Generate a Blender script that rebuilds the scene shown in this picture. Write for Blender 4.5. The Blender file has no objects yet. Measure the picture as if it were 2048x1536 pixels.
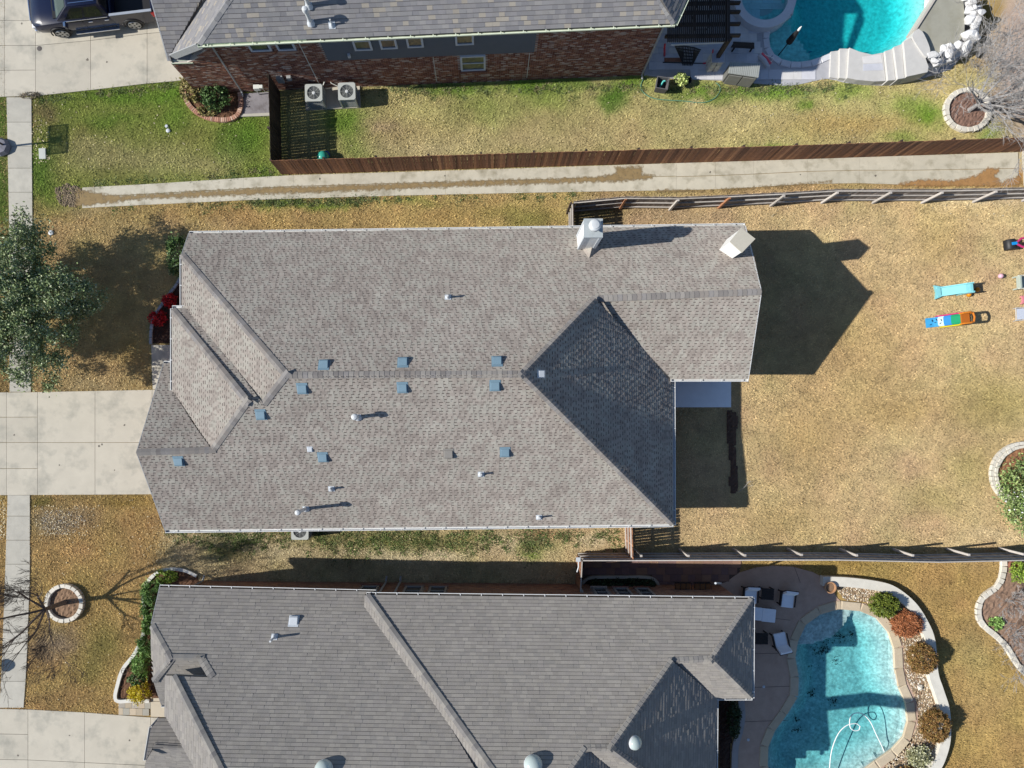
import bpy, bmesh, math, random
import numpy as np
from mathutils import Vector, Matrix, geometry
random.seed(7)
rng = np.random.default_rng(7)
sc = bpy.context.scene
col = sc.collection
U = random.uniform

# ------------------------------------------------------------------ camera, sky, sun, exposure
# The drone hovers 34.66 m up and looks straight down.  P() turns a measured photo point
# (2048 x 1536) at a known height into metres.
H, F, CX, CY = 34.66, 1421.0, 975.0, 839.0
def P(px, py, h=0.0):
    return Vector(((px - CX) / F * (H - h), -(py - CY) / F * (H - h), h))
cam = bpy.data.cameras.new('camera')
cam.sensor_width = 36.0
cam.lens = 36.0 * F / 2048.0
cam.shift_x = (1024 - CX) / 2048.0
cam.shift_y = (CY - 768) / 2048.0
cam.clip_end = 1500
camo = bpy.data.objects.new('camera', cam)
camo.location = (0, 0, H)
col.objects.link(camo)
sc.camera = camo

SUN_EL = math.radians(34.2)
SHD = Vector((1.0, 0.115)).normalized()          # direction in which shadows fall
world = bpy.data.worlds.new('World')
sc.world = world
world.use_nodes = True
nt = world.node_tree
bg = nt.nodes['Background']
sky = nt.nodes.new('ShaderNodeTexSky')
sky.sky_type = 'NISHITA'
sky.sun_disc = False
sky.sun_elevation = SUN_EL
sky.dust_density = 0.3
sky.ozone_density = 3.0
sky.sun_rotation = math.atan2(-SHD.x, -SHD.y) % (2 * math.pi)
nt.links.new(sky.outputs[0], bg.inputs[0])
bg.inputs[1].default_value = 0.08
sun = bpy.data.lights.new('sun', 'SUN')
sun.energy = 4.45
sun.angle = math.radians(0.53)
sun.color = (1.0, 0.955, 0.88)
suno = bpy.data.objects.new('sun', sun)
suno.location = (-30, -4, 40)
suno.rotation_euler = Vector((SHD.x * math.cos(SUN_EL), SHD.y * math.cos(SUN_EL), -math.sin(SUN_EL))).to_track_quat('-Z', 'Y').to_euler()
col.objects.link(suno)
sc.view_settings.view_transform = 'Standard'
sc.view_settings.look = 'None'
sc.view_settings.exposure = 0.55
sc.view_settings.gamma = 1.0
sc.view_settings.use_curve_mapping = False
EX = 1.36        # sunlit level ground: picture value / albedo

# ------------------------------------------------------------------ helpers
def S(r, g, b, k=1.0):
    """albedo of a thing whose sunlit level surface shows sRGB r,g,b"""
    o = []
    for c in (r, g, b):
        c /= 255.0
        c = c / 12.92 if c <= 0.04045 else ((c + 0.055) / 1.055) ** 2.4
        o.append(min(c / EX * k, 0.86))
    return tuple(o)

class MB:
    def __init__(s):
        s.v, s.f = [], []
    def add(s, vs, fs):
        n = len(s.v)
        s.v += [tuple(p) for p in vs]
        s.f += [tuple(i + n for i in q) for q in fs]
        return s
    def box(s, c, d, rz=0.0, M=None):
        x, y, z = d[0] / 2, d[1] / 2, d[2] / 2
        vs = [Vector((a * x, b * y, e * z)) for a in (-1, 1) for b in (-1, 1) for e in (-1, 1)]
        if M is None:
            M = Matrix.Translation(c) @ Matrix.Rotation(rz, 4, 'Z')
        return s.add([M @ p for p in vs], [(0, 1, 3, 2), (4, 6, 7, 5), (0, 4, 5, 1), (2, 3, 7, 6), (0, 2, 6, 4), (1, 5, 7, 3)])
    def bar(s, a, b, w, h=None, up=(0, 0, 1)):
        """square bar from a to b"""
        a, b = Vector(a), Vector(b)
        h = w if h is None else h
        d = b - a
        L = d.length
        d.normalize()
        up = Vector(up)
        if abs(d.dot(up)) > 0.98:
            up = Vector((0, 1, 0))
        sd = d.cross(up).normalized()
        u2 = sd.cross(d).normalized()
        M = Matrix.Translation((a + b) / 2) @ Matrix((d, sd, u2)).transposed().to_4x4()
        return s.box(None, (L, w, h), M=M)
    def prism(s, poly, z0, z1, hole=None):
        """vertical prism over a polygon of xy points (any winding, may be concave)"""
        ps = [Vector((p[0], p[1], 0)) for p in poly]
        loops = [ps] + ([[Vector((p[0], p[1], 0)) for p in hole]] if hole else [])
        tris = geometry.tessellate_polygon(loops)
        allp = [p for l in loops for p in l]
        n = len(allp)
        fs = []
        for t in tris:
            a, b, c = (allp[i] for i in t)
            if (b - a).cross(c - a).z < 0:
                t = (t[0], t[2], t[1])
            fs.append(t)
            fs.append(tuple(i + n for i in (t[0], t[2], t[1])))
        k = 0
        for l in loops:
            m = len(l)
            for i in range(m):
                j = (i + 1) % m
                fs.append((k + i, k + j, n + k + j, n + k + i))
            k += m
        return s.add([(p.x, p.y, z1) for p in allp] + [(p.x, p.y, z0) for p in allp], fs)
    def sheet(s, poly, z, hole=None):
        ps = [Vector((p[0], p[1], 0)) for p in poly]
        loops = [ps] + ([[Vector((p[0], p[1], 0)) for p in hole]] if hole else [])
        allp = [p for l in loops for p in l]
        fs = []
        for t in geometry.tessellate_polygon(loops):
            a, b, c = (allp[i] for i in t)
            fs.append(t if (b - a).cross(c - a).z > 0 else (t[0], t[2], t[1]))
        return s.add([(p.x, p.y, z) for p in allp], fs)
    def tube(s, pts, r, n=6, cap=True):
        pts = [Vector(p) for p in pts]
        rs = r if isinstance(r, (list, tuple)) else [r] * len(pts)
        vs, fs = [], []
        prev = None
        for i, p in enumerate(pts):
            d = (pts[min(i + 1, len(pts) - 1)] - pts[max(i - 1, 0)])
            if d.length < 1e-9:
                d = Vector((0, 0, 1))
            d.normalize()
            ref = prev if prev is not None and abs(prev.dot(d)) < 0.95 else (Vector((0, 0, 1)) if abs(d.z) < 0.9 else Vector((1, 0, 0)))
            a = (ref - d * ref.dot(d)).normalized()
            prev = a
            b = d.cross(a)
            for k in range(n):
                t = 2 * math.pi * k / n
                vs.append(p + (a * math.cos(t) + b * math.sin(t)) * rs[i])
        for i in range(len(pts) - 1):
            for k in range(n):
                k2 = (k + 1) % n
                fs.append((i * n + k, i * n + k2, (i + 1) * n + k2, (i + 1) * n + k))
        if cap:
            fs.append(tuple(range(n - 1, -1, -1)))
            fs.append(tuple((len(pts) - 1) * n + k for k in range(n)))
        return s.add(vs, fs)
    def lathe(s, prof, c=(0, 0, 0), n=16):
        """prof: (radius, z) from bottom to top; closed with caps"""
        vs, fs = [], []
        for r, z in prof:
            for k in range(n):
                t = 2 * math.pi * k / n
                vs.append((c[0] + r * math.cos(t), c[1] + r * math.sin(t), c[2] + z))
        for i in range(len(prof) - 1):
            for k in range(n):
                k2 = (k + 1) % n
                fs.append((i * n + k, i * n + k2, (i + 1) * n + k2, (i + 1) * n + k))
        fs.append(tuple(range(n - 1, -1, -1)))
        fs.append(tuple((len(prof) - 1) * n + k for k in range(n)))
        return s.add(vs, fs)
    def mesh(s, name):
        m = bpy.data.meshes.new(name)
        m.from_pydata(s.v, [], s.f)
        return m

WM = {}
def obj(name, mb, mat=None, parent=None, smooth=False, bevel=0.0, **props):
    m = mb.mesh(name) if isinstance(mb, MB) else mb
    if bevel:
        bm = bmesh.new()
        bm.from_mesh(m)
        bmesh.ops.recalc_face_normals(bm, faces=bm.faces[:])
        bmesh.ops.bevel(bm, geom=[e for e in bm.edges if len(e.link_faces) == 2 and e.calc_face_angle(0) > 0.5], offset=bevel, segments=2, affect='EDGES', profile=0.6)
        bm.to_mesh(m)
        bm.free()
    if mat is not None and not m.materials:
        m.materials.append(mat)
    if smooth:
        m.polygons.foreach_set('use_smooth', [True] * len(m.polygons))
        if smooth != 'all':
            try:
                m.set_sharp_from_angle(angle=math.radians(40))
            except Exception:
                pass
    o = bpy.data.objects.new(name, m)
    col.objects.link(o)
    if parent is not None:
        o.parent = parent
        o.matrix_parent_inverse = WM.get(parent.name, Matrix.Identity(4)).inverted()
    for k, v in props.items():
        o[k] = v
    return o
def inst(name, mesh, M, parent):
    o = bpy.data.objects.new(name, mesh)
    col.objects.link(o)
    o.parent = parent
    o.matrix_parent_inverse = WM.get(parent.name, Matrix.Identity(4)).inverted()
    o.matrix_basis = M
    return o
def thing(name, label, cat, loc=(0, 0, 0), group=None, rz=0.0):
    o = bpy.data.objects.new(name, None)
    o.empty_display_size = 0.3
    col.objects.link(o)
    o.location = loc
    o.rotation_euler = (0, 0, rz)
    o['label'] = label
    o['category'] = cat
    if group:
        o['group'] = group
    WM[o.name] = Matrix.Translation(loc) @ Matrix.Rotation(rz, 4, 'Z')
    return o
def struct(name, loc=(0, 0, 0)):
    o = bpy.data.objects.new(name, None)
    col.objects.link(o)
    o.location = loc
    o['kind'] = 'structure'
    WM[o.name] = Matrix.Translation(loc)
    return o
def tag(o, label, cat, group=None):
    o['label'] = label
    o['category'] = cat
    if group:
        o['group'] = group
    return o
def place(root, loc, rz=0.0):
    root.location = loc
    root.rotation_euler = (0, 0, rz)
    return root
def dup(root, loc, rz=0.0, label=None):
    def cp(o, par):
        c = o.copy()
        col.objects.link(c)
        if par is not None:
            c.parent = par
        for ch in [x for x in o.children]:
            cp(ch, c)
        return c
    r = cp(root, None)
    place(r, loc, rz)
    if label:
        r['label'] = label
    return r

# polygon helpers (world xy)
def W(pts, h=0.0):
    return [tuple(P(x, y, h)[:2]) for x, y in pts]
def spline(pts, step=0.25, closed=False):
    """Catmull-Rom through xy points, resampled"""
    n = len(pts)
    out = []
    rngn = n if closed else n - 1
    for i in range(rngn):
        p = [np.array(pts[(i + k) % n] if closed else pts[min(max(i + k, 0), n - 1)], float) for k in (-1, 0, 1, 2)]
        L = max(1, int(np.linalg.norm(p[2] - p[1]) / step))
        for j in range(L):
            t = j / L
            q = 0.5 * ((2 * p[1]) + (p[2] - p[0]) * t + (2 * p[0] - 5 * p[1] + 4 * p[2] - p[3]) * t * t + (3 * p[1] - p[0] - 3 * p[2] + p[3]) * t ** 3)
            out.append((q[0], q[1]))
    if not closed:
        out.append(tuple(pts[-1]))
    return out
def area(poly):
    return 0.5 * sum(poly[i][0] * poly[(i + 1) % len(poly)][1] - poly[(i + 1) % len(poly)][0] * poly[i][1] for i in range(len(poly)))
def offset(poly, d, closed=True):
    """move a polyline sideways by d: outwards for a closed polygon, to the left for an open one"""
    n = len(poly)
    sg = 1.0
    if closed:
        sg = -1.0 if area(poly) > 0 else 1.0
    out = []
    for i in range(n):
        a = poly[(i - 1) % n] if closed else poly[max(i - 1, 0)]
        b = poly[(i + 1) % n] if closed else poly[min(i + 1, n - 1)]
        dx, dy = b[0] - a[0], b[1] - a[1]
        L = math.hypot(dx, dy) or 1.0
        out.append((poly[i][0] - dy / L * d * sg, poly[i][1] + dx / L * d * sg))
    return out
def inside(X, Y, poly):
    """vectorised point in polygon"""
    r = np.zeros(X.shape, bool)
    xs = [p[0] for p in poly]
    ys = [p[1] for p in poly]
    bb = (X > min(xs)) & (X < max(xs)) & (Y > min(ys)) & (Y < max(ys))
    if not bb.any():
        return r
    x, y = X[bb], Y[bb]
    q = np.zeros(x.shape, bool)
    n = len(poly)
    for i in range(n):
        x1, y1 = poly[i]
        x2, y2 = poly[(i + 1) % n]
        if y1 == y2:
            continue
        c = ((y1 > y) != (y2 > y)) & (x < (x2 - x1) * (y - y1) / (y2 - y1) + x1)
        q ^= c
    r[bb] = q
    return r
def dist_edge(X, Y, poly):
    d = np.full(X.shape, 1e9)
    n = len(poly)
    for i in range(n):
        x1, y1 = poly[i]
        x2, y2 = poly[(i + 1) % n]
        dx, dy = x2 - x1, y2 - y1
        L2 = dx * dx + dy * dy
        if L2 < 1e-12:
            continue
        t = np.clip(((X - x1) * dx + (Y - y1) * dy) / L2, 0, 1)
        d = np.minimum(d, np.hypot(X - x1 - t * dx, Y - y1 - t * dy))
    return d
_tab = rng.random((256, 256))
def vnoise(x, y):
    xi, yi = np.floor(x).astype(int), np.floor(y).astype(int)
    fx, fy = x - xi, y - yi
    fx, fy = fx * fx * (3 - 2 * fx), fy * fy * (3 - 2 * fy)
    g = lambda a, b: _tab[a % 256, b % 256]
    return (g(xi, yi) * (1 - fx) + g(xi + 1, yi) * fx) * (1 - fy) + (g(xi, yi + 1) * (1 - fx) + g(xi + 1, yi + 1) * fx) * fy
def fbm(x, y, o=4):
    s, a = 0, 0.5
    for k in range(o):
        s = s + a * vnoise(x * 2 ** k + 17 * k, y * 2 ** k + 31 * k)
        a *= 0.5
    return s / (1 - 0.5 ** o)

# ------------------------------------------------------------------ materials
def mat(name, rgb, rough=0.85, var=0.12, scale=5.0, fine=0.0, isl=0.0, bump=0.0, bscale=60.0, metal=0.0, spec=0.3, ramp=None, stain=None, sscale=0.8, attr=None, coat=0.0, low=0.0, nramp=None, orough=0.0):
    """rgb tinted by noise; isl: spread of value from piece to piece; ramp: list of colours chosen per piece; stain: (rgb, amount)"""
    m = bpy.data.materials.new(name)
    m.use_nodes = True
    t = m.node_tree
    N, L = t.nodes.new, t.links.new
    b = t.nodes['Principled BSDF']
    b.inputs['Roughness'].default_value = rough
    b.inputs['Metallic'].default_value = metal
    b.inputs['Specular IOR Level'].default_value = spec
    if coat:
        b.inputs['Coat Weight'].default_value = coat
        b.inputs['Coat Roughness'].default_value = 0.06
    if orough:
        b.inputs['Diffuse Roughness'].default_value = orough
    geo = N('ShaderNodeNewGeometry')
    pos = geo.outputs['Position']
    def math_(op, a, c=None):
        n = N('ShaderNodeMath')
        n.operation = op
        for i, x in enumerate((a, c)):
            if x is None:
                continue
            if isinstance(x, (int, float)):
                n.inputs[i].default_value = x
            else:
                L(x, n.inputs[i])
        return n.outputs[0]
    def noise(s, det=3.0, rgh=0.6):
        n = N('ShaderNodeTexNoise')
        n.inputs['Scale'].default_value = s
        n.inputs['Detail'].default_value = det
        n.inputs['Roughness'].default_value = rgh
        L(pos, n.inputs['Vector'])
        return n.outputs[0]
    rnd = None
    if isl or ramp or nramp:
        oi = N('ShaderNodeObjectInfo')
        rnd = math_('FRACT', math_('ADD', geo.outputs['Random Per Island'], oi.outputs['Random']))
    base = None
    if ramp:
        cr = N('ShaderNodeValToRGB')
        cr.color_ramp.interpolation = 'CONSTANT'
        el = cr.color_ramp.elements
        el[0].position, el[0].color = 0.0, (*ramp[0], 1)
        el[1].position, el[1].color = 1.0 / len(ramp), (*ramp[1], 1)
        for i in range(2, len(ramp)):
            e = el.new(i / len(ramp))
            e.color = (*ramp[i], 1)
        L(rnd, cr.inputs[0])
        base = cr.outputs[0]
    elif nramp:
        cr = N('ShaderNodeValToRGB')
        el = cr.color_ramp.elements
        el[0].position, el[0].color = 0.2, (*nramp[0], 1)
        el[1].position, el[1].color = 0.8, (*nramp[-1], 1)
        for i in range(1, len(nramp) - 1):
            x = el.new(0.2 + 0.6 * i / (len(nramp) - 1))
            x.color = (*nramp[i], 1)
        r3 = math_('MULTIPLY', math_('SUBTRACT', rnd, 0.5), 0.38)
        L(math_('ADD', math_('ADD', math_('MULTIPLY', math_('SUBTRACT', noise(1.9, 2.0), 0.5), 1.7), 0.5), r3), cr.inputs[0])
        base = cr.outputs[0]
    elif attr:
        a = N('ShaderNodeAttribute')
        a.attribute_name = attr
        base = a.outputs['Color']
    hs = N('ShaderNodeHueSaturation')
    if base is None:
        hs.inputs['Color'].default_value = (*rgb, 1)
    else:
        L(base, hs.inputs['Color'])
    val = 1.0
    if var:
        val = math_('ADD', math_('MULTIPLY', math_('SUBTRACT', noise(scale), 0.5), var * 4), 1.0)
    if low:
        v2 = math_('ADD', math_('MULTIPLY', math_('SUBTRACT', noise(0.35, 2.0), 0.5), low * 4), 1.0)
        val = v2 if val == 1.0 else math_('MULTIPLY', val, v2)
    if fine:
        v2 = math_('ADD', math_('MULTIPLY', math_('SUBTRACT', noise(bscale, 2.0), 0.5), fine * 4), 1.0)
        val = v2 if val == 1.0 else math_('MULTIPLY', val, v2)
    if isl:
        r2 = math_('FRACT', math_('MULTIPLY', rnd, 7.37))
        v2 = math_('ADD', math_('MULTIPLY', math_('SUBTRACT', r2, 0.5), 2 * isl), 1.0)
        val = v2 if val == 1.0 else math_('MULTIPLY', val, v2)
    if val != 1.0:
        L(val, hs.inputs['Value'])
    out = hs.outputs[0]
    if stain:
        mx = N('ShaderNodeMix')
        mx.data_type = 'RGBA'
        cr = N('ShaderNodeValToRGB')
        cr.color_ramp.elements[0].position = 0.5
        cr.color_ramp.elements[1].position = 0.72
        cr.color_ramp.elements[1].color = (stain[1],) * 3 + (1,)
        L(noise(sscale, 5.0, 0.65), cr.inputs[0])
        L(cr.outputs[0], mx.inputs[0])
        L(out, mx.inputs[6])
        mx.inputs[7].default_value = (*stain[0], 1)
        out = mx.outputs[2]
    L(out, b.inputs['Base Color'])
    if bump:
        bp = N('ShaderNodeBump')
        bp.inputs['Strength'].default_value = bump
        bp.inputs['Distance'].default_value = 0.02
        L(noise(bscale, 3.0), bp.inputs['Height'])
        L(bp.outputs[0], b.inputs['Normal'])
    return m

M_conc = mat('concrete', S(210, 203, 187), 0.9, 0.06, 1.4, fine=0.05, bscale=45, isl=0.05, bump=0.25, stain=(S(150, 150, 141), 0.65), sscale=0.8)
M_walk = mat('sidewalk_concrete', S(200, 196, 184), 0.9, 0.07, 2.5, fine=0.05, bscale=45, isl=0.06, bump=0.25, stain=(S(165, 163, 155), 0.5), sscale=1.0)
M_drain = mat('drain_concrete', S(214, 208, 190), 0.9, 0.09, 2.2, fine=0.06, bscale=40, isl=0.05, bump=0.3, stain=(S(150, 143, 120), 0.75), sscale=1.3)
M_dirt = mat('dirt', S(156, 136, 102), 0.95, 0.2, 4.0, fine=0.10, bscale=50, bump=0.5)
M_mulch = mat('mulch', S(120, 88, 66), 0.95, 0.25, 9.0, fine=0.2, bscale=30, bump=0.9, isl=0.3)
M_darkmulch = mat('dark_mulch', S(70, 50, 42), 0.95, 0.25, 9.0, fine=0.2, bscale=30, bump=0.9, isl=0.3)
M_white = mat('white_paint', (0.74, 0.74, 0.72), 0.5, 0.04, 3.0)
M_gutter = mat('gutter_white', (0.60, 0.61, 0.61), 0.4, 0.05, 3.0)
M_gutterg = mat('gutter_cream', (0.60, 0.66, 0.52), 0.4, 0.06, 3.0)
M_trim = mat('grey_trim', (0.30, 0.31, 0.32), 0.6, 0.06, 3.0)
M_stone = mat('limestone', S(232, 226, 212), 0.85, 0.10, 6.0, isl=0.10, bump=0.5, bscale=25)
M_stone2 = mat('boulder_stone', S(236, 236, 236), 0.85, 0.10, 4.0, isl=0.10, bump=0.8, bscale=14, stain=(S(150, 145, 140), 0.6), sscale=2.5)
M_metal = mat('galvanised', (0.52, 0.54, 0.55), 0.45, 0.08, 5.0, spec=0.5)
M_vent = mat('vent_blue_grey', S(128, 156, 172), 0.5, 0.05, 6.0)
M_ventgrey = mat('vent_taupe', S(150, 146, 140), 0.6, 0.05, 6.0)
M_ventwhite = mat('vent_white', S(214, 220, 226), 0.45, 0.04, 6.0)
M_black = mat('black_plastic', (0.02, 0.02, 0.022), 0.5, 0.1, 5.0)
M_darkmetal = mat('dark_metal', (0.03, 0.03, 0.033), 0.45, 0.1, 5.0)
M_grey = mat('grey_plastic', (0.30, 0.31, 0.31), 0.55, 0.06, 5.0)
M_pale = mat('pale_plastic', (0.62, 0.64, 0.60), 0.5, 0.05, 5.0)
def simple(name, rgb, rough=0.45, **k):
    return mat(name, rgb, rough, 0.04, 6.0, **k)

SH_MAIN = mat('shingle_taupe', (0.2, 0.19, 0.18), 0.95, 0.07, 0.9, fine=0.10, bscale=55, isl=0.07, bump=0.3, low=0.07, spec=0.15, orough=0.5,
              nramp=[S(*c, .97) for c in ((170, 160, 152), (179, 170, 161), (186, 177, 168), (185, 180, 170), (190, 185, 175))])
SH_LOW = mat('shingle_grey', (0.2, 0.19, 0.18), 0.95, 0.05, 1.3, fine=0.10, bscale=55, isl=0.03, bump=0.3, low=0.05, spec=0.15, orough=0.5,
             ramp=[S(*c, 1.02) for c in ((166, 161, 155), (162, 157, 152), (170, 165, 158), (158, 154, 149), (165, 160, 153), (171, 166, 159), (160, 155, 149), (164, 159, 154))])
SH_TOP = mat('shingle_slate', (0.2, 0.19, 0.18), 0.95, 0.05, 1.3, fine=0.10, bscale=55, isl=0.07, bump=0.3, low=0.05, spec=0.15, orough=0.5,
             ramp=[S(*c, 1.08) for c in ((150, 149, 150), (144, 143, 145), (155, 153, 152), (148, 146, 148), (140, 139, 142), (152, 150, 150), (172, 165, 154), (147, 146, 147), (151, 149, 150), (143, 142, 145))])
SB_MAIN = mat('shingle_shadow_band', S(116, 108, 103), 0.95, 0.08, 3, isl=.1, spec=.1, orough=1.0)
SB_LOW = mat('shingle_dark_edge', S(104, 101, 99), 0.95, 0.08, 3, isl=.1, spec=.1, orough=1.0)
M_deckroof = mat('roof_underlay', (0.10, 0.095, 0.09), 0.95, 0.1)
BRICK = mat('red_brick', (0.2, 0.1, 0.07), 0.9, 0.15, 9.0, isl=0.2, bump=0.4, bscale=40,
            ramp=[(0.26, 0.115, 0.072), (0.20, 0.085, 0.055), (0.30, 0.15, 0.10), (0.15, 0.065, 0.05), (0.24, 0.11, 0.08), (0.36, 0.22, 0.16), (0.19, 0.09, 0.07), (0.42, 0.33, 0.28)])
BRICK2 = mat('tan_brick', (0.2, 0.1, 0.07), 0.9, 0.15, 9.0, isl=0.15, bump=0.4, bscale=40,
             ramp=[(0.36, 0.19, 0.11), (0.30, 0.15, 0.09), (0.40, 0.22, 0.14), (0.26, 0.13, 0.09), (0.34, 0.20, 0.13)])
M_mortar = mat('mortar', (0.42, 0.39, 0.36), 0.95, 0.1, 8.0)
M_siding = mat('grey_siding', S(112, 118, 126), 0.7, 0.04, 3.0)
M_glass = mat('window_glass', (0.05, 0.06, 0.07), 0.06, 0.0, spec=0.9)
WOOD = mat('cedar_board', (0.2, 0.1, 0.06), 0.85, 0.2, 7.0, isl=0.25, bump=0.4, bscale=30,
           ramp=[(0.27, 0.128, 0.066), (0.22, 0.106, 0.06), (0.34, 0.172, 0.09), (0.18, 0.09, 0.055), (0.25, 0.122, 0.068), (0.20, 0.10, 0.058)])
WOODG = mat('weathered_board', (0.2, 0.18, 0.16), 0.9, 0.2, 7.0, isl=0.22, bump=0.4, bscale=30,
            ramp=[(0.30, 0.255, 0.215), (0.25, 0.21, 0.18), (0.35, 0.30, 0.26), (0.21, 0.17, 0.145), (0.32, 0.28, 0.24)])
WOODRAIL = mat('weathered_rail', (0.44, 0.41, 0.38), 0.9, 0.12, 7.0, isl=0.15)
WOODRED = mat('stained_post', (0.36, 0.17, 0.09), 0.85, 0.15, 7.0, isl=0.15)
WOODDK = mat('dark_stained_wood', (0.045, 0.032, 0.026), 0.7, 0.2, 7.0, isl=0.3)
# ------------------------------------------------------------------ measured outlines (photo points on the ground)
POOL_LOW = spline(W([(1681,1217),(1720,1221),(1751,1234),(1773,1259),(1786,1284),(1788,1322),(1793,1364),(1807,1394),(1815,1422),(1813,1452),(1801,1482),(1773,1507),(1743,1527),(1710,1552),(1660,1580),(1590,1588),(1545,1560),(1532,1520),(1537,1486),(1553,1453),(1581,1417),(1596,1386),(1597,1359),(1590,1332),(1589,1302),(1596,1277),(1611,1247),(1636,1229),(1656,1221)]), 0.2, True)
POOL_TOP = spline(W([(1538,60),(1537,88),(1543,106),(1560,120),(1590,126),(1625,122),(1650,112),(1672,104),(1692,104),(1715,112),(1742,116),(1770,110),(1796,98),(1812,82),(1830,62),(1846,42),(1851,10),(1850,-30),(1835,-80),(1780,-115),(1680,-120),(1600,-100),(1575,-40),(1588,10),(1580,36),(1555,48)]), 0.2, True)
DECK_LOW = W([(1436,1168),(1452,1164),(1478,1145),(1510,1135),(1545,1131),(1585,1133),(1625,1144),(1648,1156),(1660,1172),(1675,1197),(1690,1208),(1730,1206),(1790,1250),(1806,1290),(1810,1350),(1832,1400),(1838,1440),(1820,1490),(1760,1560),(1740,1640),(1470,1640),(1468,1536),(1474,1480),(1484,1440),(1484,1400),(1436,1396)])
DECK_TOP = spline(W([(1288,151),(1350,158),(1450,162),(1540,170),(1580,172),(1618,165),(1655,158),(1690,166),(1740,171),(1780,171)]), 0.4) + W([(1830,162),(1900,140),(1940,95),(1952,50),(1925,-10),(1925,-180),(1288,-180)])
FLUME_TOP = [(130,377),(300,368),(565,351),(800,344),(1000,338),(1330,327),(1536,321),(1800,312),(2060,304)]
FLUME_BOT = [(130,419),(240,413),(520,400),(800,392),(1130,385),(1250,383),(1400,381),(1540,374),(1665,365),(1800,371),(2060,370)]
def lerp_line(line, x):
    for (x1, y1), (x2, y2) in zip(line, line[1:]):
        if x <= x2 or (x2, y2) == line[-1]:
            return y1 + (y2 - y1) * (x - x1) / (x2 - x1)
HOUSE_MAIN = W([(436,518),(1440,503),(1446,748),(1296,750),(1298,1010),(400,1018),(386,900),(400,745)])
HOUSE_TOP = W([(400,188),(1285,150),(1285,-90),(400,-90)])
HOUSE_LOW = W([(398,1164),(1432,1171),(1432,1330),(1370,1335),(1370,1555),(480,1555),(440,1330),(400,1270)])
BED_TOPLEFT = W([(374,168),(371,185),(377,207),(396,228),(425,240),(458,241),(478,231),(483,212),(482,190),(460,170),(410,160)])
BED_RING = [(1932 + 43 * math.cos(t), 222 + 40 * math.sin(t)) for t in np.linspace(0, 2 * math.pi, 24, endpoint=False)]
TREE_RING = [(132 + 35 * math.cos(t), 1205 + 35 * math.sin(t)) for t in np.linspace(0, 2 * math.pi, 24, endpoint=False)]
BED_FRONT = W([(362,555),(356,566),(340,588),(322,614),(310,632),(303,660),(304,690),(420,690),(420,555)])
BED_LOWFRONT = W([(305,1152),(297,1164),(290,1190),(291,1215),(293,1242),(289,1272),(271,1307),(250,1334),(239,1364),(234,1399),(330,1399),(330,1300),(400,1180),(396,1152),(375,1142),(345,1137),(322,1141)])
BED_RIGHT = spline(W([(2003,1108),(2005,1130),(2003,1150),(1990,1175),(1966,1190),(1954,1215),(1959,1245),(1985,1267),(2010,1292),(2032,1328),(2056,1352)]), 0.3) + W([(2200,1352),(2200,1108)])
BED_SHRUB = [(2046 + 66 * math.cos(t), 948 + 62 * math.sin(t)) for t in np.linspace(0, 2 * math.pi, 28, endpoint=False)]
BED_SIDE = W([(1163,1166),(1172,1156),(1195,1153),(1290,1153),(1308,1158),(1316,1172),(1163,1172)])
PATH_TILES = W([(1160,1122),(1480,1128),(1480,1143),(1452,1164),(1436,1170),(1318,1171),(1308,1153),(1195,1150),(1163,1160)])
ROCKBED_OUT = [(1640,1150),(1690,1152),(1751,1160),(1786,1172),(1823,1202),(1848,1240),(1862,1277),(1868,1340),(1878,1372),(1891,1415),(1893,1465),(1886,1502),(1868,1540),(1820,1600)]
DRIVE_TOP = W([(10,-200),(10,195),(72,193),(182,181),(295,168),(375,160),(410,160),(410,-200)])
DRIVE_MID = W([(-60,784),(76,784),(308,779),(420,777),(420,989),(60,991),(-60,991)])
DRIVE_LOW = W([(-60,1416),(50,1418),(235,1428),(340,1434),(380,1434),(380,1700),(-60,1700)])
WALK_Y = [195, 245, 293, 337, 385, 432, 480, 530, 580, 630, 680, 732, 784, 990, 1032, 1080, 1128, 1174, 1220, 1265, 1307, 1362, 1415]
def walk_x(y):
    return np.interp(y, [195, 440, 784, 990, 1152, 1340, 1420], [14, 19, 20, 16, 11, 4, -1]), np.interp(y, [195, 440, 784, 990, 1152, 1340, 1420], [64, 66, 63, 61, 61, 54, 48])
WALK = W([(walk_x(y)[0], y) for y in WALK_Y] + [(walk_x(y)[1], y) for y in WALK_Y[::-1]])
PORCH = W([(304,690),(362,690),(362,779),(307,779)])
PATIO = W([(1310,760),(1461,760),(1461,815),(1310,815)])
AC_PAD = W([(610,172),(720,168),(722,216),(612,221)])

# ------------------------------------------------------------------ ground sheet with the colours of the turf
ZONES = [  # polygon (photo points), sunlit colour
    (None, (184, 160, 112)),
    ([(60,150),(560,150),(560,372),(60,400)], (160, 164, 88)),
    ([(540,140),(2100,130),(2100,312),(560,350)], (194, 180, 126)),
    ([(60,395),(1150,375),(1150,470),(60,470)], (204, 177, 118)),
    ([(60,440),(480,440),(480,785),(60,785)], (206, 181, 128)),
    ([(-60,985),(340,985),(410,1160),(330,1440),(-60,1440)], (206, 174, 115)),
    ([(320,1045),(1262,1045),(1262,1170),(320,1170)], (208, 190, 146)),
    ([(1140,395),(2200,380),(2200,1110),(1140,1110)], (207, 182, 138)),
    ([(1480,1105),(2200,1105),(2200,1700),(1480,1700)], (182, 154, 98)),
    ([(-60,180),(16,180),(22,445),(-60,445)], (120, 138, 66)),
    ([(-60,445),(22,445),(22,790),(-60,790)], (180, 152, 100)),
]
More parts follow.
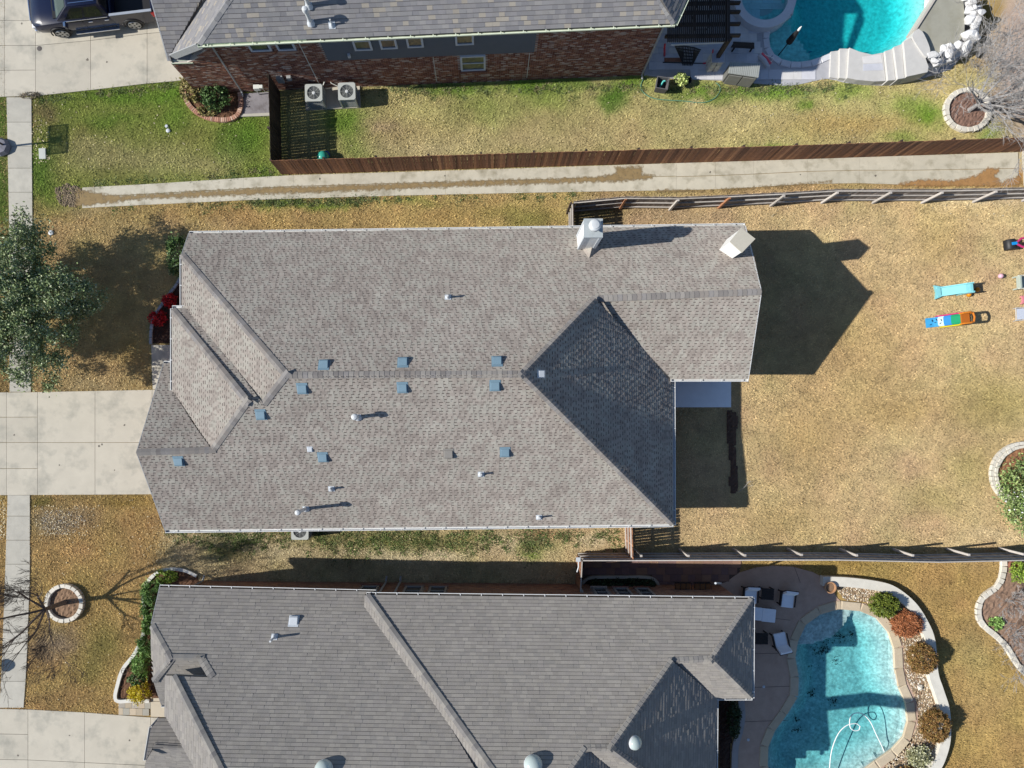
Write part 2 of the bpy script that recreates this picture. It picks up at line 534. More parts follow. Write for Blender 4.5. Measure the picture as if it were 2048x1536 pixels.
GREEN, DGREEN, TAN, PALE, SOIL, RUST = (114, 150, 54), (90, 124, 48), (204, 186, 144), (228, 214, 180), (184, 160, 130), (192, 152, 98)
BLOBS = [  # cx, cy, rx, ry, colour, weight
    (230,190,90,16,GREEN,.8),(340,185,60,22,GREEN,.9),(500,265,45,50,GREEN,.9),(470,290,30,40,DGREEN,.6),(350,235,30,35,GREEN,.7),(80,330,26,40,GREEN,.9),(85,360,22,30,DGREEN,.5),(230,240,70,14,GREEN,.6),(130,215,50,16,GREEN,.4),
    (90,225,22,22,(140,122,88),.8),(260,320,150,30,TAN,.55),(190,290,60,18,TAN,.4),(420,330,80,22,TAN,.4),(520,340,30,20,GREEN,.6),(110,400,50,25,GREEN,.5),
    (690,240,36,34,GREEN,.85),(700,300,40,26,GREEN,.4),(900,178,80,12,GREEN,.8),(925,180,40,10,DGREEN,.7),(1060,170,70,14,GREEN,.9),(1150,168,40,12,DGREEN,.7),(1225,195,24,24,DGREEN,1.0),(1212,215,16,18,DGREEN,.7),(1260,168,40,14,GREEN,.9),(1090,195,60,25,GREEN,.5),(960,215,60,30,GREEN,.4),
    (1420,185,80,16,GREEN,.9),(1400,200,60,12,DGREEN,.4),(1520,180,70,10,DGREEN,.8),(1570,185,50,12,GREEN,.8),(1700,185,50,14,GREEN,.6),(1610,212,24,9,GREEN,.9),(1850,232,36,24,GREEN,1.0),(1810,210,30,20,GREEN,.5),(1990,262,25,22,GREEN,.8),(1800,280,40,10,GREEN,.5),(1560,298,60,8,GREEN,.8),(1450,240,90,30,TAN,.3),(1430,185,12,8,SOIL,.8),(1465,170,10,8,SOIL,.8),(1380,208,14,8,TAN,.7),(760,250,30,14,SOIL,.7),(860,300,120,16,PALE,.35),(1700,250,120,22,(184,150,92),.5),(1100,280,200,20,TAN,.5),
    (650,408,60,8,GREEN,.7),(560,405,50,8,GREEN,.8),(820,402,60,7,GREEN,.4),(1060,440,50,18,(140,142,74),.6),(1000,425,80,14,(158,150,84),.4),(180,420,60,14,TAN,.5),(460,430,60,14,RUST,.35),(880,430,60,16,RUST,.3),
    (1200,420,60,14,(146,138,80),.5),(1330,430,70,18,SOIL,.65),(1420,440,50,12,SOIL,.5),(1950,400,90,12,PALE,.5),(2020,395,60,14,SOIL,.4),
    (180,770,60,16,TAN,.6),(270,700,40,26,(196,170,96),.4),(350,640,20,30,(150,140,80),.4),
    (110,1040,48,24,(166,152,130),.75),(150,1030,36,18,(172,150,116),.5),(200,1290,40,40,(150,142,82),.75),(180,1340,36,36,(150,142,82),.6),(165,1190,60,40,(160,142,84),.5),(130,1280,26,26,(160,142,128),.7),(90,1290,24,26,(156,140,126),.6),(100,1395,40,16,(166,132,94),.4),(250,1000,60,12,(150,126,60),.5),(80,1000,24,10,(110,106,52),.7),
    (500,1080,30,20,PALE,.7),(560,1100,60,18,PALE,.5),(450,1100,40,16,(126,124,66),.6),(760,1085,60,16,(114,120,62),.8),(850,1080,40,14,(114,120,62),.8),(930,1080,50,16,(150,142,84),.7),(760,1110,90,12,PALE,.8),(880,1108,50,10,PALE,.7),(1020,1090,50,20,PALE,.6),(1080,1070,40,14,(150,112,80),.6),(1070,1095,30,10,(112,124,56),.8),(1160,1110,40,26,(205,182,140),.8),(1190,1080,30,20,PALE,.7),(1070,1110,14,8,GREEN,.8),(640,1080,50,14,(122,122,66),.6),(700,1120,60,20,(120,112,70),.3),
    (1990,810,90,60,(164,150,92),.7),(1950,930,60,40,(166,152,94),.5),(1870,1000,60,40,(166,152,94),.4),(2010,1070,70,14,(210,190,150),.9),(1930,1085,40,10,(204,184,142),.7),(1700,700,140,120,(194,164,108),.5),(1560,1040,90,40,(198,172,116),.5),(1620,880,90,90,(196,166,110),.5),(1880,480,60,60,(190,166,108),.5),(1800,820,90,40,(180,154,98),.5),
    (1950,1300,40,50,(160,148,104),.5),(1960,1400,60,50,(186,162,112),.5),(1960,1130,40,16,(176,150,104),.6),(1680,1130,60,10,(160,134,70),.5),(1890,1520,50,30,(150,126,72),.4),
    (2040,120,50,150,(178,160,148),1.6),(2010,40,22,60,(188,168,152),1.2),(1965,20,26,30,(150,122,56),.9),(2000,210,30,30,(150,128,110),.8),(1890,360,90,9,(176,128,74),1.0),(2010,355,40,16,(176,128,74),1.0),(1980,345,50,10,(170,128,76),.5),
]
def turf(X, Y, soft=1):
    """albedo of the lawn at world x,y"""
    px = CX + X / H * F
    py = CY - Y / H * F
    wx = (fbm(px / 40, py / 40) - 0.5) * 46 + (fbm(px / 9 + 50, py / 9) - 0.5) * 16
    wy = (fbm(px / 40 + 99, py / 40) - 0.5) * 30 + (fbm(px / 9, py / 9 + 70) - 0.5) * 14
    out = np.zeros(px.shape + (3,))
    for _ in range(soft):
        o1 = np.zeros(px.shape + (3,))
        o1[:] = ZONES[0][1]
        jx, jy = px + wx * .5 + rng.normal(size=px.shape) * 15, py + wy * .4 + rng.normal(size=px.shape) * 9
        for poly, c in ZONES[1:]:
            o1[inside(jx, jy, poly)] = c
        out += o1 / soft
    n1 = fbm(px / 70 + 5, py / 70)[..., None]
    n2 = fbm(px / 14 + 15, py / 14)[..., None]
    out = out * (1 + (n1 - 0.5) * 0.18 + (n2 - 0.5) * 0.22)
    out[..., 1] += (fbm(px / 55 + 40, py / 55 + 9) - 0.5) * 15
    for cx, cy, rx, ry, c, w in BLOBS:
        g = w * np.exp(-(((px + wx - cx) / rx) ** 2 + ((py + wy - cy) / ry) ** 2) * 0.9)
        g = np.clip(g, 0, 1)[..., None]
        out = out * (1 - g) + np.array(c) * g * (0.9 + 0.2 * n2)
    out = np.clip(out, 0, 255) / 255.0
    return np.clip(np.where(out <= 0.04045, out / 12.92, ((out + 0.055) / 1.055) ** 2.4) / EX, 0, 0.8)

def mesh_np(name, V, Fc, colors=None, cname='Col'):
    """mesh from arrays; all faces with the same number of corners"""
    m = bpy.data.meshes.new(name)
    k = Fc.shape[1]
    m.vertices.add(len(V))
    m.vertices.foreach_set('co', np.ascontiguousarray(V, np.float32).ravel())
    m.loops.add(Fc.size)
    m.loops.foreach_set('vertex_index', np.ascontiguousarray(Fc, np.int32).ravel())
    m.polygons.add(len(Fc))
    m.polygons.foreach_set('loop_start', np.arange(0, Fc.size, k, dtype=np.int32))
    m.polygons.foreach_set('loop_total', np.full(len(Fc), k, np.int32))
    m.polygons.foreach_set('use_smooth', np.zeros(len(Fc), bool))
    m.update(calc_edges=True)
    if colors is not None:
        a = m.color_attributes.new(cname, 'FLOAT_COLOR', 'POINT')
        c4 = np.ones((len(V), 4), np.float32)
        c4[:, :3] = colors
        a.data.foreach_set('color', c4.ravel())
    return m

M_ground = mat('turf_soil', (0.3, 0.2, 0.1), 0.95, 0.08, 3.0, fine=0.24, bscale=22, bump=1.0, attr='Col', spec=0.1, orough=1.0)
M_blade = mat('grass_blades', (0.3, 0.2, 0.1), 0.9, 0.0, attr='Col', isl=0.25, spec=0.1)
xs = np.concatenate([[-160, -110, -70, -45], np.arange(-32, 36.01, 0.22), [45, 70, 110, 160]])
ys = np.concatenate([[-160, -110, -70, -40], np.arange(-25, 27.01, 0.22), [40, 70, 110, 160]])
GX, GY = np.meshgrid(xs, ys)
nx, ny = len(xs), len(ys)
gv = np.stack([GX.ravel(), GY.ravel(), np.zeros(GX.size)], 1)
idx = np.arange(nx * ny).reshape(ny, nx)
quads = np.stack([idx[:-1, :-1], idx[:-1, 1:], idx[1:, 1:], idx[1:, :-1]], -1).reshape(-1, 4)
cxm, cym = gv[quads, 0].mean(1), gv[quads, 1].mean(1)
cut = inside(cxm, cym, offset(POOL_LOW, 0.2)) | inside(cxm, cym, offset(POOL_TOP, 0.2))
g = obj('ground', mesh_np('ground', gv, quads[~cut], turf(GX.ravel(), GY.ravel(), 8)), M_ground)
g['kind'] = 'structure'

# blades of turf: one mass
NOGRASS = [HOUSE_MAIN, HOUSE_TOP, HOUSE_LOW] + [offset(q, -.055) for q in (DRIVE_TOP, DRIVE_MID, DRIVE_LOW, WALK)] + [ DECK_LOW, DECK_TOP, PORCH, PATIO, AC_PAD,
           BED_TOPLEFT, W(BED_RING), W(TREE_RING), BED_FRONT, BED_LOWFRONT, BED_RIGHT, W(BED_SHRUB), BED_SIDE, PATH_TILES,
           offset(W(FLUME_TOP + FLUME_BOT[::-1]), -.07), offset(POOL_LOW, 0.4), W(ROCKBED_OUT + [(1700,1600),(1640,1300)]),
           W([(483,186),(541,182),(541,232),(483,234)]), W([(1968,0),(1985,60),(2005,140),(2040,300),(2200,300),(2200,-60),(1968,-60)]),
           W([(237,1400),(335,1398),(335,1440),(237,1430)]), W([(1455,825),(1476,825),(1476,985),(1455,985)]), W([(-400,-400),(-45,-400),(-45,1900),(-400,1900)])]
def blades(n):
    X = rng.uniform(-25.2, 27.2, n)
    Y = rng.uniform(-18.2, 21.6, n)
    bad = np.zeros(n, bool)
    for p in NOGRASS:
        bad |= inside(X, Y, p)
    X, Y = X[~bad], Y[~bad]
    c = turf(X, Y)
    # thinner where the soil is bare and pale
    keep = rng.random(len(X)) < np.clip(1.3 - (c.sum(1) - 0.8) * 1.0, 0.3, 1)
    X, Y, c = X[keep], Y[keep], c[keep]
    k = len(X)
    th = rng.uniform(0, 2 * math.pi, k)
    wd = rng.uniform(0.010, 0.027, k)
    tip = rng.uniform(0.03, 0.11, k)
    hgt = rng.uniform(0.02, 0.085, k)
    V = np.zeros((k, 3, 3))
    dx, dy = np.cos(th), np.sin(th)
    V[:, 0] = np.stack([X - dy * wd, Y + dx * wd, np.full(k, 0.002)], 1)
    V[:, 1] = np.stack([X + dy * wd, Y - dx * wd, np.full(k, 0.002)], 1)
    V[:, 2] = np.stack([X + dx * tip, Y + dy * tip, hgt], 1)
    cc = np.repeat(np.clip(c * rng.uniform(0.88, 1.3, (k, 1)), 0, .8), 3, 0)
    return mesh_np('grass', V.reshape(-1, 3), np.arange(3 * k).reshape(k, 3), cc)
gr = obj('grass', blades(620000), M_blade)
gr['kind'] = 'stuff'

def weeds(spots, per):
    V, C = [], []
    for x, y in spots:
        c = P(x, y)
        R_ = U(.05, .16)
        t = random.choice(((.11, .155, .05), (.15, .18, .075), (.095, .13, .045), (.20, .185, .09)))
        for _ in range(per):
            an, l = U(0, 6.28), U(.05, .15)
            ox, oy = random.gauss(0, R_), random.gauss(0, R_)
            dx, dy, w = math.cos(an), math.sin(an), U(.012, .03)
            z = U(.03, .12)
            V += [(c.x + ox - dy * w, c.y + oy + dx * w, .0), (c.x + ox + dy * w, c.y + oy - dx * w, .0), (c.x + ox + dx * l, c.y + oy + dy * l, z)]
            k = U(.7, 1.4)
            C += [(t[0] * k, t[1] * k, t[2] * k)] * 3
    return mesh_np('weeds', np.array(V), np.arange(len(V)).reshape(-1, 3), np.array(C))
_sp = [(U(335, 1245), 1064 + abs(random.gauss(0, 18))) for _ in range(220)]
_sp += [(random.choice((760, 860, 940, 480, 640, 1070)) + random.gauss(0, 34), 1084 + random.gauss(0, 14)) for _ in range(190)]
_sp += [(x, lerp_line(FLUME_BOT, x) + 3 + abs(random.gauss(0, 4))) for x in [U(500, 760) for _ in range(70)] + [U(180, 1180) for _ in range(50)]]
_sp += [(x, lerp_line(FLUME_TOP, x) - 3 - abs(random.gauss(0, 4))) for x in [U(180, 560) for _ in range(30)]]
_sp += [(U(690, 1285), 172 + abs(random.gauss(0, 9))) for _ in range(90)] + [(U(1300, 1700), 172 + abs(random.gauss(0, 8))) for _ in range(70)]
_sp += [(x, 193 - (x - 72) * .107 + 4 + abs(random.gauss(0, 4))) for x in [U(80, 370) for _ in range(40)]]
wd0 = obj('weeds', weeds(_sp, 22), M_blade)
wd0['kind'] = 'stuff'

# pale dry leaves scattered over the lawns
def litter(n, regions):
    mb = MB()
    for _ in range(n):
        x0, y0, x1, y1 = random.choice(regions)
        c = P(U(x0, x1), U(y0, y1))
        s = U(0.015, 0.05)
        a = U(0, 6.28)
        e1 = Vector((math.cos(a), math.sin(a), U(-.2, .2))) * s
        e2 = Vector((-math.sin(a), math.cos(a), U(-.2, .2))) * s * 0.6
        c.z = U(0.02, 0.05)
        mb.add([c - e1, c + e2, c + e1, c - e2], [(0, 1, 2, 3)])
    return mb
lt = obj('fallen_leaves', litter(800, [(66,990,320,1400),(70,1010,190,1080),(70,1010,170,1070),(70,200,480,350),(0,1000,12,1080),(700,180,1900,300),(1500,175,1900,305),(330,1065,1240,1110),(60,240,100,330),(1300,400,2040,440)]),
         mat('dry_leaf', S(228, 214, 178), 0.8, 0.1, 9, isl=0.25))
lt['kind'] = 'stuff'

# ------------------------------------------------------------------ concrete: driveways, sidewalk, drain
def slabs(root, cells, m, top=0.045, gap=0.018, name='slab', th=0.14):
    for c in cells:
        pts = W(c)
        if area(pts) < 0:
            pts = pts[::-1]
        q = offset(pts, -gap * 0.7)
        obj(name, MB().prism(q, top - th, top), m, root)
def grid_cells(xt, lines):
    """cells between consecutive x joints and consecutive horizontal lines; a line is a function x -> y"""
    return [[(a, f(a)), (b, f(b)), (b, g2(b)), (a, g2(a))] for a, b in zip(xt, xt[1:]) for f, g2 in zip(lines, lines[1:])]
ln = lambda *p: (lambda x: lerp_line(list(p), x))
r = struct('driveway')
slabs(r, grid_cells([72, 182, 295, 410], [ln((72,-190),(410,-215)), ln((72,-40),(410,-66)), ln((72,92),(182,82),(295,68),(410,58)), ln((72,193),(182,181),(295,168),(410,158))]), M_conc)
slabs(r, grid_cells([-70, 10, 72], [ln((-70,-160),(72,-160)), ln((-70,-60),(72,-60)), ln((-70,42),(72,42)), ln((-70,92),(72,92)), ln((-70,142),(72,141)), ln((-70,196),(72,193))]), M_conc)
r = struct('driveway')
slabs(r, grid_cells([76, 191, 305, 420], [ln((76,784),(420,777)), ln((76,885),(420,885)), ln((76,990),(420,988))]), M_conc)
slabs(r, grid_cells([-70, 14, 76], [ln((-70,785),(76,784)), ln((-70,835),(76,834)), ln((-70,885),(76,885)), ln((-70,937),(76,937)), ln((-70,991),(76,990))]), M_conc)
r = struct('driveway')
slabs(r, grid_cells([57, 170, 302, 380], [ln((57,1418),(170,1424),(302,1434),(380,1436)), ln((57,1519),(380,1534)), ln((57,1630),(380,1645))]), M_conc)
slabs(r, grid_cells([-70, -2, 57], [ln((-70,1415),(57,1418)), ln((-70,1466),(57,1468)), ln((-70,1517),(57,1519)), ln((-70,1570),(57,1572)), ln((-70,1625),(57,1628))]), M_conc)
r = struct('sidewalk')
slabs(r, [[(walk_x(a)[0], a), (walk_x(a)[1], a), (walk_x(b)[1], b), (walk_x(b)[0], b)] for a, b in zip(WALK_Y, WALK_Y[1:]) if (a, b) != (784, 990)], M_walk)
r = struct('drainage_channel')
JX = [165, 190, 290, 389, 487, 587, 688, 790, 891, 992, 1094, 1198, 1352, 1430, 1507, 1614, 1718, 1825, 1930, 2035]
cells = []
for a, b in zip(JX, JX[1:]):
    ya = [lerp_line(FLUME_TOP, x) for x in (a, b)]
    yb = [lerp_line(FLUME_BOT, x) for x in (a, b)]
    if b <= 1352:
        ym = [(p * 0.52 + q * 0.48) for p, q in zip(ya, yb)]
    else:
        ym = [(p * 0.5 + q * 0.5) for p, q in zip(ya, yb)]
    cells.append([(a, ya[0]), (b, ya[1]), (b, ym[1]), (a, ym[0])])
    cells.append([(a, ym[0]), (b, ym[1]), (b, yb[1]), (a, yb[0])])
slabs(r, cells, M_drain, gap=0.02)
slabs(r, [[(2042,296),(2075,294),(2075,372),(2046,372)]], M_walk, top=0.16)

def ragged(pts, amp=0.06, step=0.12):
    out = spline(pts, step, True)
    n = len(out)
    return [(x + (fbm(np.array([i * 0.35]), np.array([3.3]))[0] - 0.5) * 4 * amp + U(-.25, .25) * amp, y + (fbm(np.array([i * 0.35]), np.array([9.1]))[0] - 0.5) * 4 * amp + U(-.25, .25) * amp) for i, (x, y) in enumerate(out)]
def strip(line, w0, w1):
    a = [(x, y - w0) for x, y in line]
    b = [(x, y + w1) for x, y in line[::-1]]
    return W(a + b)
def dirt_mat(name, rgb):
    m = mat(name, rgb, 0.95, 0.18, 4.0, fine=0.18, bscale=40, bump=0.6)
    t = m.node_tree
    N, L = t.nodes.new, t.links.new
    at, nz, s1, s2, tr, mx = N('ShaderNodeAttribute'), N('ShaderNodeTexNoise'), N('ShaderNodeMath'), N('ShaderNodeMath'), N('ShaderNodeBsdfTransparent'), N('ShaderNodeMixShader')
    at.attribute_name = 'Col'
    nz.inputs['Scale'].default_value = 7.0
    nz.inputs['Detail'].default_value = 6.0
    geo = N('ShaderNodeNewGeometry')
    L(geo.outputs['Position'], nz.inputs['Vector'])
    s1.operation, s1.inputs[1].default_value = 'MULTIPLY_ADD', 2.4
    s1.inputs[2].default_value = -1.2
    L(nz.outputs[0], s1.inputs[0])
    s2.operation, s2.use_clamp = 'ADD', True
    L(s1.outputs[0], s2.inputs[0])
    L(at.outputs['Fac'], s2.inputs[1])
    L(s2.outputs[0], mx.inputs[0])
    L(tr.outputs[0], mx.inputs[1])
    L(t.nodes['Principled BSDF'].outputs[0], mx.inputs[2])
    L(mx.outputs[0], t.nodes['Material Output'].inputs['Surface'])
    return m
def dirt_sheet(polys, m, z=.05, width=.16, top=1.1):
    step = .07
    Vs, Qs, Cs, n0 = [], [], [], 0
    for poly in polys:
        xs_, ys_ = [p[0] for p in poly], [p[1] for p in poly]
        X, Y = np.meshgrid(np.arange(min(xs_) - .1, max(xs_) + .1, step), np.arange(min(ys_) - .1, max(ys_) + .1, step))
        ins = inside(X, Y, poly)
        dd = dist_edge(X, Y, poly) * np.where(ins, 1, -1)
        idx = np.arange(X.size).reshape(X.shape)
        q = np.stack([idx[:-1, :-1], idx[:-1, 1:], idx[1:, 1:], idx[1:, :-1]], -1).reshape(-1, 4)
        k = (dd.ravel()[q] > -.08).all(1)
        Vs.append(np.stack([X.ravel(), Y.ravel(), np.full(X.size, z)], 1))
        Qs.append(q[k] + n0)
        Cs.append(np.clip(dd.ravel() / width, -.4, top))
        n0 += X.size
    cc = np.concatenate(Cs)
    me = mesh_np('dirt', np.concatenate(Vs), np.concatenate(Qs), np.repeat(cc[:, None], 3, 1))
    o = obj('dirt', me, m)
    o['kind'] = 'stuff'
    return o
M_wash = dirt_mat('washed_dirt', S(158, 136, 98))
dirt_sheet([W([(150,377),(170,379),(200,384),(240,389),(310,386),(420,379),(560,372),(700,368),(850,363),(1000,358),(1100,356),(1200,351),(1230,345),(1226,333),(1287,332),(1286,347),(1322,351),(1300,360),(1240,367),(1170,368),(1040,372),(900,377),(760,383),(600,389),(420,396),(300,400),(230,408),(180,414),(150,416)]),
            W([(1310,378),(1400,379),(1480,375),(1560,369),(1640,362),(1665,359),(1665,367),(1540,378),(1400,386),(1310,387)])], M_wash)
dirt_sheet([W([(1790,366),(1850,356),(1900,360),(1950,350),(1975,333),(2002,338),(1992,352),(2002,362),(2040,348),(2046,374),(1900,376),(1800,374)])], dirt_mat('rusty_leaf_dirt', S(182, 140, 92)))

def spots(lst, m):
    mb = MB()
    for x, y, r_ in lst:
        c = P(x, y)
        mb.sheet([(c.x + r_ * U(.6, 1.2) * math.cos(t), c.y + r_ * U(.6, 1.2) * math.sin(t)) for t in np.linspace(0, 6.28, 11)[:-1]], .0475)
    o = obj('oil_spots', mb, m)
    o['kind'] = 'stuff'
spots([(199,892,.07),(205,889,.05),(110,58,.06),(176,120,.07),(45,48,.05),(215,125,.05),(40,1418,.04),(37,1510,.05),(140,1470,.04),(250,850,.05),(120,930,.04),(230,940,.04),(30,870,.05),(150,40,.05),(260,1480,.05),(1420,345,.05),(1600,350,.04),(1750,352,.06),(890,352,.05),(640,358,.05)], mat('oil_stain', S(120, 114, 104), .8, .2, 6))
# loose rubble at the mouth of the drain
def pebbles(n, place_, r0, r1, z=0.0, flat=0.6):
    V, Fq = [], []
    base = [(1,0,0),(-1,0,0),(0,1,0),(0,-1,0),(0,0,1),(0,0,-1)]
    tris = [(0,2,4),(2,1,4),(1,3,4),(3,0,4),(2,0,5),(1,2,5),(3,1,5),(0,3,5)]
    mb = MB()
    for _ in range(n):
        x, y = place_()
        s = U(r0, r1)
        a = U(0, 6.28)
        ca, sa = math.cos(a), math.sin(a)
        vs = []
        sx, sy, sz = s * U(.8, 1.3), s * U(.6, 1), s * flat
        for bx, by, bz in base:
            k = U(.8, 1.2)
            vx, vy = bx * sx * k, by * sy * k
            vs.append((x + vx * ca - vy * sa, y + vx * sa + vy * ca, z + s * flat * 0.4 + bz * sz * k))
        mb.add(vs, tris)
    return mb
def in_poly(poly):
    xs_, ys_ = [p[0] for p in poly], [p[1] for p in poly]
    def f():
        while True:
            x, y = U(min(xs_), max(xs_)), U(min(ys_), max(ys_))
            if inside(np.array([x]), np.array([y]), poly)[0]:
                return x, y
    return f
RUB = W([(112,376),(135,368),(158,372),(168,385),(160,405),(150,414),(125,412),(114,398)])
rb = obj('rubble', pebbles(420, in_poly(RUB), 0.03, 0.09), mat('rubble_stone', S(150, 134, 112), 0.9, 0.1, 8, isl=0.3))
rb['kind'] = 'stuff'
rb = obj('gravel', pebbles(260, in_poly(W([(78,1030),(100,1020),(150,1022),(172,1040),(150,1065),(110,1072),(85,1058)])), 0.015, 0.05), mat('gravel_stone', S(205, 195, 178), 0.9, 0.1, 8, isl=0.35))
rb['kind'] = 'stuff'
# street beyond the kerb strip
st = obj('street', MB().prism(W([(-420,-500),(-60,-500),(-60,1900),(-420,1900)]), -0.2, 0.012), mat('asphalt', (0.06, 0.06, 0.06), 0.9, 0.1, 3.0, fine=0.2))
st['kind'] = 'structure'
kb = obj('kerb', MB().prism(W([(-66,-500),(-50,-500),(-50,1900),(-66,1900)]), -0.2, 0.13), M_walk)
kb['kind'] = 'structure'
# ------------------------------------------------------------------ roofs
CAM = Vector((0, 0, H))
class Plane:
    """roof plane through an eave line (photo points at height h), rising by pitch on the side of the hint"""
    def __init__(s, e1, e2, h, pitch, hint, h2=None):
        A, B = P(*e1, h), P(*e2, h if h2 is None else h2)
        s.u = (B - A)
        s.u.normalize()
        up = Vector((-s.u.y, s.u.x, 0)).normalized()
        if up.dot(Vector((*hint, 0))) < 0:
            up = -up
        s.up = up
        s.v = (up + Vector((0, 0, pitch))).normalized()
        if s.u.cross(s.v).z < 0:
            s.u = -s.u
        s.n = s.u.cross(s.v).normalized()
        s.o = A
    def R(s, px, py):
        d = Vector(((px - CX) / F, -(py - CY) / F, -1))
        return CAM + d * ((s.o - CAM).dot(s.n) / d.dot(s.n))
    @classmethod
    def through(cls, A, B, C):
        s = cls.__new__(cls)
        n = (B - A).cross(C - A).normalized()
        s.n = n if n.z > 0 else -n
        s.o = C
        s.v = (Vector((0, 0, 1)) - s.n * s.n.z).normalized()
        s.u = s.v.cross(s.n).normalized()
        return s
    def uv(s, p):
        return (p - s.o).dot(s.u), (p - s.o).dot(s.v)
    def at(s, u, v, w=0.0):
        return s.o + s.u * u + s.v * v + s.n * w
    def z(s, p):
        return s.o.z - ((p.x - s.o.x) * s.n.x + (p.y - s.o.y) * s.n.y) / s.n.z
def spans(poly, v):
    xs_ = []
    n = len(poly)
    for i in range(n):
        (u1, v1), (u2, v2) = poly[i], poly[(i + 1) % n]
        if (v1 > v) != (v2 > v):
            xs_.append(u1 + (u2 - u1) * (v - v1) / (v2 - v1))
    xs_.sort()
    return [(xs_[i], xs_[i + 1]) for i in range(0, len(xs_) - 1, 2)]
UNIT_TAB = MB().add([(0,0,1),(1,0,1),(1,1,.12),(0,1,.12),(0,0,-.2),(1,0,-.2),(1,1,-.2),(0,1,-.2)], [(0,1,2,3),(4,5,1,0),(5,6,2,1),(7,4,0,3)])
def shingle(roof, planes, m, expo, wid, lifts, tooth=False, parts=300, mband=None, band=.03):
    """course after course of shingles over each (plane, photo outline)"""
    tabs = []
    for pl, poly_px in planes:
        poly = [pl.uv(pl.R(*p)) for p in poly_px]
        v = min(q[1] for q in poly) - 0.01
        vmax = max(q[1] for q in poly)
        k = 0
        while v < vmax:
            mid = spans(poly, v + expo * 0.5)
            lo, hi = spans(poly, v + expo * 0.04), spans(poly, v + expo * 0.96)
            for i, (a, b) in enumerate(mid):
                la, lb = lo[i] if len(lo) == len(mid) else (a, b)
                ha, hb = hi[i] if len(hi) == len(mid) else (a, b)
                u = min(la, ha) - U(0, wid[1] * 3)
                end = max(lb, hb)
                thick = random.random() < .5
                while u < end:
                    if tooth:
                        thick = not thick
                        w = U(wid[0], wid[1]) * (1.15 if thick else 0.85)
                        lift = lifts[1] if thick else lifts[0]
                        lift *= U(.85, 1.15)
                    else:
                        w = U(*wid)
                        lift = U(*lifts)
                    l0, l1 = max(u, la), min(u + w, lb)
                    h0, h1 = max(u, ha), min(u + w, hb)
                    if (l1 - l0 > 0.012 or h1 - h0 > 0.012):
                        l1, h1 = max(l1, l0 + 0.004), max(h1, h0 + 0.004)
                        rect = l0 == u == h0 and l1 == u + w == h1
                        tabs.append((pl, l0, l1, h0, h1, v, lift, rect, (not tooth) or (not thick)))
                    u += w
            v += expo
            k += 1
    tabs.sort(key=lambda t: -(t[7] * 100 - (t[0].at(t[1], t[5]) - CAM).length))
    ov = expo * 1.22
    ums = []
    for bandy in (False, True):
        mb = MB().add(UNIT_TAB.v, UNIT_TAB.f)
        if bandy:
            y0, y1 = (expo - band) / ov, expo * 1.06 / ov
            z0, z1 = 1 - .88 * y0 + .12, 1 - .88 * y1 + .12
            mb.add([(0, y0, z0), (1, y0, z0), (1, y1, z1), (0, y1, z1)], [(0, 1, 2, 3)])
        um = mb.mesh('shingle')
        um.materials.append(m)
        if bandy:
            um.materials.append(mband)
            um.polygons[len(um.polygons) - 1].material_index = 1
        ums.append(um)
    for t in tabs[:parts]:
        pl, l0, l1, h0, h1, v, lift, _, bn = t
        M = Matrix((pl.u * (l1 - l0), pl.v * ov, pl.n * lift)).transposed().to_4x4()
        M.translation = pl.at(l0, v, 0.004)
        inst('shingle', ums[1 if bn else 0], M, roof)
    V, Q, MI = [], [], []
    for pl, l0, l1, h0, h1, v, lift, _, bn in tabs[parts:]:
        n = len(V)
        for (a, b, w) in ((l0, v, lift), (l1, v, lift), (h1, v + ov, .12 * lift), (h0, v + ov, .12 * lift), (l0, v, -.003), (l1, v, -.003), (h1, v + ov, -.003), (h0, v + ov, -.003)):
            V.append(tuple(pl.at(a, b, w + 0.004)))
        Q += [(n, n+1, n+2, n+3), (n+4, n+5, n+1, n), (n+5, n+6, n+2, n+1), (n+7, n+4, n, n+3)]
        MI += [0, 0, 0, 0]
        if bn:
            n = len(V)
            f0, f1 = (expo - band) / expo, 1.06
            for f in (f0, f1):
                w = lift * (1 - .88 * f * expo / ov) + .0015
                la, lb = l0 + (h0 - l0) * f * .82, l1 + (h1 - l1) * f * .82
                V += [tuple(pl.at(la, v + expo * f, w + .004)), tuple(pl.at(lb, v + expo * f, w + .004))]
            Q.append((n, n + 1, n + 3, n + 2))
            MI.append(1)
    me = mesh_np('shingles', np.array(V), np.array(Q))
    me.materials.append(m)
    me.materials.append(mband)
    me.polygons.foreach_set('material_index', np.array(MI, np.int32))
    o = obj('shingles', me, None, roof)
    o['kind'] = 'stuff'
    return tabs
def roof_deck(parent, planes, m=None, th=0.14):
    mb = MB()
    for pl, poly_px in planes:
        ps = [pl.R(*p) for p in poly_px]
        tri = geometry.tessellate_polygon([[Vector((p.x, p.y, 0)) for p in ps]])
        n = len(ps)
        fs = []
        for t in tri:
            a, b, c = (ps[i] for i in t)
            if (b - a).cross(c - a).z < 0:
                t = (t[0], t[2], t[1])
            fs.append(t)
            fs.append(tuple(i + n for i in (t[0], t[2], t[1])))
        for i in range(n):
            j = (i + 1) % n
            fs.append((i, n + i, n + j, j))
        mb.add([p for p in ps] + [p - Vector((0, 0, th)) for p in ps], fs)
    return obj('roof', mb, m or M_deckroof, parent)
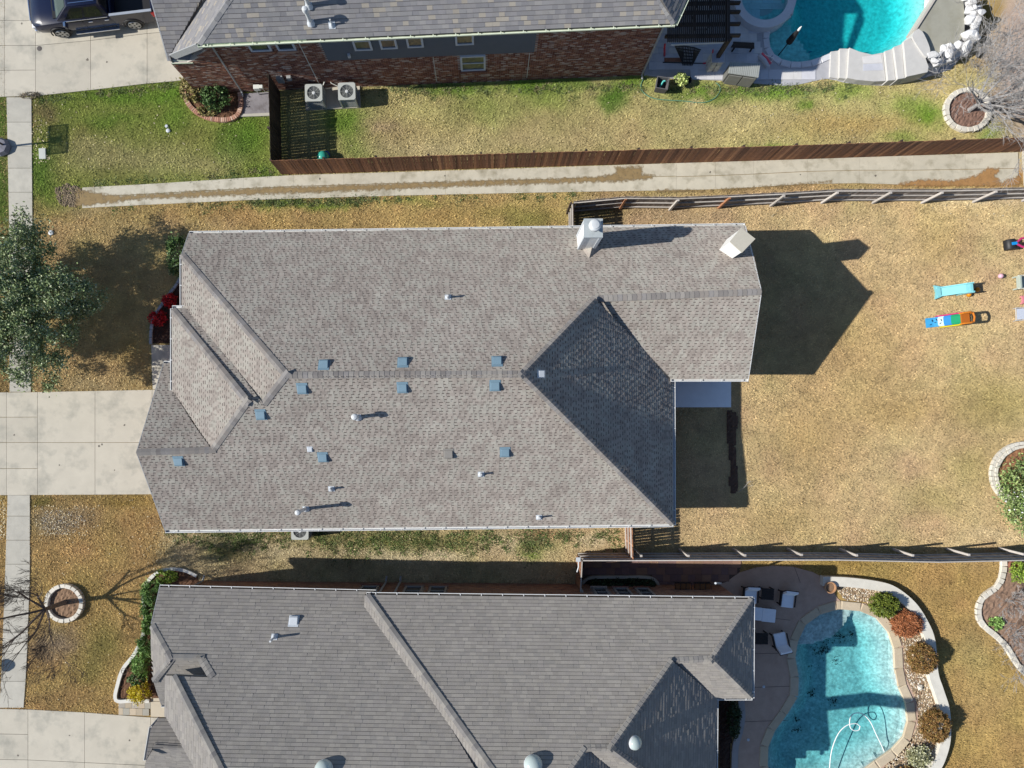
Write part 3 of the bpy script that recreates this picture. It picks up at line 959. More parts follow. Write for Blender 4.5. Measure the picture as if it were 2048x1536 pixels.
def caps(roof, m, A, B, n1, n2, expo=0.2, w=0.16):
    """ridge or hip caps folded over the line A-B (lapping from A up to B); n1, n2 the normals of the two slopes"""
    d = (B - A)
    L = d.length
    d.normalize()
    def down(n):
        x = d.cross(n)
        if x.z > 0 or (abs(x.z) < 1e-4 and False):
            x = -x
        return x.normalized()
    d1, d2 = down(n1), down(n2)
    if d1.dot(d2) > 0.5:
        d2 = -d2
    up = (n1 + n2).normalized()
    ln_ = expo * 1.35
    lo, hi = up * 0.040, up * 0.028
    vs = [lo + d1 * w, lo * 1.12, lo + d2 * w, d * ln_ + hi + d1 * w, d * ln_ + hi, d * ln_ + hi + d2 * w, d1 * w + up * .004, up * .004, d2 * w + up * .004]
    fs = [(1, 0, 3, 4), (2, 1, 4, 5), (6, 0, 1, 7), (7, 1, 2, 8), (0, 6, 3), (2, 5, 8)]
    mesh = MB().add(vs, fs).mesh('ridge_cap')
    mesh.materials.append(m)
    k = 0
    while k * expo < L - 0.05:
        inst('ridge_cap', mesh, Matrix.Translation(A + d * (k * expo)), roof)
        k += 1
M_gdark = mat('gutter_dark_strip', (0.05, 0.042, 0.036), 0.95, 0.2, 8)
def gutter(parent, A, B, out, m, drop=0.0, straps=True, w=0.14, dirty=False):
    A, B = Vector(A), Vector(B)
    A.z -= drop
    B.z -= drop
    out = Vector((out[0], out[1], 0)).normalized()
    A -= out * .025
    B -= out * .025
    d = (B - A).normalized()
    prof = [(0, 0), (0, -.11), (w * .85, -.11), (w, -.01), (w, 0), (w * .8, 0), (w * .78, -.095), (.015, -.095), (.015, 0)]
    vs = []
    for p in (A, B):
        vs += [p + out * x + Vector((0, 0, z)) for x, z in prof]
    n = len(prof)
    fs = [(i, (i + 1) % n, n + (i + 1) % n, n + i) for i in range(n)]
    g_ = obj('gutter', MB().add(vs, fs).box(A + out * w / 2 + Vector((0, 0, -.055)), (.012, w * .98, .112), rz=math.atan2(d.y, d.x)).box(B + out * w / 2 + Vector((0, 0, -.055)), (.012, w * .98, .112), rz=math.atan2(d.y, d.x)), m, parent)
    if dirty:
        obj('gutter_dark_strip', MB().bar(A + out * w * .42 + Vector((0, 0, -.055)), B + out * w * .42 + Vector((0, 0, -.055)), w * .66, .05), M_gdark, g_)  # dark strip along the gutter floor
    if straps:
        sm = MB().box((0, 0, 0), (0.035, w * 1.05, 0.014)).mesh('gutter_strap')
        sm.materials.append(m)
        L = (B - A).length
        k = 0.4
        R_ = Matrix.Rotation(math.atan2(d.y, d.x), 4, 'Z')
        while k < L - .2:
            inst('gutter_strap', sm, Matrix.Translation(A + d * k + out * w / 2 + Vector((0, 0, .004))) @ R_, g_)
            k += 0.92
    return g_
def top_of(px, py, *pls):
    return max((pl.R(px, py) for pl in pls), key=lambda p: p.z)
def rake(parent, A, B, m, w=0.03, h=0.2):
    """trim board under the shingles of a sloping edge"""
    return obj('rake_board', MB().bar(Vector(A) - Vector((0, 0, h / 2 - .0)), Vector(B) - Vector((0, 0, h / 2)), w, h), m, parent)
def walls(parent, poly, z1, m, z0=-0.3):
    return obj('wall', MB().prism(poly, z0, z1), m, parent)

class Wall:
    """vertical wall seen in the photo: foot line A-B (photo points on the ground), facing hint"""
    def __init__(s, a, b, hint):
        s.A, s.B = P(*a), P(*b)
        s.u = (s.B - s.A).normalized()
        s.n = Vector((-s.u.y, s.u.x, 0))
        if s.n.dot(Vector((*hint, 0))) < 0:
            s.n = -s.n
        s.L = (s.B - s.A).length
    def at(s, x, z, w=0.0):
        return s.A + s.u * x + s.n * w + Vector((0, 0, z))
    def px(s, x, y):
        d = Vector(((x - CX) / F, -(y - CY) / F, -1))
        p = CAM + d * ((s.A - CAM).dot(s.n) / d.dot(s.n))
        return (p - s.A).dot(s.u), p.z
    def M(s, x, z, w=0.0):
        m = Matrix((s.u, s.n, Vector((0, 0, 1)))).transposed().to_4x4()
        m.translation = s.at(x, z, w)
        return m
def bricks(parent, wl, x0, x1, ztop, m, holes=(), parts=300, zvis=None):
    """running bond of single bricks standing 6 mm proud of the mortar"""
    um = MB().add([(0,.012,0),(1,.012,0),(1,.012,1),(0,.012,1),(0,-.004,0),(1,-.004,0),(1,-.004,1),(0,-.004,1)], [(3,2,1,0),(4,0,1,5),(1,2,6,5),(2,3,7,6),(3,0,4,7)]).mesh('brick')
    um.materials.append(m)
    lst = []
    z = 0.0
    k = 0
    zmax = max(ztop(x0), ztop((x0 + x1) / 2), ztop(x1))
    while z < zmax:
        x = x0 - (0.105 if k % 2 else 0)
        while x < x1:
            a, b = max(x, x0), min(x + 0.2, x1)
            xm = (a + b) / 2
            if b - a > 0.03 and z + .07 < ztop(xm) and not any(h[0] - .05 < xm < h[1] + .05 and h[2] - .05 < z + .03 < h[3] + .03 for h in holes):
                lst.append((a, b, z))
            x += 0.211
        z += 0.0765
        k += 1
    lst.sort(key=lambda t: (t[2] > 1.2, t[2]))
    ws = wl.M(0, 0)
    for a, b, z in lst[:parts]:
        M = ws @ Matrix.Translation((a, 0, z)) @ Matrix.Diagonal((b - a, U(.7, 1.3), 0.066, 1))
        inst('brick', um, M, parent)
    V, Q = [], []
    for a, b, z in lst[parts:]:
        n = len(V)
        w = U(.007, .014)
        for (x, y, zz) in ((a, w, z), (b, w, z), (b, w, z + .066), (a, w, z + .066), (a, -.004, z), (b, -.004, z), (b, -.004, z + .066), (a, -.004, z + .066)):
            V.append(tuple(wl.at(x, zz, y)))
        Q += [(n+3,n+2,n+1,n), (n+4,n,n+1,n+5), (n+1,n+2,n+6,n+5), (n+2,n+3,n+7,n+6), (n+3,n,n+4,n+7)]
    o = obj('bricks', mesh_np('bricks', np.array(V), np.array(Q)), m, parent)
    o['kind'] = 'stuff'
def window(parent, wl, x0, x1, z0, z1, fm, sill=None, rail=True, w=0.03, shutter=0.0):
    t = 0.085
    mb = MB()
    xm, zm = (x0 + x1) / 2, (z0 + z1) / 2
    for c, d in (((x0 + t/2, zm), (t, z1 - z0)), ((x1 - t/2, zm), (t, z1 - z0)), ((xm, z0 + t/2), (x1 - x0 - 2*t, t)), ((xm, z1 - t/2), (x1 - x0 - 2*t, t))):
        mb.box(None, (d[0], .09, d[1]), M=wl.M(c[0], c[1], w))
    f = obj('window', mb, fm, parent)
    if rail:
        obj('meeting_rail', MB().box(None, (x1 - x0 - 2*t, .06, .05), M=wl.M(xm, zm, w)), fm, f)
    obj('pane', MB().box(None, (x1 - x0 - .05, .02, z1 - z0 - .05), M=wl.M(xm, zm, w - .005)), M_glass, f)
    if sill:
        obj('sill', MB().box(None, (x1 - x0 + .12, .14, .09), M=wl.M(xm, z0 - .05, .05)), sill, f)
    return f

# ================================================================== the middle house
PM = 7 / 12
hm = thing('house', 'single storey house in the middle under a wide taupe shingle roof with many box vents', 'house', tuple(P(850, 760)))
N_ = Plane((380,468), (1490,452), 3.0, PM, (0, -1))
S_ = Plane((330,1060), (1345,1048), 3.05, PM, (0, 1))
E_ = Plane((1345,757), (1346,1048), 2.74, .652, (-1, 0))
GS = Plane((1343,757), (1497,757), 3.0, PM, (0, 1))
h1 = N_.R(364, 509).z
W1 = Plane((364,511), (364,614), h1, PM, (1, 0))
r494 = S_.R(494, 803)
he2 = h1 - 0.3
for _ in range(30):
    he2 = r494.z - PM * ((-(617 - CY)) / F * (H - he2) - r494.y)
dz = W1.R(527, 808).z - Plane((345,617), (376,616), he2, PM, (0, -1)).R(527, 808).z
print('VALLEY', he2, dz)
he2 += max(min(dz, .2), -.2)
N2 = Plane((345,617), (376,616), he2, PM, (0, -1))
pw = (r494.z - he2) / (r494.x - P(344, 700, he2).x)
W2 = Plane((344,619), (345,779), he2, pw, (1, 0))
rg = S_.R(425, 900)
heg = 2.9
pg = (rg.z - heg) / (P(327, 727, heg).y - rg.y)
G_ = Plane((327,727), (400,726), heg, pg, (0, -1))
PL_MAIN = [
    (N_, [(377,467),(1490,451),(1507,508),(1523,583),(1190,597),(1045,748),(572,750),(363,509)]),
    (S_, [(572,750),(1045,748),(1346,1048),(330,1060),(273,905),(425,900),(494,803),(527,808)]),
    (E_, [(1045,748),(1190,597),(1344,757),(1346,1049)]),
    (GS, [(1190,597),(1523,583),(1497,758),(1343,758)]),
    (W1, [(364,510),(572,750),(527,808),(400,660),(376,618),(364,614)]),
    (N2, [(345,617),(376,616),(400,642),(527,808),(494,803)]),
    (W2, [(344,619),(494,803),(425,900),(345,780)]),
    (G_, [(273,905),(425,900),(385,845),(346,781),(346,727),(327,727)]),
]
rf = roof_deck(hm, PL_MAIN)
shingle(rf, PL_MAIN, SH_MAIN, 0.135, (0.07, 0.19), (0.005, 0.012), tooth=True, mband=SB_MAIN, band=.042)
CAPM = mat('ridge_cap_taupe', (0.2, 0.19, 0.18), 0.95, 0.08, 2.0, fine=0.1, bscale=55, isl=0.05, spec=0.2, orough=0.5, ramp=[S(*c, .95) for c in ((164, 159, 154), (154, 149, 145), (160, 156, 154), (172, 167, 161), (149, 144, 141), (162, 155, 149))])
caps(rf, CAPM, top_of(1045,748, N_, S_), top_of(572,750, N_, S_), N_.n, S_.n)
caps(rf, CAPM, top_of(1346,1048, S_, E_), top_of(1045,748, S_, E_), S_.n, E_.n)
caps(rf, CAPM, top_of(1190,597, N_, E_), top_of(1045,748, N_, E_), N_.n, E_.n)
caps(rf, CAPM, top_of(1523,583, N_, GS), top_of(1190,597, N_, GS), N_.n, GS.n)
caps(rf, CAPM, top_of(363,509, N_, W1), top_of(572,750, N_, W1), N_.n, W1.n)
caps(rf, CAPM, top_of(527,808, S_, W1), top_of(572,750, S_, W1), S_.n, W1.n)
caps(rf, CAPM, top_of(345,619, N2, W2), top_of(494,803, N2, W2), N2.n, W2.n)
caps(rf, CAPM, top_of(425,900, S_, W2), top_of(494,803, S_, W2), S_.n, W2.n)
caps(rf, CAPM, top_of(273,905, S_, G_), top_of(425,900, S_, G_), S_.n, G_.n)
M_wallbrick = mat('brown_brick_wall', (0.24, 0.14, 0.10), 0.9, 0.15, 9.0, fine=0.1)
walls(hm, HOUSE_MAIN, 2.85, M_wallbrick)
def gut(parent, pl, a, b, out, m=M_gutter, **k):
    return gutter(parent, pl.R(*a) + Vector((0, 0, .0)), pl.R(*b), out, m, drop=0.03, **k)
gut(hm, N_, (378,467), (1490,451), (0, 1))
gut(hm, S_, (330,1061), (1347,1049), (0, -1))
gut(hm, E_, (1346,757), (1347,1050), (1, 0))
gut(hm, GS, (1343,758), (1497,758), (0, -1))
gut(hm, W1, (364,510), (364,613), (-1, 0))
gut(hm, W2, (345,617), (345,780), (-1, 0))
gut(hm, N2, (344,616), (376,616), (0, 1))
gut(hm, G_, (327,727), (344,727), (0, 1), straps=False)
rake(hm, N_.R(1523,583), N_.R(1491,453), M_gutter)
rake(hm, GS.R(1523,583), GS.R(1497,757), M_gutter)
rake(hm, S_.R(273,905), S_.R(330,1060), M_trim)
rake(hm, G_.R(273,905), G_.R(327,727), M_trim)
rake(hm, N_.R(377,468), N_.R(363,509), M_trim)
obj('downspout', MB().bar(P(1345, 757, 2.9), P(1345, 757, 0.1), .08, .06), M_gutter, hm)

# gable ends close the roof volume
gm = MB()
for pts in ((N_.R(1480,470), N_.R(1505,583), GS.R(1483,740)), (S_.R(300,905), S_.R(345,1045), G_.R(345,745))):
    a, b, c = (p - Vector((0, 0, .16)) for p in pts)
    gm.add([a, b, c, Vector((c.x, c.y, 2.6)), Vector((a.x, a.y, 2.6))], [(0, 1, 2, 3, 4)])
obj('gable_wall', gm, M_wallbrick, hm)

def plane_M(pl, p):
    m = Matrix((pl.u, pl.v, pl.n)).transposed().to_4x4()
    m.translation = p
    return m
HOOD = MB()
_pr = [(-.19, .0), (-.19, .05), (-.16, .12), (-.08, .15), (.19, .05), (.19, .0)]
HOOD.add([(x, y, z) for x in (-.17, .17) for y, z in _pr], [tuple(range(6)), tuple(range(11, 5, -1))] + [(i, i + 6, (i + 1) % 6 + 6, (i + 1) % 6) for i in range(6)])
def box_vent(house, pl, px, py, m, s=1.0):
    M = plane_M(pl, pl.R(px, py)) @ Matrix.Diagonal((s, s, s, 1))
    hd = MB().add([M @ Vector(v) for v in HOOD.v], HOOD.f)
    v = obj('box_vent', hd, m, house, bevel=0.012)
    obj('flashing', MB().box(None, (.44, .5, .012), M=M @ Matrix.Translation((0, .03, .022))), m, v)
    return v
for x, y in ((648,729),(806,724),(994,722)):
    box_vent(hm, N_, x, y, M_vent)
for x, y in ((605,778),(805,776),(990,772),(522,830),(358,923),(646,915),(1010,905)):
    box_vent(hm, S_, x, y, M_vent)
box_vent(hm, S_, 897, 908, M_ventgrey)
box_vent(hm, S_, 620, 899, M_ventwhite, 0.55)
box_vent(hm, E_, 1083, 748, M_ventwhite, 0.75)
def vent_pipe(house, pl, px, py, hgt, r=0.045, cap=None, m=None, lean=0):
    p = pl.R(px, py)
    pp = obj('vent_pipe', MB().tube([p - Vector((0, 0, .05)), p + Vector((0, 0, hgt))], r, 10), m or M_metal, house, smooth=True)
    obj('boot', MB().lathe([(r + .09, 0), (r + .08, .03), (r + .02, .12), (r + .015, .16)], p - Vector((0, 0, .015)), 12), M_ventwhite, pp, smooth=True)
    obj('flashing', MB().box(None, (.27, .27, .012), M=plane_M(pl, p) @ Matrix.Translation((0, .0, .025))), M_ventwhite, pp)
    if cap:
        obj('rain_cap', MB().lathe([(r * 1.2, hgt - .12), (cap, hgt - .1), (cap, hgt + .04), (cap * .8, hgt + .09), (cap * .2, hgt + .12)], p, 14), M_metal, pp, smooth=True)
    return pp
vent_pipe(hm, N_, 896, 595, 0.42)
vent_pipe(hm, S_, 962, 948, 0.38)
vent_pipe(hm, S_, 663, 977, 0.40)
vent_pipe(hm, S_, 1078, 1034, 0.42)
vent_pipe(hm, S_, 716, 834, 0.75, 0.075, 0.13)
vent_pipe(hm, S_, 612, 1017, 1.35, 0.075, 0.12)

# chimney with flue cap, and the corner fireplace chase
zt, ztop = 5.75, 5.75
def pxpoly(pts, h):
    return [P(x, y, h) for x, y in pts]
q = pxpoly([(1169,439),(1204,439),(1204,474),(1169,474)], zt)
ch = obj('chimney', MB().prism([tuple(p[:2]) for p in q], 2.4, zt - .05), M_white, hm)
cxc, cyc = sum(p.x for p in q) / 4, sum(p.y for p in q) / 4
dx = (q[1].x - q[0].x) / 2
tm = MB()
for sx in (-1, 1):
    for sy in (-1, 1):
        tm.box((cxc + sx * (dx - .04), cyc + sy * (dx - .04), (2.6 + zt - .06) / 2), (.12, .12, zt - 2.66))
obj('corner_trim', tm, M_ventwhite, ch)
M_cover = mat('chimney_cover', S(190, 198, 200), 0.45, 0.05, 6.0, stain=(S(150, 155, 155), .5), sscale=3)
obj('chimney_cover', MB().box((cxc, cyc, zt), (dx * 2 + .06, dx * 2 + .06, .07)), M_cover, ch)
fc = P(1187, 456, zt)
obj('flue_cap', MB().lathe([(.12, .03), (.12, .26), (.23, .28), (.25, .31), (.25, .46), (.22, .50), (.17, .52), (.16, .54), (.05, .56)], fc, 20), M_metal, ch, smooth=True)
b0 = N_.R(1158, 500)
cr = MB()
A_, B_, C_ = N_.R(1161,494), N_.R(1204,494), N_.R(1178,518)
rt = Vector(((A_.x + B_.x) / 2, A_.y, A_.z + .42))
cr.add([A_, B_, C_, rt, A_ - Vector((0, 0, .4)), B_ - Vector((0, 0, .4))], [(0, 3, 2), (3, 1, 2), (0, 1, 3)])
obj('chimney_cricket', cr, SH_MAIN, hm)
zc = 5.15
q = pxpoly([(1482,457),(1509,478),(1484,504),(1461,483)], zc)
c2 = obj('chimney_chase', MB().prism([tuple(p[:2]) for p in q], 2.3, zc - .05), M_white, hm)
cen = sum(q, Vector()) / 4
obj('chase_cover', MB().prism([tuple((cen + (p - cen) * 1.05)[:2]) for p in q], zc - .045, zc + .03), mat('sand_cover', S(206, 200, 184), 0.7, 0.06, 7.0, fine=.1), c2)
e1, e2 = N_.R(1445,495), N_.R(1471,513)
obj('flashing', MB().bar(e1 + Vector((0, 0, .04)), e2 + Vector((0, 0, .04)), .09, .05), M_trim, c2)

# ================================================================== the house across the drain (top)
ht = thing('house', 'two storey brown brick house with grey siding beyond the drainage channel', 'house', tuple(P(850, 60)))
HE = 5.75
T_S = Plane((398,87), (1349,46), HE, 0.72, (0, 1))
ctop = T_S.R(398, 87)
elow = P(342, 109, 3.3)
T_W = Plane.through(ctop, T_S.R(458, 0), elow)
T_E = Plane((1351,46), (1372,0), HE, 0.72, (-1, 0))
T_G = Plane((343,121), (310,122), 3.1, 0.75, (0, 1))
T_N = Plane((500,-303), (1100,-303), HE, 0.72, (0, -1))
PL_TOP = [
    (T_S, [(398,87),(1349,46),(1324,0),(1289,-60),(1209,-200),(600,-195),(520,-95),(458,0)]),
    (T_W, [(342,110),(396,87),(458,0),(520,-95),(560,-160),(500,-160),(403,-2)]),
    (T_E, [(1350,46),(1372,0),(1380,-17),(1374,-110),(1209,-200),(1289,-60),(1324,0)]),
    (T_G, [(343,121),(340,112),(403,-2),(500,-160),(235,-205),(301,-5),(334,118)]),
    (T_N, [(600,-195),(1209,-200),(1290,-303),(480,-303)]),
]
rt_ = roof_deck(ht, PL_TOP)
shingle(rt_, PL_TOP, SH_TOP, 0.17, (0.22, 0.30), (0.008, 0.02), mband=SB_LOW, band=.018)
CAPT = mat('ridge_cap_slate', (0.2, 0.19, 0.18), 0.95, 0.08, 2.0, fine=0.1, isl=0.08, spec=0.2, ramp=[S(*c) for c in ((150, 150, 152), (140, 140, 142), (158, 157, 156))])
caps(rt_, CAPT, T_S.R(397,87), T_S.R(520,-95), T_S.n, T_W.n)
caps(rt_, CAPT, T_S.R(1349,46), T_S.R(1289,-60), T_S.n, T_E.n)
obj('valley_metal', MB().bar(T_W.R(343,110) + Vector((0, 0, .02)), T_W.R(403,-2) + Vector((0, 0, .02)), .05, .02), M_darkmetal, rt_)
gut(ht, T_S, (395,88), (1350,46), (-.04, -1), M_gutterg)
gut(ht, T_E, (1351,47), (1380,-17), (1, 0), M_gutterg)
rake(ht, T_W.R(342,110), T_W.R(396,88), M_trim, .05, .3)
rake(ht, T_G.R(336,119), T_G.R(301,-5), M_trim, .05, .2)
# small eave return at the foot of the gable
ra, rb_ = P(345, 108, 3.15), P(384, 106, 3.15)
rc, rd = P(385, 120, 3.0), P(344, 121, 3.0)
rr = obj('eave_return', MB().add([ra, rb_, rc, rd] + [p - Vector((0, 0, .12)) for p in (ra, rb_, rc, rd)], [(3, 2, 1, 0), (4, 5, 6, 7), (0, 1, 5, 4), (1, 2, 6, 5), (2, 3, 7, 6), (3, 0, 4, 7)]), SH_TOP, ht)
gutter(ht, P(344, 122, 3.0), P(385, 121, 3.0), (-.04, -1), M_gutterg, straps=False)
WT = Wall((396,187), (1285,150), (0, -1))
x439, x490 = WT.px(430, 186)[0], WT.px(486, 183)[0]
ZT = HE - 0.12
def zt_top(x):
    return 2.95 if x < x439 else min(2.9 + (x - x439) / (x490 + 1.3 - x439) * (ZT - 3.0), ZT)
def rect_px(wl, x0, y0, x1, y1):
    a, b = wl.px(x0, y0), wl.px(x1, y0)
    c, e = wl.px(x0, y1), wl.px(x1, y1)
    return (a[0] + c[0]) / 2, (b[0] + e[0]) / 2, (c[1] + e[1]) / 2, (a[1] + b[1]) / 2
mw = MB()
N6 = 60
top = [WT.at(i / N6 * WT.L, zt_top(i / N6 * WT.L)) for i in range(N6 + 1)]
bot = [WT.at(i / N6 * WT.L, -.2) for i in range(N6 + 1)]
back = -WT.n * 0.25
mw.add(top + bot + [p + back for p in top] + [p + back for p in bot],
       [(i, N6+1+i, N6+2+i, i+1) for i in range(N6)] + [(2*N6+2+i, 2*N6+3+i, 3*N6+4+i, 3*N6+3+i) for i in range(N6)] + [(i, i+1, 2*N6+3+i, 2*N6+2+i) for i in range(N6)] + [(0, 2*N6+2, 3*N6+3, N6+1), (N6, 2*N6+1, 4*N6+3, 3*N6+2)])
wt = obj('wall', mw, M_mortar, ht)
wh = []
sx0, sz0 = WT.px(656, 119)
sx1, _ = WT.px(1068, 103)
siding = (sx0, sx1, (sz0 + WT.px(1068, 103)[1]) / 2, ZT)
up_w = []
for (xa, xb, yb) in ((710, 746, 97), (762, 796, 94), (815, 848, 91), (911, 948, 86)):
    s0, z0 = WT.px(xa, yb)
    s1, _ = WT.px(xb, yb)
    up_w.append((s0, s1, z0, min(z0 + 1.45, ZT - .08)))
bw = []
for (xa, xb, yb) in ((503, 546, 101), (557, 594, 99)):
    s0, z0 = WT.px(xa, yb)
    s1, _ = WT.px(xb, yb)
    bw.append((s0, s1, z0, min(z0 + 1.5, ZT - .08)))
lw_ = rect_px(WT, 921, 110, 971, 139)
holes = [siding, lw_] + bw
bricks(wt, WT, 0.0, WT.L, zt_top, BRICK, holes)
k = siding[2]
while k < siding[3] - .02:
    hh = min(0.17, siding[3] - k)
    def bd(xa, xb, z):
        vs = [WT.at(xa, z, .05), WT.at(xb, z, .05), WT.at(xb, z + hh, .032), WT.at(xa, z + hh, .032), WT.at(xa, z, 0), WT.at(xb, z, 0), WT.at(xb, z + hh, 0), WT.at(xa, z + hh, 0)]
        return MB().add(vs, [(3, 2, 1, 0), (4, 0, 1, 5), (5, 1, 2, 6), (6, 2, 3, 7), (7, 3, 0, 4)])
    obj('siding_board', bd(siding[0], siding[1], k), M_siding, wt)
    k += 0.17
M_frame = mat('window_frame_white', S(215, 222, 232), 0.5, 0.03)
for (s0, s1, z0, z1) in up_w:
    window(ht, WT, s0, s1, z0, z1, M_frame, w=.075)
for (s0, s1, z0, z1) in bw:
    window(ht, WT, s0, s1, z0, z1, M_frame, sill=BRICK)
window(ht, WT, *lw_[:2], lw_[2], lw_[3], M_frame, sill=BRICK)
obj('downspout', MB().tube([WT.at(WT.L - .08, ZT, .1), WT.at(WT.L - .08, .25, .1), WT.at(WT.L - .05, .12, .25)], .045, 6), M_trim, ht)
obj('downspout', MB().tube([WT.at(x490 + .3, ZT - .1, .3), WT.at(x490 + .2, ZT - .45, .09), WT.at(x490 + .0, .25, .09), WT.at(x490 + .02, .1, .3)], .045, 6), M_trim, ht)
for xx in (WT.px(600, 90)[0], WT.px(870, 140)[0], WT.px(1057, 125)[0]):
    z1 = min(siding[2] - .1 if siding[0] < xx < siding[1] else ZT, ZT)
    obj('conduit', MB().bar(WT.at(xx, .3, .03), WT.at(xx, z1, .03), .025, .025), M_pale, ht)
obj('wall_lamp', MB().box(None, (.12, .14, .2), M=WT.M(WT.px(698, 107)[0], WT.px(698, 107)[1], .1)), M_ventwhite, ht, bevel=.02)
# rest of the house body
obj('house_body', MB().prism([tuple((WT.at(0, 0, -.3))[:2]), tuple((WT.at(WT.L - .02, 0, -.3))[:2])] + W([(1285,-90),(400,-90)]), -.2, 2.9), M_mortar, ht)
b2 = [WT.at(x490 + 1.6, 0, -.3), WT.at(WT.L - .02, 0, -.3)]
obj('upper_body', MB().prism([tuple(p[:2]) for p in b2] + W([(1285,-90),(580,-90)]), 2.9, ZT - .05), M_mortar, ht)
sf = [T_S.R(600, 79), T_S.R(1349, 46), T_N.R(1290, -303), T_N.R(600, -303)]
obj('soffit', MB().prism([(p.x, p.y) for p in sf], ZT - .16, ZT - .06), M_trim, ht)
obj('soffit', MB().prism(offset(HOUSE_MAIN, .3), 2.74, 2.80), M_trim, hm)
for (x, y, hgt) in ((616, 42, 0.95), (612, 8, 0.95)):
    vent_pipe(ht, T_S, x + 6, y + 4, hgt, .08, .12)
vent_pipe(ht, T_S, 664, 50, .4, .03)
# services on the wall
gmx = WT.px(513, 166)[0]
gmt = obj('gas_meter', MB().box(None, (.3, .2, .26), M=WT.M(gmx, .75, .2)).box(None, (.16, .16, .16), M=WT.M(gmx + .22, .8, .2)), M_pale, ht, bevel=.02)
obj('gas_pipe', MB().tube([WT.at(gmx - .12, .0, .2), WT.at(gmx - .12, .62, .2)], .025, 6).tube([WT.at(gmx + .24, .72, .2), WT.at(gmx + .24, .3, .2), WT.at(gmx + .5, .3, .1), WT.at(gmx + .5, 0, .1)], .02, 6), M_pale, gmt)
eb = WT.px(563, 160)
obj('electric_box', MB().box(None, (.3, .16, .45), M=WT.M(eb[0], 1.2, .08)).box(None, (.2, .14, .3), M=WT.M(eb[0] + .45, 1.3, .08)), M_grey, ht, bevel=.015)

# ================================================================== the house in front (bottom)
hl = thing('house', 'large house with grey shingle roof and white gutters beside the kidney shaped pool', 'house', tuple(P(850, 1400)))
PB, HL, HR = 0.63, 3.4, 3.75
L_N = Plane((320,1176), (752,1185), HL, PB, (0, -1))
R_N = Plane((733,1190), (1505,1199), HR, PB, (0, -1))
L_W = Plane((730,1190), (728,1242), HR, PB, (1, 0))
R_E = Plane((1505,1199), (1503,1395), HR, .655, (-1, 0))
R_S = Plane((1432,1396), (1503,1396), HR, PB, (0, 1))
R_E2 = Plane((1432,1396), (1430,1545), HR, .655, (-1, 0))
rp = R_N.R(1222, 1497)
R_S2 = Plane((1172,1497), (1222,1497), rp.z, PB, (0, 1))
rp3 = R_N.R(1172, 1497)
R_E3 = Plane((1173,1498), (1173,1560), rp3.z, .655, (-1, 0))
hh1 = L_N.R(303, 1250).z
L_W1 = Plane((303,1250), (305,1362), hh1, PB, (1, 0))
rq = L_N.R(340, 1316)
L_S = Plane((337,1317), (405,1317), rq.z, PB, (0, 1))
hw3 = L_N.R(345, 1351).z - .18
L_W3 = Plane((331,1352), (330,1420), hw3, PB, (1, 0))
G_N = Plane((318,1437), (356,1437), 3.1, 0.6, (0, -1))
rz_ = G_N.R(340, 1493)
G_S = Plane((309,1492), (386,1497), rz_.z, .6, (0, 1))
PL_LOW = [
    (L_N, [(319,1175),(752,1185),(770,1235),(1018,1650),(496,1650),(345,1351),(425,1355),(418,1330),(402,1316),(338,1314),(302,1250)]),
    (R_N, [(733,1190),(1505,1199),(1425,1318),(1345,1322),(1222,1497),(1172,1497),(1066,1650),(1060,1650)]),
    (L_W, [(730,1189),(1062,1650),(1016,1650),(728,1242)]),
    (R_E, [(1505,1198),(1503,1396),(1425,1318)]),
    (R_S, [(1345,1322),(1425,1318),(1503,1396),(1432,1396)]),
    (R_E2, [(1345,1322),(1432,1396),(1430,1650),(1222,1497)]),
    (R_S2, [(1172,1497),(1222,1497),(1428,1650),(1367,1650)]),
    (R_E3, [(1172,1497),(1367,1650),(1066,1650)]),
    (L_W1, [(302,1250),(338,1314),(343,1322),(307,1363)]),
    (L_S, [(307,1363),(341,1320),(402,1316),(420,1335),(425,1356),(333,1353),(331,1407),(322,1409)]),
    (L_W3, [(331,1351),(345,1351),(497,1650),(452,1650),(331,1432)]),
    (G_N, [(318,1437),(356,1437),(386,1497),(309,1492),(291,1521),(302,1456)]),
    (G_S, [(309,1492),(386,1497),(460,1650),(270,1650),(292,1521)]),
]
rl = roof_deck(hl, PL_LOW)
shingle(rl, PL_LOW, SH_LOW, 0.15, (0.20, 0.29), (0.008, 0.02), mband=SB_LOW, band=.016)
CAPL = mat('ridge_cap_grey', (0.2, 0.19, 0.18), 0.95, 0.08, 2.0, fine=0.1, isl=0.08, spec=0.2, orough=0.5, ramp=[S(*c, 1.0) for c in ((156, 153, 149), (146, 143, 141), (164, 160, 154))])
caps(rl, CAPL, top_of(733,1190, R_N, L_W), top_of(1060,1648, R_N, L_W), R_N.n, L_W.n)
caps(rl, CAPL, top_of(1504,1199, R_N, R_E), top_of(1425,1318, R_N, R_E), R_N.n, R_E.n)
caps(rl, CAPL, top_of(1503,1395, R_S, R_E), top_of(1425,1318, R_S, R_E), R_S.n, R_E.n)
caps(rl, CAPL, top_of(1425,1318, R_N, R_S), top_of(1345,1322, R_N, R_S), R_N.n, R_S.n)
caps(rl, CAPL, top_of(1345,1322, R_N, R_E2), top_of(1222,1497, R_N, R_E2), R_N.n, R_E2.n)
caps(rl, CAPL, top_of(1420,1644, R_S2, R_E2), top_of(1222,1497, R_S2, R_E2), R_S2.n, R_E2.n)
caps(rl, CAPL, top_of(1222,1497, R_N, R_S2), top_of(1172,1497, R_N, R_S2), R_N.n, R_S2.n)
caps(rl, CAPL, top_of(1172,1497, R_N, R_E3), top_of(1070,1645, R_N, R_E3), R_N.n, R_E3.n)
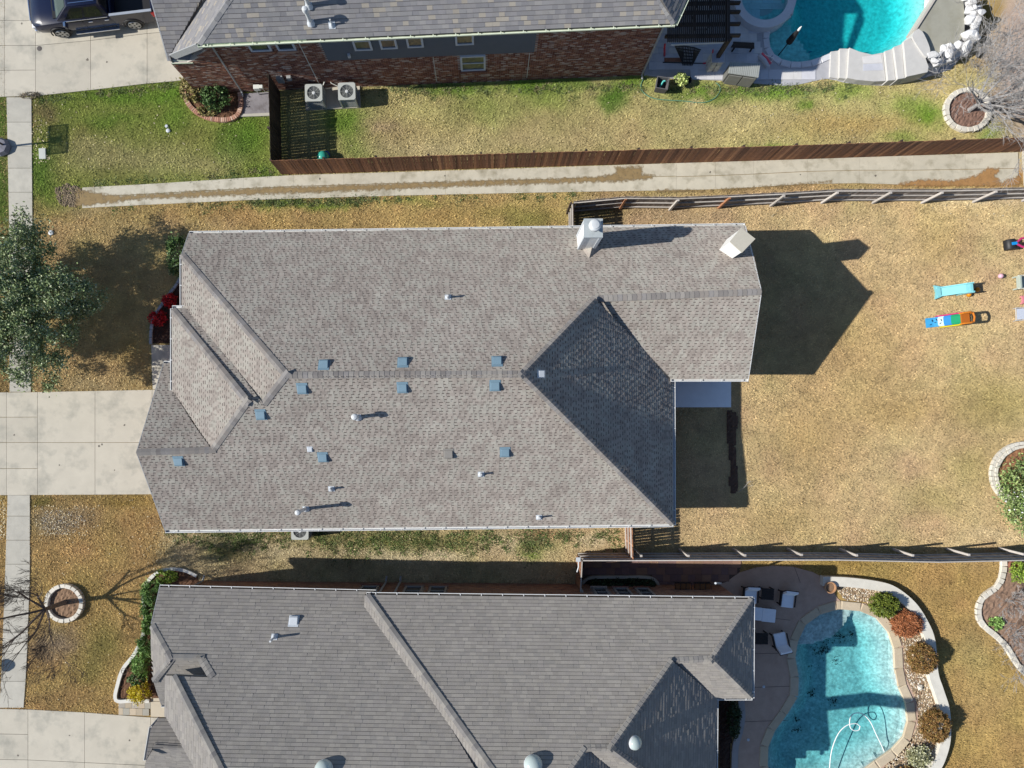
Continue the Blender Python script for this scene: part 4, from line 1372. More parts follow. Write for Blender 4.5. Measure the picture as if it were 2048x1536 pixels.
caps(rl, CAPL, top_of(303,1251, L_N, L_W1), top_of(338,1314, L_N, L_W1), L_N.n, L_W1.n)
caps(rl, CAPL, top_of(338,1315, L_N, L_S), top_of(402,1316, L_N, L_S), L_N.n, L_S.n)
caps(rl, CAPL, L_N.R(425,1355), L_N.R(402,1316), L_N.n, (L_N.n + L_W1.n * .6).normalized())
caps(rl, CAPL, top_of(307,1363, L_S, L_W1), top_of(341,1320, L_S, L_W1), L_S.n, L_W1.n)
caps(rl, CAPL, top_of(346,1352, L_N, L_W3), top_of(494,1645, L_N, L_W3), L_N.n, L_W3.n)
caps(rl, CAPL, top_of(309,1492, G_N, G_S), top_of(386,1497, G_N, G_S), G_N.n, G_S.n)
gut(hl, L_N, (319,1175), (752,1185), (0, 1), dirty=True)
gut(hl, R_N, (733,1190), (1506,1199), (0, 1), dirty=True)
gut(hl, R_E, (1505,1197), (1504,1397), (1, 0))
gut(hl, R_S, (1432,1396), (1505,1396), (0, -1))
gut(hl, R_E2, (1432,1399), (1430,1640), (1, 0))
gut(hl, L_S, (322,1410), (333,1410), (0, -1), straps=False)
gut(hl, G_N, (302,1455), (291,1521), (-1, -.1), straps=False)
gut(hl, G_N, (303,1456), (317,1440), (-.3, 1), straps=False)
rake(hl, L_N.R(319,1176), L_N.R(302,1250), M_trim)
obj('fascia', MB().bar(L_N.R(345,1352) - Vector((0, 0, .1)), L_N.R(425,1356) - Vector((0, 0, .1)), .03, .2), M_trim, hl)
walls(hl, HOUSE_LOW, 3.3, M_wallbrick)
obj('soffit', MB().prism(offset(HOUSE_LOW, .3), 3.18, 3.26), M_trim, hl)
WL = Wall((398,1163), (1440,1171), (0, 1))
wb = obj('brick_wall', MB().add([WL.at(0, -.2, .02), WL.at(WL.L, -.2, .02), WL.at(WL.L, 3.25, .02), WL.at(0, 3.25, .02), WL.at(0, -.2, -.02), WL.at(WL.L, -.2, -.02), WL.at(WL.L, 3.25, -.02), WL.at(0, 3.25, -.02)], [(3, 2, 1, 0), (0, 1, 5, 4), (1, 2, 6, 5), (2, 3, 7, 6), (3, 0, 4, 7)]), M_mortar, hl)
lows = []
for xa, xb, yy in ((722, 757, 1178), (808, 845, 1181), (858, 893, 1181), (1188, 1217, 1186), (1232, 1262, 1187), (1276, 1305, 1187)):
    s0, z1 = WL.px(xa, yy)
    s1, _ = WL.px(xb, yy)
    lows.append((s0, s1, .95, 2.55))
WLf = Wall((398,1163), (1440,1171), (0, 1))
WLf.A = WL.A + WL.n * .02
bricks(wb, WLf, 0, WL.L, lambda x: 3.25, BRICK2, lows)
for s0, s1, z0, z1 in lows:
    window(hl, WLf, s0, s1, z0, z1, mat('window_frame_tan', (0.30, 0.27, 0.24), 0.6), sill=BRICK)
for xx in (WL.px(768, 1175)[0], WL.px(797, 1175)[0]):
    obj('pipe', MB().tube([WL.at(xx, .1, .35), WL.at(xx, .25, .12), WL.at(xx, 3.2, .1)], .05, 6), M_trim, hl)
obj('downspout', MB().tube([P(1440, 1171, 0) + Vector((0, .15, .15)), P(1440, 1171, 3.4) + Vector((-.2, .1, 0))], .05, 6), M_ventwhite, hl)
obj('downspout', MB().tube([WL.at(.3, .1, .3), WL.at(.3, .3, .1), WL.at(.3, 3.2, .1)], .05, 6), M_trim, hl)
box_vent(hl, L_N, 588, 1241, M_ventwhite)
vent_pipe(hl, L_N, 549, 1274, .62, .045)
def solar_tube(pl, x, y, r, tilt=None):
    M = plane_M(pl, pl.R(x, y))
    t = obj('solar_tube', MB().lathe([(r * 1.05, 0), (r * 1.05, .10), (r, .12)], (0, 0, 0), 20), M_ventwhite, hl, smooth=True)
    t.matrix_basis = M
    prof = [(r * math.cos(a), .12 + r * .75 * math.sin(a)) for a in np.linspace(0, math.pi / 2 * .97, 8)]
    dm = obj('dome', MB().lathe(prof, (0, 0, 0), 20), mat('dome_acrylic', S(196, 210, 208), 0.25, 0.02), None, smooth=True)
    dm.parent = t
    return t
solar_tube(R_E2, 1267, 1484, .27)
solar_tube(R_N, 1066, 1529, .34)
solar_tube(L_N, 648, 1539, .34)

# tall chimney on the far side of that roof; its shadow crosses the pool
cp0 = P(1316, 1737, 10.0)
lc_ = obj('chimney', MB().box((cp0.x, cp0.y, 7.0), (.75, .62, 6.0)), M_wallbrick, hl)
obj('chimney_cover', MB().box((cp0.x, cp0.y, 10.03), (.85, .72, .08)), M_cover, lc_)
# ------------------------------------------------------------------ fences
def fence(name, label, base, hgt, side, m, mr, mp, post_px=None, gap=0.008, w=0.14, rails=(0.3, 0.95, 1.6), post_w=0.09, cap=False, step=2.44, post_mats=None, group='board fences'):
    """board fence along photo ground points; side +1: rails and posts to the left of the run, -1: to the right"""
    pts = [P(x, y) for x, y in base]
    root = thing(name, label, 'fence', tuple(pts[0]), group)
    bm_ = MB().box((0, 0, hgt / 2), (w - gap, .018, hgt)).mesh('picket')
    bm_.materials.append(m)
    rest = 0.0
    for a, b in zip(pts, pts[1:]):
        d = (b - a)
        L = d.length
        d.normalize()
        n = Vector((-d.y, d.x, 0)) * side
        rz = math.atan2(d.y, d.x)
        t = rest + w / 2
        while t < L:
            p = a + d * t + n * U(-.004, .004)
            inst('picket', bm_, Matrix.Translation(p + Vector((0, 0, U(-.05, .0) + .02))) @ Matrix.Rotation(rz + U(-.02, .02), 4, 'Z') @ Matrix.Rotation(U(-.006, .006), 4, 'Y'), root)
            t += w
        rest = t - L - w / 2
        for z in rails:
            obj('rail', MB().bar(a + n * .035 + Vector((0, 0, z)), b + n * .035 + Vector((0, 0, z)), .045, .085), mr, root)
        if cap:
            obj('cap_rail', MB().bar(a + Vector((0, 0, hgt + .02)), b + Vector((0, 0, hgt + .02)), .05, .03), mr, root)
    if post_px is None:
        tot = 0.0
        for a, b in zip(pts, pts[1:]):
            d = b - a
            L = d.length
            d.normalize()
            n = Vector((-d.y, d.x, 0)) * side
            while tot < L:
                p = a + d * tot + n * .1
                obj('post', MB().box(p + Vector((0, 0, hgt / 2 - .1)), (post_w, post_w, hgt), rz=math.atan2(d.y, d.x)), mp, root)
                tot += step
            tot -= L
    else:
        for i, (x, y) in enumerate(post_px):
            p = P(x, y)
            obj('post', MB().box(p + Vector((0, 0, hgt / 2 - .2)), (post_w, post_w, hgt), rz=0.02), post_mats[i] if post_mats else mp, root)
    return root
fence('board_fence', 'long brown board fence between the drain and the upper yard', [(563,349),(800,342),(1024,335),(1536,321),(2110,301)], 1.86, 1, WOOD, WOODDK, WOODDK)
fence('board_fence', 'short dark brown fence with open gaps screening the pair of air conditioners', [(560,184),(564,347)], 1.86, -1, WOODDK, WOODRAIL, WOODDK, gap=0.009)
fence('board_fence', 'weathered grey fence with exposed rails along the upper edge of the tan backyard', [(1139,425),(1238,416),(1338,417),(1436,413),(1540,408),(1642,402),(1744,402),(1842,402),(1945,400),(2110,396)], 1.8, -1, WOODG, WOODRAIL, WOODRAIL,
      post_px=[(1239,418),(1339,420),(1437,416),(1541,412),(1643,406),(1745,406),(1843,406),(1946,404),(2044,402)], post_w=.1, post_mats=[WOODRED, WOODRAIL, WOODRED] + [WOODRAIL] * 6)
fence('board_fence', 'short dark fence piece beside the tall white chimney', [(1138,427),(1139,478)], 1.8, -1, WOODDK, WOODRAIL, WOODDK, gap=0.01)
fence('board_fence', 'grey fence with pale cap rail between tan backyard and kidney pool', [(1155,1106),(1255,1106),(1540,1105),(1640,1105),(1830,1109),(2110,1103)], 1.84, 1, WOODG, WOODRAIL, WOODRAIL, cap=True,
      post_px=[(1268,1099),(1358,1099),(1466,1098),(1574,1097),(1679,1098),(1786,1098),(1893,1097),(1998,1096)], post_w=.1)
fence('board_fence', 'short brown fence running up to the south wall of the middle house', [(1249,1024),(1251,1102)], 1.84, -1, WOOD, WOODRAIL, WOODDK, gap=0.013)
gt = fence('board_gate', 'brown board side gate with pale cap beside the red tiled path', [(1151,1166),(1154,1108)], 1.84, -1, WOOD, WOODRAIL, WOODRAIL, cap=True, group='side gates')
gt['category'] = 'gate'
obj('gate_arm', MB().tube([P(1157,1122,1.9), P(1157,1134,1.9), P(1154,1144,1.86)], .03, 6), M_ventwhite, gt)
obj('post_cap', MB().box(P(1156.5, 1119, 1.93), (.2, .2, .06)), M_ventwhite, gt)

# ------------------------------------------------------------------ beds, edging, stones
def stones_along(root, line, closed, w, length, m, h=(0.12, 0.18), name='edging_stone', z=0.0, jit=0.1, gap=0.012):
    """a row of separate blocks along an xy polyline"""
    pts = list(line) + ([line[0]] if closed else [])
    P2 = [np.array(p) for p in pts]
    seg = [np.linalg.norm(b - a) for a, b in zip(P2, P2[1:])]
    cum = np.concatenate([[0], np.cumsum(seg)])
    tot = cum[-1]
    def at(s):
        i = min(max(np.searchsorted(cum, s) - 1, 0), len(seg) - 1)
        t = (s - cum[i]) / max(seg[i], 1e-9)
        return P2[i] + (P2[i + 1] - P2[i]) * t
    s = 0.0
    while s < tot - 0.02:
        L = min(length * U(1 - jit * 2, 1 + jit * 2), tot - s)
        a, b = at(s + gap / 2), at(s + L - gap / 2)
        d = (b - a) / (np.linalg.norm(b - a) or 1)
        n = np.array((-d[1], d[0]))
        ww = w * U(1 - jit, 1 + jit) / 2
        hh = U(*h)
        q = 0.15 * ww
        base = [a - n * ww, b - n * ww, b + n * ww, a + n * ww]
        c = (a + b) / 2
        up = [c + (p - c) * 0.9 for p in base]
        mb = MB().add([(*p, z - .05) for p in base] + [(*p, z + hh - .03) for p in base] + [(*p, z + hh) for p in up],
                      [(0, 1, 5, 4), (1, 2, 6, 5), (2, 3, 7, 6), (3, 0, 4, 7), (4, 5, 9, 8), (5, 6, 10, 9), (6, 7, 11, 10), (7, 4, 8, 11), (8, 9, 10, 11)])
        obj(name, mb, m, root)
        s += L
def mound(poly, hgt, m, name, kindname, step=0.09, rough=0.06):
    """a heaped bed surface over a polygon"""
    xs_, ys_ = [p[0] for p in poly], [p[1] for p in poly]
    ax = np.arange(min(xs_), max(xs_) + step, step)
    ay = np.arange(min(ys_), max(ys_) + step, step)
    X, Y = np.meshgrid(ax, ay)
    ins = inside(X, Y, poly)
    d = dist_edge(X, Y, poly)
    Z = 0.02 + hgt * np.clip(d / 0.35, 0, 1) ** 0.6 + (rng.random(X.shape) - .5) * rough
    V = np.stack([X.ravel(), Y.ravel(), Z.ravel()], 1)
    idx = np.arange(X.size).reshape(X.shape)
    q = np.stack([idx[:-1, :-1], idx[:-1, 1:], idx[1:, 1:], idx[1:, :-1]], -1).reshape(-1, 4)
    k = ins.ravel()[q].sum(1) >= 3
    return V, q[k]
def bed(root, poly, hgt, m, name='mulch_bed', **k):
    V, q = mound(poly, hgt, m, name, None, **k)
    o = obj(name, mesh_np(name, V, q), m, root)
    return o
EDGEBRICK = mat('edging_brick', (0.3, 0.2, 0.17), 0.9, 0.1, 9.0, isl=0.18, ramp=[S(196, 150, 128), S(206, 168, 146), S(184, 136, 116), S(212, 180, 160)])
r = thing('flower_bed', 'brick edged bed with two bushes beside the top driveway', 'flower bed', tuple(P(428, 205)))
bed(r, BED_TOPLEFT, .08, M_mulch)
ed = spline(W([(392,160),(376,168),(371,186),(377,207),(396,227),(425,239),(458,241),(477,231),(483,212),(481,186)]), .1)
stones_along(r, ed, False, .22, .1, EDGEBRICK, (.14, .16), 'edging_brick', jit=.02)
r = thing('tree_ring', 'white round ring of edging stones with wood chips in the orange lawn', 'tree ring', tuple(P(132, 1205)))
M_chips = mat('wood_chips', S(150, 122, 98), 0.95, 0.25, 12.0, fine=0.25, bscale=40, bump=0.9)
bed(r, W(TREE_RING), .05, M_chips)
stones_along(r, spline(W(TREE_RING), .1, True), True, .2, .28, M_stone, (.2, .24), jit=.06)
r = thing('tree_ring', 'white round ring of edging stones at the top right behind bare twigs', 'tree ring', tuple(P(1932, 222)))
bed(r, W(BED_RING), .06, mat('brown_mulch', S(142, 112, 98), 0.95, 0.25, 10.0, fine=0.25, bscale=35, bump=0.9))
stones_along(r, spline(W(BED_RING), .1, True), True, .24, .26, M_stone, (.16, .22))
r = thing('flower_bed', 'dark mulch bed with pale stone edging under the two red shrubs', 'flower bed', tuple(P(335, 625)))
bed(r, BED_FRONT, .06, M_darkmulch)
stones_along(r, spline(W([(363,553),(357,566),(341,588),(323,613),(310,633),(304,660),(303,689)]), .12), False, .14, .34, mat('grey_edging_stone', S(186, 190, 196), 0.85, 0.1, 6, isl=.12, bump=.3), (.1, .14))
r = thing('flower_bed', 'winding bed with smooth white kerb in front of the bottom house', 'flower bed', tuple(P(270, 1320)))
bed(r, BED_LOWFRONT, .06, M_mulch)
M_kerbw = mat('white_kerb', S(232, 230, 222), 0.7, 0.06, 4, fine=.05)
def kerb_strip(root, line, w, h, m, name='kerb_segment', seg=6):
    a, b = offset(line, w / 2, False), offset(line, -w / 2, False)
    for i in range(0, len(line) - 1, seg):
        j = min(i + seg, len(line) - 1)
        poly = a[i:j + 1] + b[i:j + 1][::-1]
        obj(name, MB().prism(poly, -.05, h), m, root)
kerb_strip(r, spline(W([(310,1149),(297,1164),(290,1190),(291,1215),(293,1242),(288,1272),(271,1307),(250,1334),(239,1364),(235,1398),(268,1399),(301,1400)]), .12), .17, .16, M_kerbw)
kerb_strip(r, spline(W([(306,1153),(320,1142),(345,1137),(373,1141),(395,1151)]), .12), .14, .14, M_kerbw)
r = thing('flower_bed', 'curving bed with cream stone edge at the far lower right', 'flower bed', tuple(P(2020, 1220)))
bed(r, BED_RIGHT, .05, mat('pale_mulch', S(156, 128, 108), 0.95, 0.25, 8.0, fine=0.25, bscale=30, bump=0.9), step=.12)
stones_along(r, BED_RIGHT[:-2], False, .26, .3, M_stone, (.12, .18))
r = thing('flower_bed', 'round bed with double row of white blocks at the right edge', 'flower bed', tuple(P(2046, 948)))
bed(r, W(BED_SHRUB), .08, mat('reddish_mulch', S(160, 116, 84), 0.95, 0.25, 8.0, fine=0.25, bscale=30, bump=0.9))
stones_along(r, spline(W(BED_SHRUB), .1, True), True, .17, .24, M_stone, (.16, .2))
stones_along(r, offset(spline(W(BED_SHRUB), .1, True), -.17), True, .15, .22, M_stone, (.2, .26))
r = thing('flower_bed', 'narrow shaded bed with pale kerb against the bottom house wall', 'flower bed', tuple(P(1240, 1162)))
bed(r, BED_SIDE, .08, M_darkmulch)
kerb_strip(r, spline(W([(1163,1166),(1175,1156),(1195,1153),(1245,1153),(1290,1153),(1309,1159),(1317,1172)]), .12), .14, .18, M_conc)
r = thing('flower_bed', 'strip of dark bare soil in the shade behind the middle house', 'flower bed', tuple(P(1465, 905)))
bed(r, ragged(W([(1452,824),(1474,825),(1473,870),(1474,920),(1477,945),(1474,984),(1458,984),(1457,930),(1453,870)]), .05), .1, mat('black_soil', S(104, 80, 66), 0.95, 0.25, 9.0, fine=.2, bump=.9), rough=.07)
r = thing('flower_bed', 'dark narrow bed between bottom house wall and pool deck', 'flower bed', tuple(P(1455, 1470)))
bed(r, W([(1434,1400),(1474,1400),(1474,1440),(1462,1490),(1462,1600),(1434,1600)]), .1, M_darkmulch)
kerb_strip(r, spline(W([(1481,1400),(1483,1430),(1478,1462),(1470,1490),(1468,1530),(1468,1590)]), .15), .3, .12, mat('grey_kerb', S(176, 170, 168), 0.85, .08, 4, fine=.06))
# porch, patio, walk
r = struct('porch_floor')
slabs(r, [[(304,690),(362,690),(362,736),(305,736)], [(305,736),(362,736),(362,779),(307,779)]], M_conc, top=.09)
r = struct('patio_slab')
slabs(r, [[(1310,760),(1461,760),(1461,815),(1310,815)]], mat('patio_concrete', (.80, .81, .83), 0.8, .04, 3, fine=.04), top=.1)
r = struct('side_path')
slabs(r, [[(483,188),(541,184),(541,229),(483,231)]], mat('stained_concrete', S(150, 146, 150), 0.9, 0.15, 4, fine=.1, stain=(S(80, 70, 66), .8), sscale=2.0), top=.05)
slabs(r, [[(480,229),(541,226),(541,233),(480,235)]], M_walk, top=.07)
r = struct('entry_walk')
PAVE = mat('tan_paver', (0.3, 0.28, 0.24), 0.9, .06, 6, isl=.08, fine=.05, ramp=[S(196, 182, 160), S(186, 178, 166), S(206, 190, 166), S(176, 172, 160)])
for i in range(5):
    for j in range(2):
        x, y = 238 + i * 13 - (4 if j else 0), 1401 + j * 14 + i * .4
        slabs(r, [[(max(x, 238), y), (min(x + 13, 302), y + .4), (min(x + 13, 302), y + 14), (max(x, 238), y + 14)]], PAVE, top=.05, gap=.008, name='paver')
slabs(r, [[(302,1388),(340,1388),(340,1402),(302,1402)], [(302,1402),(340,1402),(340,1434),(302,1433)]], mat('cream_concrete', S(214, 202, 180), 0.9, .05, 3), top=.05)
r = struct('tiled_path')
TILE = mat('red_paver', (0.3, 0.2, 0.2), 0.9, .08, 6, isl=.1, fine=.05, ramp=[S(150, 118, 104), S(140, 112, 108), S(160, 128, 108), S(132, 108, 106)])
tilepath = PATH_TILES
y = 1121
row = 0
while y < 1172:
    x = 1150 + (8 if row % 2 else 0)
    while x < 1482:
        w_ = random.choice((14, 18, 18, 22))
        cx_, cy_ = P(x + w_ / 2, y + 7)[:2]
        if inside(np.array([cx_]), np.array([cy_]), tilepath)[0]:
            slabs(r, [[(x, y), (x + w_, y), (x + w_, y + 14), (x, y + 14)]], TILE, top=.04, gap=.007, name='paver', th=.08)
        x += w_
    y += 14
    row += 1
obj('path_base', MB().prism(PATH_TILES, -.05, .02), mat('path_joint', S(100, 84, 76), .95, .1), r)
pad = struct('equipment_pad')
slabs(pad, [[(610,172),(720,168),(722,217),(612,222)]], M_conc, top=.1)

# ------------------------------------------------------------------ pools
def pool_shell(poly, depth_fn, m, label, name='pool_basin'):
    step = 0.15
    xs_, ys_ = [p[0] for p in poly], [p[1] for p in poly]
    X, Y = np.meshgrid(np.arange(min(xs_) - .4, max(xs_) + .4, step), np.arange(min(ys_) - .4, max(ys_) + .4, step))
    ins = inside(X, Y, poly)
    d = dist_edge(X, Y, poly) * np.where(ins, 1, -1)
    Z = depth_fn(X, Y, d)
    V = np.stack([X.ravel(), Y.ravel(), Z.ravel()], 1)
    idx = np.arange(X.size).reshape(X.shape)
    q = np.stack([idx[:-1, :-1], idx[:-1, 1:], idx[1:, 1:], idx[1:, :-1]], -1).reshape(-1, 4)
    k = (d.ravel()[q] > -.28).all(1)
    me = mesh_np(name, V, q[k])
    return me
def sm(x, a, b):
    t = np.clip((x - a) / (b - a), 0, 1)
    return t * t * (3 - 2 * t)
def water_mat(name, absorb, dens, bump=0.25, scale=2.2):
    m = bpy.data.materials.new(name)
    m.use_nodes = True
    t = m.node_tree
    N, L = t.nodes.new, t.links.new
    t.nodes.remove(t.nodes['Principled BSDF'])
    out = t.nodes['Material Output']
    tr, gl, mx, fr = N('ShaderNodeBsdfTransparent'), N('ShaderNodeBsdfGlossy'), N('ShaderNodeMixShader'), N('ShaderNodeLayerWeight')
    gl.inputs['Roughness'].default_value = 0.04
    fr.inputs['Blend'].default_value = 0.5
    pw, ad = N('ShaderNodeMath'), N('ShaderNodeMath')
    pw.operation, ad.operation = 'POWER', 'ADD'
    pw.inputs[1].default_value = 5.0
    ad.inputs[1].default_value = 0.02
    L(fr.outputs['Facing'], pw.inputs[0])
    L(pw.outputs[0], ad.inputs[0])
    geo = N('ShaderNodeNewGeometry')
    nz = N('ShaderNodeTexNoise')
    nz.inputs['Scale'].default_value = scale
    nz.inputs['Detail'].default_value = 2.5
    nz.inputs['Distortion'].default_value = 0.8
    L(geo.outputs['Position'], nz.inputs['Vector'])
    bp = N('ShaderNodeBump')
    bp.inputs['Strength'].default_value = bump
    bp.inputs['Distance'].default_value = 0.12
    L(nz.outputs[0], bp.inputs['Height'])
    L(bp.outputs[0], gl.inputs['Normal'])
    L(bp.outputs[0], fr.inputs['Normal'])
    L(ad.outputs[0], mx.inputs[0])
    L(tr.outputs[0], mx.inputs[1])
    L(gl.outputs[0], mx.inputs[2])
    L(mx.outputs[0], out.inputs['Surface'])
    va = N('ShaderNodeVolumeAbsorption')
    va.inputs['Color'].default_value = (*absorb, 1)
    va.inputs['Density'].default_value = dens
    L(va.outputs[0], out.inputs['Volume'])
    return m
def coping(root, poly, w, m, top, length=.5, name='coping_stone'):
    stones = offset(poly, w / 2 - .03)
    stones_along(root, stones, True, w, length, m, (top + .0, top + .008), name, z=0.0, jit=.04, gap=.01)
    # bond beam under the coping
    obj('bond_beam', MB().prism(offset(poly, .26), -.5, .0, hole=offset(poly, -.0)), M_plaster, root)
M_plaster = mat('pebble_caustic_plaster', S(204, 216, 214), 0.8, 0.14, 2.6, fine=0.40, bscale=8, stain=(S(140, 160, 166), .7), sscale=2.2)  # pebble finish; mottling strengthened to paint ripple caustics into the colour
M_plaster2 = mat('blue_caustic_plaster', S(150, 220, 218), 0.8, 0.08, 2.0, fine=0.28, bscale=6)  # mottled colour paints in the ripple light on the pool floor
# lower pool
pl_ = thing('swimming_pool', 'kidney shaped pool with floating white hose behind the bottom house', 'pool', tuple(P(1690, 1380)))
LEDGE = W([(1588,1302),(1589,1296),(1615,1299),(1645,1294),(1672,1283),(1692,1266),(1706,1246),(1714,1228),(1718,1219),(1690,1200),(1590,1200),(1570,1290)])
def depth_low(X, Y, d):
    deep = -0.45 - 0.62 * sm(d, .12, 1.2)
    led = sm(np.where(inside(X, Y, LEDGE), dist_edge(X, Y, LEDGE), -1), -.02, .12)
    z = deep * (1 - led) + (-0.3) * led
    return np.where(d < 0, np.minimum(z * 0 - .1, -.1), z)
obj('basin', pool_shell(POOL_LOW, depth_low, M_plaster, ''), M_plaster, pl_, smooth=True)
M_cop = mat('flagstone_coping', (0.4, 0.35, 0.28), 0.85, .08, 5, isl=.05, fine=.06, bump=.3, ramp=[S(216, 198, 168), S(210, 192, 164), S(220, 204, 176), S(206, 188, 160), S(214, 198, 172)])
coping(pl_, POOL_LOW, .42, M_cop, .07, .95)
M_water = water_mat('pool_water', (0.60, 0.915, 0.935), 1.2, bump=.5, scale=4.0)
M_water2 = water_mat('deep_pool_water', (0.32, 0.915, 0.935), 1.3, bump=.6, scale=3.2)
wtr = obj('water', MB().prism(offset(POOL_LOW, .1), -2.6, -.07), M_water, pl_)
# floating hose and debris
hs = obj('pool_hose', MB().tube([P(x, y) + Vector((0, 0, -.085)) for x, y in spline([(1660,1560),(1661,1535),(1664,1508),(1671,1484),(1681,1465),(1694,1453),(1706,1449),(1716,1449),(1722,1454),(1720,1461),(1712,1463),(1704,1459),(1701,1450),(1702,1438),(1707,1430),(1716,1427),(1726,1429),(1736,1437),(1743,1446),(1748,1456),(1755,1472),(1764,1490),(1770,1504)], 4)], .022, 8), simple('white_hose', (0.8, 0.8, 0.78)), smooth=True)
tag(hs, 'white cleaner hose floating in a loop in the kidney pool', 'hose')
M_deb = mat('wet_leaf', (0.03, 0.02, 0.012), .9, .2)
def debris(spots):
    mb = MB()
    for x, y, rx, ry, n in spots:
        for _ in range(n):
            c = P(random.gauss(x, rx), random.gauss(y, ry))
            c.z = -1.0 if x > 1640 else -.92
            s, a = U(.02, .06), U(0, 6.28)
            e1 = Vector((math.cos(a), math.sin(a), 0)) * s
            e2 = Vector((-e1.y, e1.x, 0)) * .6
            mb.add([c - e1, c + e2, c + e1, c - e2], [(0, 1, 2, 3)])
    return mb
db = obj('sunken_leaves', debris([(1668,1311,6,4,40),(1690,1290,14,6,34),(1700,1284,6,4,26),(1722,1282,4,4,16),(1642,1402,4,4,26),(1688,1418,5,4,30),(1690,1335,10,4,14),(1608,1455,3,3,14),(1611,1476,4,3,16),(1655,1320,6,8,30),(1632,1360,5,8,14)]), M_deb)
db['kind'] = 'stuff'
dk = thing('pool_deck', 'brown exposed aggregate deck around the kidney shaped pool', 'deck', tuple(P(1540, 1320)))
obj('deck_slab', MB().prism(DECK_LOW, -.1, .03, hole=offset(POOL_LOW, .24)), mat('brown_aggregate', S(206, 176, 156), 0.9, .08, 3, fine=.12, bscale=40, bump=.3, stain=(S(180, 148, 130), .5), sscale=1.0), dk)
for a, b in (((1588,1133),(1600,1165)),((1508,1307),(1560,1306)),((1486,1443),(1575,1440)),((1510,1232),(1580,1240)),((1490,1375),(1580,1372))):
    obj('deck_joint', MB().bar(P(*a) + Vector((0, 0, .031)), P(*b) + Vector((0, 0, .031)), .02, .006), mat('joint_grey', S(110, 96, 88), .9), dk)
for x, y in ((1527,1373),(1496,1479)):
    obj('drain_cap', MB().lathe([(.07, 0), (.07, .012), (.05, .018)], P(x, y, 0) + Vector((0, 0, .028)), 14), M_ventwhite, dk, smooth=True)
# curved seat wall and pebble bed on the east side
sw = thing('garden_wall', 'low white curved seat wall round the pebble bed by the pool', 'wall', tuple(P(1868, 1340)))
ol = spline(W(ROCKBED_OUT), .2)
il = offset(ol, -.46, False)
for i in range(0, len(ol) - 1, 9):
    j = min(i + 9, len(ol) - 1)
    a_, b_ = ol[i:j + 1], il[i:j + 1]
    obj('wall_block', MB().prism(a_ + b_[::-1], -.1, .34), mat('white_cast_stone', S(232, 228, 216), .8, .08, 3, fine=.06) if i == 0 else bpy.data.materials['white_cast_stone'], sw)
RB = il + W([(1743,1545),(1790,1505),(1825,1470),(1834,1420),(1822,1385),(1810,1350),(1806,1322),(1805,1285),(1793,1248),(1765,1222),(1726,1204),(1690,1203),(1672,1178),(1668,1168)])
RB = W([(1668,1166),(1751,1176),(1780,1186),(1810,1212),(1834,1246),(1847,1280),(1852,1342),(1862,1376),(1874,1417),(1876,1463),(1868,1500),(1850,1540),(1800,1600),(1743,1560),(1790,1510),(1822,1478),(1834,1450),(1836,1418),(1826,1386),(1813,1358),(1807,1322),(1806,1284),(1794,1250),(1768,1222),(1730,1204),(1690,1200),(1674,1180)])
pb = obj('pebble_bed', MB().prism(RB, -.1, .03), mat('pebble_soil', S(150, 130, 104), .95, .2, 9))
pb['kind'] = 'structure'
pe = obj('river_pebbles', pebbles(4200, in_poly(RB), 0.022, 0.06, z=.03), mat('river_stone', (0.4, 0.36, 0.3), .8, .1, 9, isl=.25, ramp=[S(226, 208, 178), S(206, 184, 150), S(236, 228, 214), S(176, 150, 122), S(214, 196, 168), S(160, 130, 104)]))
pe['kind'] = 'stuff'
for i, (x, y, s) in enumerate(((1838,1374,.16), (1846,1358,.1), (1822,1398,.09))):
    rk = obj('rock', pebbles(1, lambda x=x, y=y: tuple(P(x, y)[:2]), s, s * 1.2, z=.05), M_stone)
    tag(rk, ('large pale rock among the pebbles beside the kidney pool', 'small pale rock just above the large one in the pebble bed', 'small pale rock lowest of three in the pebble bed')[i], 'rock', 'rocks in the pebble bed')

# upper pool
pt_ = thing('swimming_pool', 'turquoise pool with shallow ledge behind the two storey house', 'pool', tuple(P(1700, 40)))
LED2 = W([(1520,60),(1583,36),(1642,126),(1600,140),(1520,130)])
def depth_top(X, Y, d):
    deep = -0.55 - 0.65 * sm(d, .1, .9)
    px_ = CX + X / H * F
    deep = deep * (1 - .75 * sm(px_, 1800, 1852))
    led = inside(X, Y, LED2)
    z = np.where(led, -.3, deep)
    return np.where(d < 0, -.1, z)
obj('basin', pool_shell(POOL_TOP, depth_top, M_plaster2, ''), M_plaster2, pt_, smooth=True)
M_cop2 = mat('pale_coping', S(226, 226, 230), .85, .06, 5, isl=.06, fine=.05)
coping(pt_, POOL_TOP, .3, M_cop2, .075)
obj('water', MB().prism(offset(POOL_TOP, .1), -2.6, -.05), M_water2, pt_)
dt = thing('pool_deck', 'pale paved deck around the turquoise pool and pergola', 'deck', tuple(P(1450, 100)))
obj('deck_base', MB().prism(DECK_TOP, -.1, .03, hole=offset(POOL_TOP, .22)), mat('paver_joint', S(192, 192, 196), .9, .08, 3, fine=.08), dt)
PV = mat('pale_paver', (0.4, 0.4, 0.4), .85, .06, 4, isl=.06, fine=.05, ramp=[S(226, 226, 230), S(216, 218, 226), S(232, 230, 228), S(222, 222, 228)])
inner = offset(POOL_TOP, .34)
y = -24
row = 0
